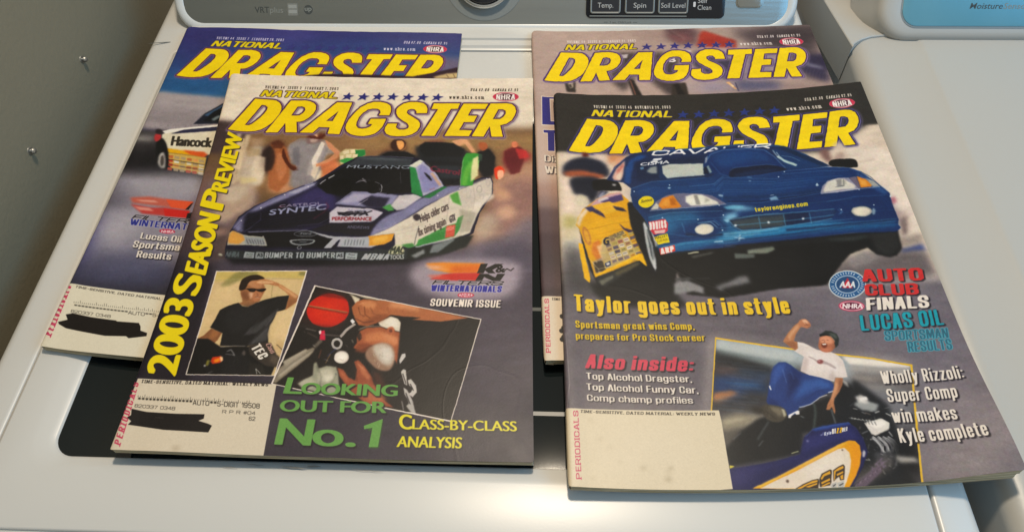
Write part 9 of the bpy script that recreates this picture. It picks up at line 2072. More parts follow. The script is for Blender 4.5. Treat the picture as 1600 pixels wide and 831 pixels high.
DIXON_PRINT = """
P|b09c94|0|1|0|||0|0|0,0|-19,376.6 316.2,362 280.5,237.6 -20.2,247.8
P|b4a098|8|0.6|0|||0|0|0,0|1.4,358.6 83.6,357.8 80.9,328.6 -0.1,299.7
P|9a8680|6|0.6|0|||0|0|0,0|96.4,357.5 143.9,355.9 140.8,334.4 106.7,335.6
P|b8a49c|4|0.7|0|||0|0|0,0|4.4,285.4 133.5,282.9 130.5,262.1 3.7,264.6
P|6a5054|4|1|0|||0|0|0,0|131.8,359.5 164.3,357.3 158.2,332.5 141,334.8 130.1,346.5
P|8a5a5c|3|0.8|0|||0|0|0,0|132.6,349.6 147.7,352.3 156.4,340.5 141.2,336.4
L|9c8a84|1.2|0.7|0|0.918|137.5,354.4 148.4,342.5
L|4c3c44|1.2|0.7|0|0.922|131.6,357.9 144.4,344.3
P|a8988e|2|1|0|||0|0|0,0|165.2,356.4 186.9,353.6 206.1,328.4 185.3,339.1 168.9,353
P|a83c34|1.6|1|0|||0|0|0,0|166.9,353.9 196.7,338.5 195.6,327.4 158,330.9 162.6,346.7
P|b84a3c|2|0.7|0|||0|0|0,0|166.8,353.1 182.3,345.7 166.7,340.1 163.1,343.5
P|5c5054|6|1|0|||0|0|0,0|192.7,356.6 232.7,355.7 274.1,355.8 269.8,275.9 251.1,280.1 235.3,320.3 207,333.1
P|3c3438|8|0.8|0|||0|0|0,0|222.3,356.4 274.6,357.4 270.6,325.5 227.2,330.2
P|35304c|3|1|0|||0|0|0,0|257.4,314.1 276.9,314.2 269.5,274.5 247,292.1
P|8c8aa0|2|0.8|0|||0|0|0,0|256,304.2 270.3,296.4 269.3,292.8 254.7,299
L|7c7488|0.8|0.6|0|0.601|247.6,286.1 253.4,297.6
L|7c7488|0.8|0.6|0|0.6|250.4,284.8 256.1,296.3
L|7c7488|0.8|0.6|0|0.599|253.3,283.4 258.8,294.9
L|7c7488|0.8|0.6|0|0.598|256.1,282.1 261.4,293.5
L|7c7488|0.8|0.6|0|0.596|259,280.7 264.1,292.1
L|7c7488|0.8|0.6|0|0.595|261.8,279.3 266.7,290.7
L|7c7488|0.8|0.6|0|0.594|264.6,278 269.4,289.4
L|7c7488|0.8|0.6|0|0.593|267.5,276.6 272,288
P|9c8884|3|1|0|||0|0|0,0|226.3,280.2 245.1,276.1 269.5,274.5 267.6,267.4 183.8,265.2 119.7,267.7 121.4,280.6 176.7,279.9
P|b0a0a0|4|1|0|||0|0|0,0|125.5,282 176.7,279.9 184.6,269.4 135.3,267.2
P|54587c|4|0.85|0|||0|0|0,0|183.4,283.9 225.9,278.7 223.7,268.8 186.3,267.9
P|707098|5|0.5|0|||0|0|0,0|156.8,279.3 182.3,278.2 174.6,268.4 150.1,268.1
P|3c3436|3|0.85|0|||0|0|0,0|80.5,324.8 117.8,323.8 138.9,321.1 131.5,268.9 124.3,262.3 97.6,298.4 82.6,270.3 69.9,288.2
P|e0d8d8|0.5|0.8|0|||0|0|0,0|84.6,321.8 91.5,322.6 89.7,317 84.8,317.1
P|dcd4d4|0.4|1|0|||0|0|0,0|112.8,323.5 115.9,323.4 114.6,318.2 112.3,319.2
P|4a4048|2|0.7|0|||0|0|0,0|62.9,323.2 72.7,321.2 69,306.3 61.9,310.2
P|8a7a78|3|0.7|0|||0|0|0,0|26.5,318 36.5,317.9 32.8,295.9 24.2,296
P|6a7484|1.5|1|0|||0|0|0,0|25.8,303.2 32.3,310.5 30.5,299.6 25.4,294.2
P|3a3430|0.8|1|0|||0|0|0,0|28.7,287 38.9,286.9 38.6,271.1 30.3,272.1
P|b8a898|0.8|1|0|||0|0|0,0|32.2,285.2 37,285.2 36.6,278.1 33.5,276.4
P|4c4440|0.5|1|0|||0|0|0,0|32.6,281.7 35.1,282.5 35.4,278.1 33.6,277.3
P|2c2624|0.8|1|0|||0|0|0,0|86.9,289.6 92.6,285.9 98.6,264.8 90.3,265
P|8a5c4c|0.5|1|0|||0|0|0,0|89,286 90.2,286 92.9,266.6 91.7,266.7
P|3c342e|0.8|1|0|||0|0|0,0|126.9,281.3 140,280.8 140.2,258.3 123.8,258.9
P|241f1e|0.8|1|0|||0|0|0,0|129.1,279.5 133.1,280.2 138.1,260.1 131.1,260.3
P|2c2a48|2.5|0.8|0|||0|0|0,0|151,318.6 158,324.6 179.4,317.3 195.2,304.2 193.2,283.5 174.5,284.4 154.7,297.1 147,312.6
P|54507a|3|0.6|0|||0|0|0,0|205.2,323.7 229.2,320.7 215.4,285.2 195.7,286.3
P|9c94a8|2|0.7|0|||0|0|0,0|217.1,316.8 227.2,316.1 219.3,293.8 209.4,294.4
P|e0dcd8|0.8|0.8|0|||0|0|0,0|133.5,325.6 152,325.6 145.6,317.3 135.1,322.4
T|e8e4e4|0.1|1|0||0|0.15,0.1||128.41 310.26 6.12 -0.22 0.75 5.57|B
P|8a7a94|0.5|1|0|||0|0|0,0|111.3,337.5 112.2,333.7 115.9,333.4 112.6,331.2 112.8,327.7 109.9,329.7 105.5,327.5 108.1,331.2 106,333.6 109.6,333.8
P|3c3a84|0.12|1|0|||0|0|0,0|110.9,337.9 111.8,334.2 115.5,333.8 112.2,331.7 112.4,328.2 109.5,330.1 105,327.9 107.7,331.7 105.6,334 109.2,334.2
P|8a7a94|0.5|1|0|||0|0|0,0|125.1,337.4 126,333.7 129.7,333.3 126.3,331.2 126.5,327.7 123.6,329.6 119.2,327.5 121.9,331.2 119.8,333.6 123.4,333.8
P|3c3a84|0.12|1|0|||0|0|0,0|124.7,337.8 125.5,334.1 129.3,333.7 125.9,331.6 126.1,328.1 123.2,330.1 118.8,327.9 121.4,331.6 119.4,334 123,334.2
P|8a7a94|0.5|1|0|||0|0|0,0|138.2,337.7 139,334 142.7,333.6 139.4,331.5 139.5,328 136.6,330 132.2,327.8 134.9,331.5 132.9,333.9 136.4,334.1
P|3c3a84|0.12|1|0|||0|0|0,0|137.8,338.2 138.6,334.4 142.3,334 139,331.9 139.1,328.4 136.2,330.4 131.8,328.3 134.5,331.9 132.4,334.3 136,334.5
P|8a7a94|0.5|1|0|||0|0|0,0|151.1,337.8 151.9,334.1 155.6,333.7 152.2,331.6 152.4,328.1 149.5,330.1 145.1,327.9 147.8,331.6 145.8,334 149.3,334.2
P|3c3a84|0.12|1|0|||0|0|0,0|150.7,338.3 151.5,334.5 155.2,334.1 151.8,332 152,328.5 149.1,330.5 144.7,328.4 147.4,332 145.4,334.5 148.9,334.6
P|8a7a94|0.5|1|0|||0|0|0,0|164.6,337.7 165.4,334 169.1,333.6 165.7,331.5 165.8,328 163,330 158.5,327.9 161.3,331.5 159.3,333.9 162.8,334.1
P|3c3a84|0.12|1|0|||0|0|0,0|164.2,338.1 165,334.4 168.7,334 165.3,331.9 165.4,328.4 162.6,330.4 158.1,328.3 160.9,332 158.9,334.4 162.4,334.5
P|8a7a94|0.5|1|0|||0|0|0,0|177.8,337.6 178.6,333.9 182.3,333.5 178.9,331.4 179,327.9 176.1,329.9 171.7,327.8 174.4,331.5 172.4,333.9 176,334
P|3c3a84|0.12|1|0|||0|0|0,0|177.4,338.1 178.2,334.3 181.9,333.9 178.5,331.8 178.6,328.4 175.7,330.4 171.3,328.2 174,331.9 172.1,334.3 175.6,334.5
P|8a7a94|0.5|1|0|||0|0|0,0|190.7,337.7 191.4,334 195.1,333.5 191.7,331.4 191.7,328 188.9,330 184.4,327.9 187.2,331.5 185.3,334 188.8,334.1
P|3c3a84|0.12|1|0|||0|0|0,0|190.3,338.1 191,334.4 194.7,334 191.3,331.9 191.3,328.4 188.5,330.4 184,328.3 186.8,332 184.9,334.4 188.5,334.5
T|e0cc38|0|1|0|3a2c4c|0.85|0.17,0.11|g|31.41 329.91 69.02 -0.5 3.11 8.21|NATIONAL
M|4a2c60|a894b8|5c4880
T|dcd4d0|0|1|0||0|0.07,0.06|s|34.56 340.25 66.41 0.14 0.03 3.64|VOLUME 44   ISSUE 6   FEBRUARY 21, 2003
T|dcd4d0|0|1|0||0|0.07,0.06|s|218.03 341.01 42.21 -0.1 0.42 3.67|USA $2.00   CANADA $2.95
T|dcd4d0|0|1|0||0|0.07,0.06|s|199.92 331 30.86 -0.27 -0.24 4.52|www.nhra.com
E|c8506a|0.1|1|0|249.28|333.83|11.52|-0.05|0.13|-5.85
E|e8dfd8|0.1|1|0.733|249.28|333.83|10.01|-0.04|0.11|-4.97
E|5a2838|0.12|1|0|249.28|333.83|7.28|-0.03|0.1|-4.43
P|c8384e|0.15|1|0|||0|0|0,0|238.3,334.3 241,338.3 241.6,337 240.2,333.9 241.8,330.8 241.2,329.9
P|c8384e|0.15|1|0|||0|0|0,0|260.2,333.8 257.4,337.8 256.8,336.5 258.4,333.3 256.9,330.7 257.5,329.5
T|f0ece6|0|1|0|4a2430|0.12|0.12,0.1|g|240.87 330.49 16.65 -0.24 0.13 6.4|NHRA
P|d8a878|0.4|1|0|||0|0|0,0|176.7,279.9 179.8,280.5 184.9,270.8 183.7,270.2
P|e8d0a8|0.4|1|0|||0|0|0,0|178.6,279.5 183.2,275.2 181.8,273.1
L|2c2c50|0.4|1|0|0.597|185,279.5 186.1,268.2
W|0.12|3|0.03
P|c4b0a4|6|1|0|||0|0|0,0|-6.5,240.3 51.7,239.6 45.4,155.5 -3.9,156.3
P|a88c82|5|1|0|||0|0|0,0|-2.3,164 46,163.2 44.6,144.3 -1.3,145.1
P|6c5a5c|3|1|0|||0|0|0,0|-2.9,139.5 44.1,136.9 42.3,113.4 -3.6,114.3
P|8a7470|4|0.8|0|||0|0|0,0|-2.7,148.8 44.7,146.1 44.1,136.9 -3,137.7
P|e0d4c4|0.1|1|0|||0|0|0,0|6.8,266.4 50.3,264.1 47.7,228.1 5.9,229.2
P|3a388c|0.1|1|0|||0|0|0,0|7.5,265.5 50.2,263.2 47.8,229.2 6.6,230.3
P|e0d4c4|0.1|1|0|||0|0|0,0|14.3,263.2 50.1,261.1 47.9,231.3 14.1,234.6
P|b8a49a|0.1|1|0|||0|0|0,0|15,261.8 50,260 48,232.7 14.7,235.3
P|e0d4c4|0.1|1|0|||0|0|0,0|6.9,224.5 47.4,224 47.1,219 17.2,219 16.5,197.9 9.9,198.2 10.4,219.1 7,219.3
P|3a388c|0.1|1|0|||0|0|0,0|7.4,223.6 47.3,223.1 47.1,219.9 16.7,220.1 16,198.7 10.5,199 11,220.2 7.5,220.4
T|e0d8cc|0|1|1||0|0.11,0.08|g|6.9 186.45 55.58 -1.92 0.11 7.48|Dixon takes
T|e0d8cc|0|1|1||0|0.11,0.08|g|6.89 173.56 72.08 -2.32 0 8.3|Winternationals
P|58484c|4|1|0|||0|0|0,0|-2.4,116.8 104.9,114.4 95.7,46.7 -3,49.1
P|504648|6|0.8|0|||0|0|0,0|-1.7,92.6 42.7,91.7 41.4,73.8 -2.2,73
P|68585c|8|0.7|0|||0|0|0,0|-0.7,74.7 41.2,72 39.9,54.8 0.2,57.5
P|4a3f42|3|1|0|||0|0|0,0|0.2,59.1 40.1,56.5 39.7,51.5 0,53.2
P|dccfba|0.1|1|0|||0|0|0,0|-2.8,53.1 96.2,50.7 88.4,-6.7 -4.5,-4.1
T|2c2624|0|1|0||0|0.1,0.07|s|7.55 49.56 22.01 -1.19 0.08 2|TIME-SENSITIVE
T|c8405c|0|1|0||0|0.115,0.07|s|4.94 6.09 0.4 45.19 -3.24 0.09|PERIODICALS
E|1c1614|0.1|1|0|14.5|35.6|1.63|-1.17|-0.92|-1.66
E|1c1614|0.1|1|0|15.13|25.98|1.62|-1.15|-0.91|-1.62
E|1c1614|0.1|1|0|13.5|23.65|1.61|-1.14|-0.91|-1.61
E|1c1614|0.1|1|0|14.6|18.13|1.6|-1.13|-0.9|-1.59
E|1c1614|0.1|1|0|13.57|16.6|1.6|-1.13|-0.9|-1.59
P|1c1614|0.12|1|0|||0|0|0,0|14.5,40.5 38.8,39.9 36.9,14.4 14.1,15.8 15,18.1 13.4,19.7 15.2,22.8 12.6,25.2 15.2,27.6 14.5,35.6
"""
SHEETS = {
  'FL': dict(TL=(-288.64,545.53), TR=(-11.01,542.69), BR=(-3.45,184.09), BL=(-276.41,184), z=(13.8,13.2,9.2,12.4), bulge=((4.76,0.16), (-0.95,-0.02), (-0.02,-2.43), (0,-0.63))),
  'FR': dict(TL=(7.22,523.06), TR=(279.14,541.59), BR=(295.25,183.81), BL=(18.12,167.89), z=(13.8,13.2,9.6,12.2), bulge=((0.8,0.02), (0,0), (0.62,-9.08), (0.27,-4.78))),
  'RL': dict(TL=(-353.87,621.94), TR=(-80.97,613.2), BR=(-83.22,254.82), BL=(-356.75,261.64), z=(7,7,7,7.2), bulge=((1.4,-0.01), (0,0), (0.02,0.74), (-0.18,-7.22))),
  'RR': dict(TL=(-14.36,618.01), TR=(252.91,630.35), BR=(272.12,271.66), BL=(2.18,257.72), z=(7,7,7,7.2), bulge=((0,0), (0,0), (0.14,-2.98), (0,0))),
}

# ---------------------------------------------------------------- helpers
def principled(name, col, rough=.5, metal=0, spec=.5, coat=0):
    m = bpy.data.materials.new(name); m.use_nodes = True
    b = m.node_tree.nodes['Principled BSDF']
    b.inputs['Base Color'].default_value = (*col, 1); b.inputs['Roughness'].default_value = rough
    b.inputs['Metallic'].default_value = metal; b.inputs['Specular IOR Level'].default_value = spec
    b.inputs['Coat Weight'].default_value = coat
    return m
def vary(m, scale, col2, amount=.5, bump=0, bscale=None, rough2=None, detail=4, stretch=(1, 1, 1)):
    """noise between the base colour and a second one, plus fine relief"""
    nt = m.node_tree; b = nt.nodes['Principled BSDF']; n = nt.nodes.new
    tc = n('ShaderNodeTexCoord'); mp = n('ShaderNodeMapping'); mp.inputs['Scale'].default_value = stretch
    nt.links.new(tc.outputs['Object'], mp.inputs['Vector'])
    no = n('ShaderNodeTexNoise'); no.inputs['Scale'].default_value = scale; no.inputs['Detail'].default_value = detail
    nt.links.new(mp.outputs[0], no.inputs['Vector'])
    mx = n('ShaderNodeMix'); mx.data_type = 'RGBA'
    mr = n('ShaderNodeMapRange'); mr.inputs['From Min'].default_value = .35; mr.inputs['From Max'].default_value = .7; mr.inputs['To Max'].default_value = amount
    nt.links.new(no.outputs['Fac'], mr.inputs['Value']); nt.links.new(mr.outputs[0], mx.inputs['Factor'])
    mx.inputs['A'].default_value = b.inputs['Base Color'].default_value; mx.inputs['B'].default_value = (*col2, 1)
    nt.links.new(mx.outputs['Result'], b.inputs['Base Color'])
    if rough2 is not None:
        r = n('ShaderNodeMapRange'); r.inputs['To Min'].default_value = b.inputs['Roughness'].default_value; r.inputs['To Max'].default_value = rough2
        nt.links.new(no.outputs['Fac'], r.inputs['Value']); nt.links.new(r.outputs[0], b.inputs['Roughness'])
    if bump:
        n2 = n('ShaderNodeTexNoise'); n2.inputs['Scale'].default_value = bscale or scale * 8; n2.inputs['Detail'].default_value = 3
        nt.links.new(mp.outputs[0], n2.inputs['Vector'])
        bp = n('ShaderNodeBump'); bp.inputs['Strength'].default_value = bump; bp.inputs['Distance'].default_value = .001
        nt.links.new(n2.outputs['Fac'], bp.inputs['Height']); nt.links.new(bp.outputs[0], b.inputs['Normal'])
    return m

def mesh_obj(name, verts, faces, mat, parent=None, smooth=False, uvs=None, props=None):
    me = bpy.data.meshes.new(name); me.from_pydata([tuple(c * MM for c in v) for v in verts], [], faces); me.update()
    if mat: 
        for m in (mat if isinstance(mat, (list, tuple)) else [mat]): me.materials.append(m)
    if smooth: me.polygons.foreach_set('use_smooth', [True] * len(me.polygons))
    if uvs is not None:
        l = me.uv_layers.new(name='print'); vi = np.empty(len(me.loops), np.int32); me.loops.foreach_get('vertex_index', vi)
        l.data.foreach_set('uv', np.asarray(uvs, np.float32)[vi].ravel())
    o = bpy.data.objects.new(name, me); S.collection.objects.link(o)
    if parent: o.parent = parent
    for k, v in (props or {}).items(): o[k] = v
    return o
def thing(name, label, cat, group=None, loc=(0, 0, 0)):
    o = bpy.data.objects.new(name, None); S.collection.objects.link(o)
    o.empty_display_size = .02
    o['label'] = label; o['category'] = cat
    if group: o['group'] = group
    return o
def bevel(o, w, seg=3, angle=30, smooth=True):
    m = o.modifiers.new('bevel', 'BEVEL'); m.width = w * MM; m.segments = seg; m.limit_method = 'ANGLE'; m.angle_limit = math.radians(angle)
    if smooth:
        o.data.polygons.foreach_set('use_smooth', [True] * len(o.data.polygons))
    return o

def rrect(x0, y0, x1, y1, r, n=8, rs=None):
    """rounded rectangle outline, counter-clockwise; rs = radii for BL, BR, TR, TL"""
    rs = rs or (r, r, r, r); out = []
    for (cx, cy, a0), rr in zip(((x0, y0, 180), (x1, y0, 270), (x1, y1, 0), (x0, y1, 90)), rs):
        sx = 1 if cx == x0 else -1; sy = 1 if cy == y0 else -1
        for k in range(n + 1):
            a = math.radians(a0 + 90 * k / n)
            out.append((cx + sx * rr + rr * math.cos(a), cy + sy * rr + rr * math.sin(a)))
    return out
def stack(name, loops, mat, parent=None, cap_top=True, cap_bottom=True, smooth=True, frame=None, props=None):
    """skin a list of ((x,y) outline, z) loops with equal point counts; frame maps (x,y,z)->world"""
    n = len(loops[0][0]); vs = []; fs = []
    for pts, z in loops:
        for i, p in enumerate(pts):
            zz = z(p[0], p[1]) if callable(z) else z
            v = (p[0], p[1], zz); vs.append(frame(v) if frame else v)
    for k in range(len(loops) - 1):
        for i in range(n):
            j = (i + 1) % n; fs.append((k*n+i, k*n+j, (k+1)*n+j, (k+1)*n+i))
    if cap_top: fs.append(tuple(range((len(loops)-1)*n, len(loops)*n)))
    if cap_bottom: fs.append(tuple(reversed(range(n))))
    o = mesh_obj(name, vs, fs, mat, parent, props=props)
    if smooth:
        o.data.polygons.foreach_set('use_smooth', [len(p.vertices) == 4 for p in o.data.polygons])
        o.data.set_sharp_from_angle(angle=math.radians(50)) if hasattr(o.data, 'set_sharp_from_angle') else None
    return o
def slab(name, pts, z0, z1, mat, parent=None, r=1.0, seg=4, frame=None, props=None):
    """a plate with softly rounded upper edge: outline pts shrunk towards the top"""
    P = np.array(pts); nrm = []
    A = np.roll(P, 1, 0); B = np.roll(P, -1, 0); t = B - A; L = np.linalg.norm(t, axis=1)[:, None]; t = t / np.maximum(L, 1e-9)
    inn = np.stack([-t[:, 1], t[:, 0]], 1)
    loops = [(P.tolist(), z0)]
    for k in range(seg + 1):
        a = math.pi / 2 * k / seg
        loops.append(((P + inn * r * (1 - math.cos(a))).tolist(), z1 - r + r * math.sin(a)))
    return stack(name, loops, mat, parent, frame=frame, props=props)

def text_print(name, body, mat, parent, frame, x, y, h, w=None, bold=0, z=0.05, shear=0):
    """flat lettering as a printed film of real outlines"""
    cu = bpy.data.curves.new('lettering', 'FONT'); cu.body = body; cu.offset = bold; cu.shear = shear
    cu.resolution_u = 3
    tmp = bpy.data.objects.new('lettering', cu); S.collection.objects.link(tmp)
    dg = bpy.context.evaluated_depsgraph_get(); me0 = tmp.evaluated_get(dg).to_mesh()
    vs = np.array([v.co[:2] for v in me0.vertices]); fs = [tuple(p.vertices) for p in me0.polygons]
    tmp.to_mesh_clear(); bpy.data.objects.remove(tmp); bpy.data.curves.remove(cu)
    lo, hi = vs.min(0), vs.max(0)
    sy = h / .7; sx = (w / (hi[0] - lo[0])) if w else sy
    V = [frame((x + (v[0] - lo[0]) * sx, y + v[1] * sy, z)) for v in vs]
    return mesh_obj(name, V, fs, mat, parent)

# ---------------------------------------------------------------- printing
def to_linear(c): return np.where(c <= .04045, c / 12.92, ((c + .055) / 1.055) ** 2.4)
def to_srgb(c): return np.where(c <= .0031308, c * 12.92, 1.055 * np.maximum(c, 1e-6) ** (1/2.4) - .055)
INK_BALANCE = dict(PREVIEW=(.84, .80, .78), NOVEMBER=(.85, .81, .79), WINTER=(.87, .85, .84), DIXON=(.87, .83, .81))

def nums(t): return [[float(q) for q in p.split(',')] for p in t.split()]
def polys(t): return [np.array(nums(x)) for x in t.split(';') if x.strip()]
def ellipse(cx, cy, ax, ay, bx, by, n=28):
    a = np.linspace(0, 2*math.pi, n + 1)[:-1, None]
    return np.array([cx, cy]) + np.cos(a) * np.array([ax, ay]) + np.sin(a) * np.array([bx, by])
def ribbon(P, w):
    """polygons of a stroke"""
    out = []
    for a, b in zip(P[:-1], P[1:]):
        d = b - a; L = np.hypot(*d) + 1e-9; n = np.array([-d[1], d[0]]) / L * w / 2; e = d / L * w * .15
        out.append(np.array([a + n - e, b + n + e, b - n + e, a - n - e]))
    return out
def print_sheet(program, base, seed):
    sh = Sheet(273, 358, base, seed)
    for line in program.strip().split('\n'):
        f = line.split('|'); k = f[0]
        if k == 'P':
            _, col, b, a, sm, col2, g, grow, noise, off, pt = f
            g = [v for p in nums(g) for v in p] if g else None
            sh.poly(polys(pt), col, float(b), float(a), int(sm), col2 or None, g, float(grow), float(noise), tuple(float(v) for v in off.split(',')))
        elif k == 'E':
            _, col, b, a, ring, *v = f; v = [float(x) for x in v]
            P = [ellipse(*v)]
            if float(ring):
                r = float(ring); s1 = 1 - r / max(math.hypot(v[2], v[3]), r + .01); s2 = 1 - r / max(math.hypot(v[4], v[5]), r + .01)
                P.append(ellipse(v[0], v[1], v[2]*s1, v[3]*s1, v[4]*s2, v[5]*s2)[::-1])
            sh.poly(P, col, float(b), float(a))
        elif k == 'L':
            _, col, b, a, sm, w, pt = f
            for seg in ribbon(np.array(nums(pt)), float(w)): sh.poly([seg], col, float(b), float(a))
        elif k == 'T':
            _, col, b, a, shadow, out, og, bold, face, v, txt = f; v = [float(x) for x in v.split()]; b = float(b); a = float(a)
            cap = math.hypot(v[4], v[5]); lay = []
            if int(shadow): lay.append(('14101a', min(.25, cap*.04), min(.8, cap*.10), -min(.9, cap*.11), min(.3, cap*.05), .75))
            if out: lay.append((out, float(og), 0, 0, .08, 1))
            lay.append((col, 0, 0, 0, b, a))
            bold = tuple(float(x) for x in bold.split(','))
            if face: sh.pen_text(txt, v[:2], v[2:4], v[4:6], lay, face, bold)
            else: sh.text(txt, v[:2], v[2:4], v[4:6], lay, bold)
        elif k == 'C':
            if f[1]:
                m = fill_mask([p * PPM for p in polys(f[1])], 0, 0, sh.W, sh.H); sh.clip = m
            else: sh.clip = None
        elif k == 'W':
            sh.px = warp_print(sh.px, float(f[1])*PPM, float(f[2])*PPM, sh.rng, float(f[3]))
        elif k == 'M':
            edge, lav, edge2 = f[1:4]; L = [polys(t) for t in MASTHEAD]
            for gl in L: sh.poly(gl, lav, .5, .38, grow=3.0, off=(.8, -.8))
            for gl in L: sh.poly(gl, '181020', .5, .35, grow=1.7, off=(.9, -.9))
            for gl in L: sh.poly(gl, edge2, .08, .95, grow=1.95, off=(.25, -.25))
            for gl in L: sh.poly(gl, lav, .05, .9, grow=1.5, off=(.25, -.25))
            for gl in L: sh.poly(gl, edge, .05, 1, grow=1.15)
            for gl in L: sh.poly(gl, 'f0d42e', .04, 1)
    p = sh.px
    p = p + sh.rng.standard_normal((sh.H, sh.W, 1)).astype(np.float32) * .008 + vnoise(sh.H, sh.W, 3, sh.rng)[..., None] * .008
    p = blur(p, .3)
    return np.clip(p, 0, 1)
def ink_image(name, program, base, seed):
    p = print_sheet(program, base, seed)
    lin = to_linear(p) * np.array(INK_BALANCE[name], np.float32)
    g = (lin * np.array([.3, .5, .2], np.float32)).sum(-1, keepdims=True); lin = np.clip(g + (lin - g) * 1.08, 0, 1); lin = lin * (.55 + .45*np.clip(g/.25, 0, 1)**.5)
    lin = np.clip(lin, 0, .86)
    h, w, _ = p.shape; im = bpy.data.images.new('ink_' + name.lower(), w, h)
    buf = np.ones((h, w, 4), np.float32); buf[..., :3] = to_srgb(lin)
    im.pixels.foreach_set(buf.ravel()); im.pack()
    return im
def ink_material(name, im, rough=.40):
    m = principled('coated_cover_' + name.lower(), (1, 1, 1), rough, spec=.28)
    nt = m.node_tree; b = nt.nodes['Principled BSDF']
    t = nt.nodes.new('ShaderNodeTexImage'); t.image = im; t.interpolation = 'Cubic'; t.extension = 'EXTEND'
    uv = nt.nodes.new('ShaderNodeUVMap'); uv.uv_map = 'print'
    nt.links.new(uv.outputs[0], t.inputs[0]); nt.links.new(t.outputs[0], b.inputs['Base Color'])
    tc = nt.nodes.new('ShaderNodeTexCoord')
    n1 = nt.nodes.new('ShaderNodeTexNoise'); n1.inputs['Scale'].default_value = 22; n1.inputs['Detail'].default_value = 5
    n2 = nt.nodes.new('ShaderNodeTexNoise'); n2.inputs['Scale'].default_value = 900
    ad = nt.nodes.new('ShaderNodeMath'); ad.operation = 'MULTIPLY_ADD'; ad.inputs[1].default_value = .12
    for q in (n1, n2): nt.links.new(tc.outputs['Object'], q.inputs['Vector'])
    nt.links.new(n2.outputs[0], ad.inputs[0]); nt.links.new(n1.outputs[0], ad.inputs[2])
    bp = nt.nodes.new('ShaderNodeBump'); bp.inputs['Strength'].default_value = .22; bp.inputs['Distance'].default_value = .0012
    # soft handling creases: thin ridges where two noise fields cross
    n3 = nt.nodes.new('ShaderNodeTexNoise'); n3.inputs['Scale'].default_value = 9; n3.inputs['Detail'].default_value = 1.5; n3.inputs['Distortion'].default_value = .6
    nt.links.new(tc.outputs['Object'], n3.inputs['Vector'])
    s1 = nt.nodes.new('ShaderNodeMath'); s1.operation = 'SUBTRACT'; s1.inputs[1].default_value = .5; nt.links.new(n3.outputs[0], s1.inputs[0])
    s2 = nt.nodes.new('ShaderNodeMath'); s2.operation = 'ABSOLUTE'; nt.links.new(s1.outputs[0], s2.inputs[0])
    s3 = nt.nodes.new('ShaderNodeMapRange'); s3.inputs['From Max'].default_value = .012; s3.inputs['To Min'].default_value = .10; s3.inputs['To Max'].default_value = 0; nt.links.new(s2.outputs[0], s3.inputs['Value'])
    s4 = nt.nodes.new('ShaderNodeMath'); s4.operation = 'ADD'; nt.links.new(ad.outputs[0], s4.inputs[0]); nt.links.new(s3.outputs[0], s4.inputs[1])
    nt.links.new(s4.outputs[0], bp.inputs['Height']); nt.links.new(bp.outputs[0], b.inputs['Normal'])
    mr = nt.nodes.new('ShaderNodeMapRange'); mr.inputs['To Min'].default_value = rough - .08; mr.inputs['To Max'].default_value = rough + .12
    nt.links.new(n1.outputs[0], mr.inputs['Value']); nt.links.new(mr.outputs[0], b.inputs['Roughness'])
    return m

# ---------------------------------------------------------------- materials
enamel = vary(principled('white_enamel', (.57, .565, .54), .27, spec=.5), 3, (.53, .53, .51), .5, bump=.02, bscale=700, rough2=.38)
enamel_dryer = vary(principled('dryer_enamel', (.43, .425, .40), .38, spec=.45), 3, (.41, .405, .38), .5, bump=.06, bscale=450)
plastic_white = principled('white_plastic', (.60, .63, .64), .28)
seam_dark = principled('seam_shadow_gasket', (.10, .11, .11), .7)
glass_black = vary(principled('smoked_lid_glass', (.005, .008, .009), .05, spec=.35), 8, (.008, .012, .013), .5, rough2=.08)
brushed = vary(principled('brushed_silver_panel', (.36, .38, .36), .33, metal=.75), 60, (.30, .31, .30), .6, bump=.10, bscale=260, stretch=(.06, 1, 1))
panel_dryer = vary(principled('dryer_panel_blue_reflection', (.15, .42, .56), .34, metal=.5), 20, (.20, .48, .62), .5, stretch=(1, .2, 1))  # silver panel; the blue glow it reflects is put into its base colour
black_gloss = principled('black_gloss_plastic', (.012, .014, .020), .18)
button_plastic = principled('button_plastic', (.016, .018, .024), .35)
grey_rim = principled('grey_rim_plastic', (.20, .22, .22), .35)
chrome = principled('chrome_trim', (.62, .64, .64), .22, metal=.9)
ink_grey = principled('grey_lettering', (.42, .44, .45), .5)
ink_dark = principled('dark_lettering', (.05, .06, .06), .5)
ink_light = principled('pale_lettering', (.22, .24, .23), .5)
wall_paint = vary(principled('olive_grey_wall_paint', (.215, .195, .14), .55, spec=.35), 2.2, (.20, .18, .125), .6, bump=.25, bscale=260)
floor_mat = vary(principled('dark_floor_vinyl', (.10, .09, .08), .6), 5, (.13, .12, .10), .5)
steel = principled('screw_steel', (.42, .42, .40), .35, metal=.9)

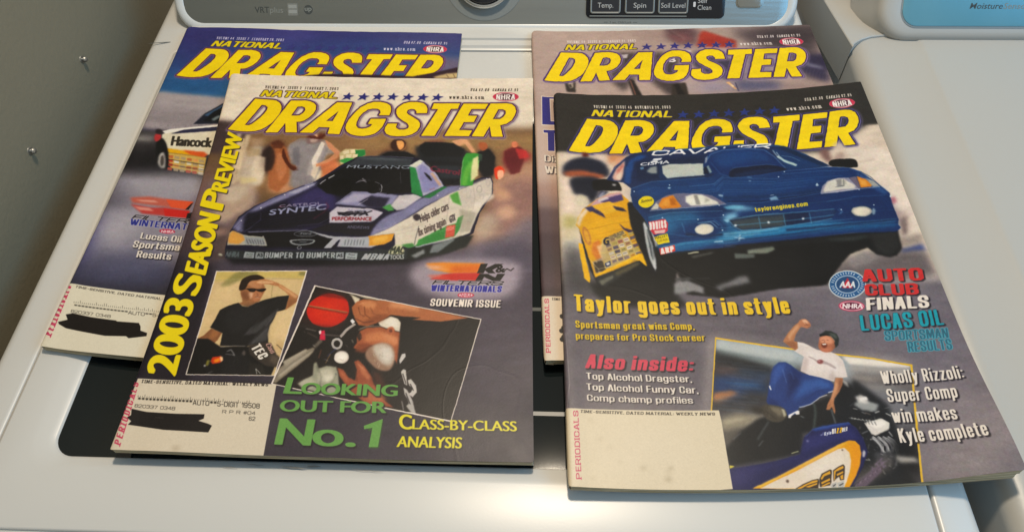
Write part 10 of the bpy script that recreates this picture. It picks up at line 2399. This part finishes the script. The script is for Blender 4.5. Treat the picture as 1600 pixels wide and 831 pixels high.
# ---------------------------------------------------------------- setting
def box(name, x0, y0, z0, x1, y1, z1, mat, parent=None, props=None, bev=0):
    v = [(x0,y0,z0),(x1,y0,z0),(x1,y1,z0),(x0,y1,z0),(x0,y0,z1),(x1,y0,z1),(x1,y1,z1),(x0,y1,z1)]
    o = mesh_obj(name, v, [(3,2,1,0),(4,5,6,7),(0,1,5,4),(1,2,6,5),(2,3,7,6),(3,0,4,7)], mat, parent, props=props)
    if bev: bevel(o, bev)
    return o
box('floor', -600, -900, -990, 1900, 1300, -960, floor_mat, props={'kind': 'structure'})
wl = box('wall', -520, -900, -960, -432, 1300, 1500, wall_paint, props={'kind': 'structure'})
for (y, z), lab in (((560.5, 17.1), 'small steel screw in the olive wall, nearer the washer control panel'),
                    ((441.7, 17.9), 'small steel screw in the olive wall, nearer the left edge of the photo')):
    sc = thing('wall_screw', lab, 'screw', 'screws in the wall')
    fr = lambda v, y=y, z=z: (-432 + v[2], y + v[0], z + v[1])
    circ = lambda r, n=20: [(r*math.cos(2*math.pi*k/n), r*math.sin(2*math.pi*k/n)) for k in range(n)]
    stack('washer_ring', [(circ(3.6), 0), (circ(3.4), .6), (circ(2.4), .8)], steel, sc, frame=fr)
    stack('screw_shank', [(circ(1.5), .8), (circ(1.5), 2.4)], steel, sc, frame=fr)
    stack('screw_head', [(circ(2.2), 2.4), (circ(2.7), 3.2), (circ(2.2), 4.4), (circ(.9), 4.8)], steel, sc, frame=fr)

# ---------------------------------------------------------------- washer
washer = thing('washing_machine', 'white top-loading washer with dark lid window, under the four magazines', 'washing machine')
# cabinet below the deck
box('cabinet', -389, 150, -950, 250, 800, -22, enamel, washer, bev=4)
# deck rim: rounded outside, stepping to the lid seam
LX0, LX1, LY0, LY1 = -360.0, 242.5, 136.0, 596.5
outer = [(x + (7 - (y-132)*.034 if x > 0 else 0), y) for x, y in rrect(-394, 132, 266, 800, 12, 8)]
def inset(pts, d):
    P = np.array(pts); A = np.roll(P, 1, 0); B = np.roll(P, -1, 0); t = B - A; t = t / np.maximum(np.linalg.norm(t, axis=1)[:, None], 1e-9)
    return (P + np.stack([-t[:, 1], t[:, 0]], 1) * d).tolist()
inner = rrect(LX0 - 1.8, LY0 - 1.8, LX1 + 1.8, LY1 + 1.8, 8, 8)
loops = [(outer, -40), (outer, -14)]
for k in range(1, 7):
    a = math.pi/2*k/6; loops.append((inset(outer, 10*(1-math.cos(a))), -14 + 10*math.sin(a)))
loops += [(inset(inner, -3.0), -1.2), (inset(inner, -.8), -1.4), (inner, -2.2), (inner, -12)]
stack('deck_rim', loops, enamel, washer, cap_top=False, cap_bottom=False)
box('seam_gasket', LX0 - 6, LY0 - 2, -16, LX1 + 6, LY1 + 6, -12, seam_dark, washer)
# lid: frame with a softly dished window opening
G = rrect(-323, 185.5, 204, 502, 14, 8)          # edge of the glass
lid_o = rrect(LX0, LY0, LX1, LY1, 7, 8)
loops = [(lid_o, -11), (lid_o, -1.6)]
for k in range(1, 5):
    a = math.pi/2*k/4; loops.append((inset(lid_o, 1.6*(1-math.cos(a))), -1.6 + 1.5*math.sin(a)))
W1 = rrect(-340, 173, 221, 515, 24, 8)
loops += [(W1, -.1), (inset(W1, 4), -.5), (inset(G, -6), -1.6), (inset(G, -2), -2.6), (inset(G, -.5), -3.4), (G, -5)]
lid = stack('lid', loops, enamel, washer, cap_top=False, cap_bottom=False)
gl = mesh_obj('lid_window', [(-324, 184, -4), (205, 184, -4), (205, 503, -4), (-324, 503, -4)], [(0, 1, 2, 3)], glass_black, lid)
stripe = principled('glass_grey_line', (.10, .11, .11), .3)
for y in (307, 223.6): box('grey_line', -40, y-1.4, -3.95, 190, y+1.6, -3.85, stripe, lid)  # two thin grey lines across the glass
# a fine seam across the left rim, and old scuffs on the front of the lid
scuff = principled('graphite_scuff', (.22, .21, .19), .6)
def thin_mark(name, pts, w, mat, z, parent):
    P = np.array(pts, float); t = np.gradient(P, axis=0); t /= np.linalg.norm(t, axis=1)[:, None]; n = np.stack([-t[:, 1], t[:, 0]], 1)
    ws = w/2*np.sin(np.linspace(.25, math.pi-.25, len(P)))[:, None]
    V = [(x, y, z) for x, y in np.concatenate([P + n*ws, P - n*ws])]; k = len(P)
    mesh_obj(name, V, [(i, k+i, k+i+1, i+1) for i in range(k-1)], mat, parent)
thin_mark('seam_line', [(-391.5+i*3.1, 608.2+2.6*math.sin(i/10*1.5)) for i in range(11)], 1.3, seam_dark, -2.0, washer)
rs = random.Random(12)
for (sx, sy, ln, w) in ((-166, 180.5, 16, .9), (-150, 181.6, 9, 1.1), (-190, 181.6, 12, .5), (-120, 179.8, 20, .4), (-90, 181.2, 14, .35), (-205, 179.4, 10, .4)):
    thin_mark('scuff_mark', [(sx + ln*i/7, sy - .06*ln*i/7 + rs.gauss(0, .18)) for i in range(8)], w, scuff, -.02, lid)
# hinge steps behind the lid
stepv = []; prof = [(597.2, -4), (597.6, .2), (599, .9), (600, .3), (600.6, -1.4), (602.5, -1.0), (604, 1.0), (606.5, 1.4), (607.2, .3), (612, .5), (613, 2.6), (617.5, 3.0), (630, 3.0), (631, -4)]
vs = [(x, y, z) for x in (-352, 233) for y, z in prof]; m_ = len(prof)
hs = mesh_obj('hinge_strip', vs, [(i, i+1, m_+i+1, m_+i)[::-1] for i in range(m_-1)], enamel, washer)
# control console, a sloped housing at the back
TH = math.radians(50); CO, SI = math.cos(TH), math.sin(TH)
def con(v): return (v[0] - 7.2, 632 + v[1]*CO - v[2]*SI, 6 + v[1]*SI + v[2]*CO)   # (x, up the slope, out of the slope)
co = rrect(-362, -11.2, 248.5, 150, 30, 10)
loops = [(inset(co, 0), -60), (inset(co, 0), -5)]
for k in range(1, 6):
    a = math.pi/2*k/5; loops.append((inset(co, 5*(1-math.cos(a))), -5 + 5.5*math.sin(a)))
loops += [(inset(co, 9.5), .6), (inset(co, 10.3), -.2)]
console = stack('console', loops, plastic_white, washer, cap_top=False, frame=con)
pp = rrect(-351, -8.4, 238.5, 141, 24, 10)
cpanel = stack('control_panel', [(pp, -.6), (pp, .1), (inset(pp, .7), .35)], brushed, console, frame=con)
def cshift(dz): return lambda v: con((v[0], v[1], v[2] + dz))
circ = lambda r, cx=0, cy=0, n=48: [(cx + r*math.cos(2*math.pi*k/n), cy + r*math.sin(2*math.pi*k/n)) for k in range(n)]
KX, KY = -53.2, 41.0
stack('knob_surround', [(circ(39.5, KX, KY), .2), (circ(39.3, KX, KY), .9), (circ(38, KX, KY), 1.1)], grey_rim, console, frame=con)
stack('knob_ring', [(circ(28.5, KX, KY), 1.0), (circ(28.5, KX, KY), 7), (circ(27.0, KX, KY), 8.4), (circ(25.4, KX, KY), 8.4), (circ(24.6, KX, KY), 7)], chrome, console, frame=con, cap_top=False)
stack('knob', [(circ(24.2, KX, KY), 1.0), (circ(24.2, KX, KY), 9), (circ(22.6, KX, KY), 10.4)], black_gloss, console, frame=con)
bpn = rrect(45.5, 4.4, 178.5, 66, 5, 6)
bpanel = stack('button_panel', [(bpn, .2), (bpn, 1.2), (inset(bpn, .6), 1.6)], black_gloss, console, frame=con)
for x0, x1, t, tw in ((49.5, 78.6, 'Temp.', 15), (82.8, 111.2, 'Spin', 12), (114.6, 143.2, 'Soil Level', 23)):
    b0 = rrect(x0, 8.6, x1, 31, 2.6, 5)
    b = stack('button', [(b0, 1.4), (b0, 3.0), (inset(b0, .9), 3.4), (inset(b0, 1.5), 3.1)], [grey_rim], bpanel, frame=con, cap_top=False)
    b1_ = inset(b0, 1.5); stack('button_face', [(b1_, 2.6), (b1_, 3.15)], button_plastic, bpanel, frame=con)
    text_print('lettering', t, ink_grey, bpanel, con, (x0+x1)/2 - tw/2, 14.0, 4.6, tw, z=3.3)
text_print('lettering', 'Self', ink_grey, bpanel, con, 152.5, 18.6, 4.4, 9, z=1.7)
text_print('lettering', 'Clean', ink_grey, bpanel, con, 152.5, 12.4, 4.4, 13, z=1.7)
ib = rrect(148.2, 15.0, 150.4, 19.6, .6, 3); stack('indicator', [(ib, 1.5), (ib, 2.0)], principled('indicator_lens', (.6, .62, .65), .3), bpanel, frame=con)
tb = rrect(49, 6.0, 142.5, 6.9, .4, 3); stack('trim_line', [(tb, 1.5), (tb, 1.9)], grey_rim, bpanel, frame=con)
sb = rrect(190, 14.8, 214, 40, 4, 6)
stack('start_button', [(inset(sb, -.9), .3), (inset(sb, -.9), .9), (sb, 1.0), (sb, 1.8), (inset(sb, .8), 2.2)], brushed, console, frame=con)
text_print('lettering', 'VRT', ink_dark, cpanel, con, -280.5, 8.6, 5.6, 14.5, z=.45, bold=.012)
text_print('lettering', 'plus', ink_light, cpanel, con, -265.2, 8.6, 5.4, 13.0, z=.45)
em = rrect(-247.5, 6.0, -237.5, 17.5, .6, 3); 
stack('energy_mark', [(em, .40), (em, .46)], principled('mark_grey', (.20, .21, .20), .4), cpanel, frame=con)
for yy in (9.5, 14.2): 
    e2 = rrect(-246.6, yy-1.4, -238.4, yy+1.9, .4, 2); stack('energy_mark_band', [(e2, .47), (e2, .52)], principled('mark_pale', (.30, .32, .31), .4), cpanel, frame=con)
stack('round_mark', [(circ(4.4, -227, 11.6, 24), .40), (circ(4.4, -227, 11.6, 24), .46)], ink_dark, cpanel, frame=con)
text_print('lettering', 'up', ink_light, cpanel, con, -230.6, 10.6, 4.2, 7, z=.52, bold=.02)
text_print('lettering', '3 sec. Child Lock', ink_dark, cpanel, con, 69, -.2, 2.0, 21, z=.45)
stack('trim_dash', [(rrect(63, .5, 67, .9, .1, 2), .40), (rrect(63, .5, 67, .9, .1, 2), .45)], ink_dark, cpanel, frame=con)
stack('trim_dash', [(rrect(91.5, .5, 95.5, .9, .1, 2), .40), (rrect(91.5, .5, 95.5, .9, .1, 2), .45)], ink_dark, cpanel, frame=con)

# ---------------------------------------------------------------- dryer
dryer = thing('clothes_dryer', 'white dryer with a blue-lit control panel, to the right of the washer', 'dryer')
D0 = rrect(291, 110, 960, 850, 12, 8)
loops = [(D0, -950), (D0, -16)]
for k in range(1, 9):
    a = math.pi/2*k/8; loops.append((inset(D0, 17*(1-math.cos(a))), -16 + 14.5*math.sin(a)))
D1 = lambda d: rrect(291+d, 110+d, 960-d, 850-d, 10, 8)
loops = loops[:2] + [(rrect(291+q, 110+q, 960-q, 850-q, 12+q*.3, 8), z) for q, z in [(17*(1-math.cos(math.pi/2*k/8)), -16 + 14.5*math.sin(math.pi/2*k/8)) for k in range(1, 9)]]
loops += [(D1(62), -1.2), (D1(64), .0), (D1(68), .3)]
stack('cabinet', loops, enamel_dryer, dryer)
# console housing with a rounded lower left corner
hx = [(290, 605), (292.5, 609), (296.5, 612.5), (301.5, 616), (311, 620), (324, 622.2), (402, 622.2), (960, 622.2), (960, 900), (254, 900), (266, 760), (279, 670)]
stack('console_base', [(hx, -40), (hx, .2), (inset(hx, .8), .9)], enamel_dryer, dryer, smooth=False)
def dcon(v): return (v[0], 626 + v[1]*CO - v[2]*SI, 2 + v[1]*SI + v[2]*CO)
dh = rrect(313, -9, 930, 160, 30, 10)
loops = [(inset(dh, -12), -30), (inset(dh, -7), -12), (inset(dh, -2.5), -3), (dh, 3)]
for k in range(1, 6):
    a = math.pi/2*k/5; loops.append((inset(dh, 8*(1-math.cos(a))), 2 + 8*math.sin(a)))
loops += [(inset(dh, 22), 11), (inset(dh, 24), 10.2)]
dcons = stack('console', loops, enamel_dryer, dryer, cap_top=False, frame=dcon)
dp = rrect(334, 4.5, 905, 125, 15, 10)
stack('panel_gasket', [(inset(dp, -1.6), 9.5), (inset(dp, -1.6), 10.9)], grey_rim, dcons, frame=dcon)
dpan = stack('control_panel', [(dp, 10.0), (dp, 11.3), (inset(dp, .8), 11.7)], panel_dryer, dcons, frame=dcon)
text_print('lettering', 'Moisture', ink_dark, dpan, dcon, 395, 20, 5.2, 30, z=11.9, bold=.004, shear=.2)
text_print('lettering', 'Sensor', ink_light, dpan, dcon, 425.8, 20, 5.2, 24, z=11.9, shear=.2)

# ---------------------------------------------------------------- magazines
paper_edge = principled('trimmed_page_edges', (.5, .42, .26), .75)
def edge_stripes(m):
    nt = m.node_tree; b = nt.nodes['Principled BSDF']; tc = nt.nodes.new('ShaderNodeTexCoord'); mp = nt.nodes.new('ShaderNodeMapping')
    mp.inputs['Scale'].default_value = (6, 6, 1800)
    no = nt.nodes.new('ShaderNodeTexNoise'); no.inputs['Scale'].default_value = 1.0; no.inputs['Detail'].default_value = 3
    cr = nt.nodes.new('ShaderNodeValToRGB'); cr.color_ramp.elements[0].position = .35; cr.color_ramp.elements[0].color = (.20, .16, .09, 1); cr.color_ramp.elements[1].position = .62; cr.color_ramp.elements[1].color = (.60, .50, .32, 1)
    nt.links.new(tc.outputs['Object'], mp.inputs[0]); nt.links.new(mp.outputs[0], no.inputs[0]); nt.links.new(no.outputs[0], cr.inputs[0]); nt.links.new(cr.outputs[0], b.inputs['Base Color'])
edge_stripes(paper_edge)
page_paper = principled('inner_page_paper', (.52, .50, .44), .6)

def sstep(t): t = min(max(t, 0), 1); return t*t*(3-2*t)
def surface(key, u, v):
    s = SHEETS[key]; TL, TR, BR, BL = [np.array(s[k]) for k in ('TL', 'TR', 'BR', 'BL')]
    p = (1-u)*(1-v)*BL + u*(1-v)*BR + u*v*TR + (1-u)*v*TL
    l, r, t, b = [np.array(q) for q in s['bulge']]
    p = p + 4*v*(1-v)*((1-u)*l + u*r) + 4*u*(1-u)*(v*t + (1-v)*b)
    z = s['z']; zz = (1-u)*(1-v)*z[3] + u*(1-v)*z[2] + u*v*z[1] + (1-u)*v*z[0]
    return p[0], p[1], zz
def make_magazine(key, ink, label, thick, wear_seed, curl=0.0, drop=(0, 0, 0, 0)):
    t = thing('magazine', label, 'magazine', 'racing magazines on the washer')
    rng = random.Random(wear_seed); NU, NV = 44, 54
    w1 = [rng.uniform(0, 6.28) for _ in range(6)]
    def top(u, v):
        x, y, z = surface(key, u, v)
        z += .45*math.sin(w1[3] + 9*u + 2*math.sin(5*u))*math.exp(-v/.035) + .35*math.sin(w1[4] + 11*v)*math.exp(-(1-u)/.03) + .3*math.sin(w1[5] + 8*u)*math.exp(-(1-v)/.03)
        z += .5*math.sin(3.1*u*2 + w1[0])*math.sin(2.3*v*2 + w1[1]) * min(1, 6*u, 6*(1-u)+.3)
        ridge = math.exp(-((u-.018)/.02)**2)*.5                       # swelling by the fold
        z += ridge
        if curl: 
            c = sstep((u + (1-v) - 1.62)/.38); z += curl*c*c
        # rounded fold
        if u < .008: z -= (1 - math.sqrt(max(0, 1-(1-u/.008)**2)))*thick*.22
        return x, y, z
    # worn corners: pull the outline in
    def warp(u, v):
        for cu, cv, r in ((0, 1, .020), (1, 0, .006), (0, 0, .008), (1, 1, .004)):
            du, dv = abs(u-cu), abs(v-cv)*358/273
            if du < r and dv < r:
                du2, dv2 = r-du, r-dv; d = math.hypot(du2, dv2)
                if d > r:
                    s_ = r/d; du, dv = r-du2*s_, r-dv2*s_
                    u = du if cu == 0 else 1-du; v = (dv if cv == 0 else 358/273 - dv)*273/358 if cv == 0 else 1-dv*273/358
        return u, v
    us = sorted(set([0, .003, .006, .009, .012, .016, .02, .03, .045] + [i/NU for i in range(2, NU+1)] + [.985, .993, .997]))
    vs_ = sorted(set([i/NV for i in range(NV+1)] + [.004, .008, .012, .988, .992, .996]))
    nu, nv = len(us), len(vs_)
    V, UV = [], []
    for v in vs_:
        for u in us:
            uu, vv = warp(u, v)
            if vv > .999: vv -= abs(rng.gauss(0, .0006))
            if uu < .001: uu += abs(rng.gauss(0, .0005))
            V.append(top(uu, vv)); UV.append((uu, vv))
    F = [(j*nu+i, j*nu+i+1, (j+1)*nu+i+1, (j+1)*nu+i) for j in range(nv-1) for i in range(nu-1)]
    n0 = len(V)
    # cover stock has a little thickness: turn the rim down
    rim = [i for i in range(nu)] + [j*nu+nu-1 for j in range(1, nv)] + [(nv-1)*nu+i for i in range(nu-2, -1, -1)] + [j*nu for j in range(nv-2, 0, -1)]
    ct = .22
    for r_ in rim: V.append((V[r_][0], V[r_][1], V[r_][2]-ct)); UV.append(UV[r_])
    m_ = len(rim)
    for k in range(m_):
        a, b = rim[k], rim[(k+1) % m_]; F.append((a, n0+k, n0+(k+1) % m_, b))
    mesh_obj('front_cover', V, F, ink, t, smooth=True, uvs=UV).data.set_sharp_from_angle(angle=math.radians(60))
    # page block, slightly stepped leaf by leaf, following the cover
    layers = 9
    def outline(k, du=0):
        pts = []
        f = k/(layers-1)
        def P(u, v):
            uu, vv = warp(u, v); x, y, z = top(uu, vv)
            base = max(z - thick, -50)
            zf = z - .25 - f*(thick - .5)
            if curl:                                # lower leaves curl less
                cz = top(uu, vv)[2] - surface(key, uu, vv)[2]; c = sstep((uu + (1-vv) - 1.62)/.38); zf -= curl*c*c*(f**1.3)*.92
            return x, y, zf
        j1 = rng.uniform(-.0014, .0010); j2 = rng.uniform(-.0018, .0008)
        e1, e2 = 1 + j1 - .0015 - .0015*f, -j2 + .0012
        ulist = [.006 + (e1-.006)*i/36 for i in range(37)]; vlist = [e2 + (.997-e2)*i/40 for i in range(41)]
        for u in ulist: pts.append(P(u, e2))
        for v in vlist[1:]: pts.append(P(e1, v))
        for u in ulist[-2::-1]: pts.append(P(u, .997))
        for v in vlist[-2:0:-1]: pts.append(P(.006, v))
        return pts
    V, F = [], []
    for k in range(layers):
        p = outline(k); n = len(p)
        V += p; V += [(x, y, z - (thick-.5)/(layers-1)*.82) for x, y, z in p]
    for k in range(2*layers-1):
        for i in range(n): 
            j = (i+1) % n; F.append((k*n+i, (k+1)*n+i, (k+1)*n+j, k*n+j))
    F.append(tuple(range((2*layers-1)*n, 2*layers*n)))
    pb = mesh_obj('page_block', V, F, paper_edge, t); pb['kind'] = 'stuff'
    # back cover and fold
    V, F, = [], []
    for v in [i/40 for i in range(41)]:
        x, y, z = top(*warp(0.0, v)); x2, y2, z2 = top(.014, v)
        for k in range(7):
            a = math.pi*k/6
            V.append((x + .9 - 1.15*math.sin(a) , y, z - .1 - (thick-.5)*(k/6)))
        V.append((x2 + 3, y2, z2 - thick + .05))
    F = [(j*8+i, j*8+i+1, (j+1)*8+i+1, (j+1)*8+i) for j in range(40) for i in range(7)]
    UVs = [(0.001, j/40) for j in range(41) for _ in range(8)]
    mesh_obj('fold', V, F, ink, t, smooth=True, uvs=UVs)
    V, F = [], []
    for v in [i/20 for i in range(21)]:
        for u in [i/16 for i in range(17)]:
            x, y, z = top(*warp(min(max(u, .004), .999), min(max(v, .002), .998)))
            c = sstep((u + (1-v) - 1.62)/.38) if curl else 0
            V.append((x, y, z - thick - curl*c*c*.95))
    n = len(V); V += [(x, y, z-.2) for x, y, z in V]
    F = [(j*17+i, j*17+i+1, (j+1)*17+i+1, (j+1)*17+i) for j in range(20) for i in range(16)]
    F += [tuple(n+q for q in f[::-1]) for f in F]
    rim = [i for i in range(17)] + [j*17+16 for j in range(1, 21)] + [20*17+i for i in range(15, -1, -1)] + [j*17 for j in range(19, 0, -1)]
    F += [(rim[k], n+rim[k], n+rim[(k+1) % len(rim)], rim[(k+1) % len(rim)]) for k in range(len(rim))]
    mesh_obj('back_cover', V, F, page_paper, t, smooth=False)
    return t
inks = {}
for key, prog, base, seed, lab, thick, curl in (
    ('RL', WINTER_PRINT, '3a3a7c', 3, 'magazine with a blue sky cover, lying behind and half under the season preview issue', 6.4, 0),
    ('RR', DIXON_PRINT, 'b09c94', 4, 'magazine with a pinkish tan cover, mostly hidden beneath the blue car issue', 6.4, 0),
    ('FL', PREVIEW_PRINT, 'd6cab2', 5, 'season preview magazine with a green and white funny car on a cream-topped cover', 6.4, 0),
    ('FR', NOVEMBER_PRINT, '34312e', 6, 'magazine with a blue car on its dark cover and a blank cream address box', 6.6, 9.0)):
    nm = {'RL': 'WINTER', 'RR': 'DIXON', 'FL': 'PREVIEW', 'FR': 'NOVEMBER'}[key]
    im = ink_image(nm, prog, base, seed)
    make_magazine(key, ink_material(nm, im), lab, thick, seed, curl)
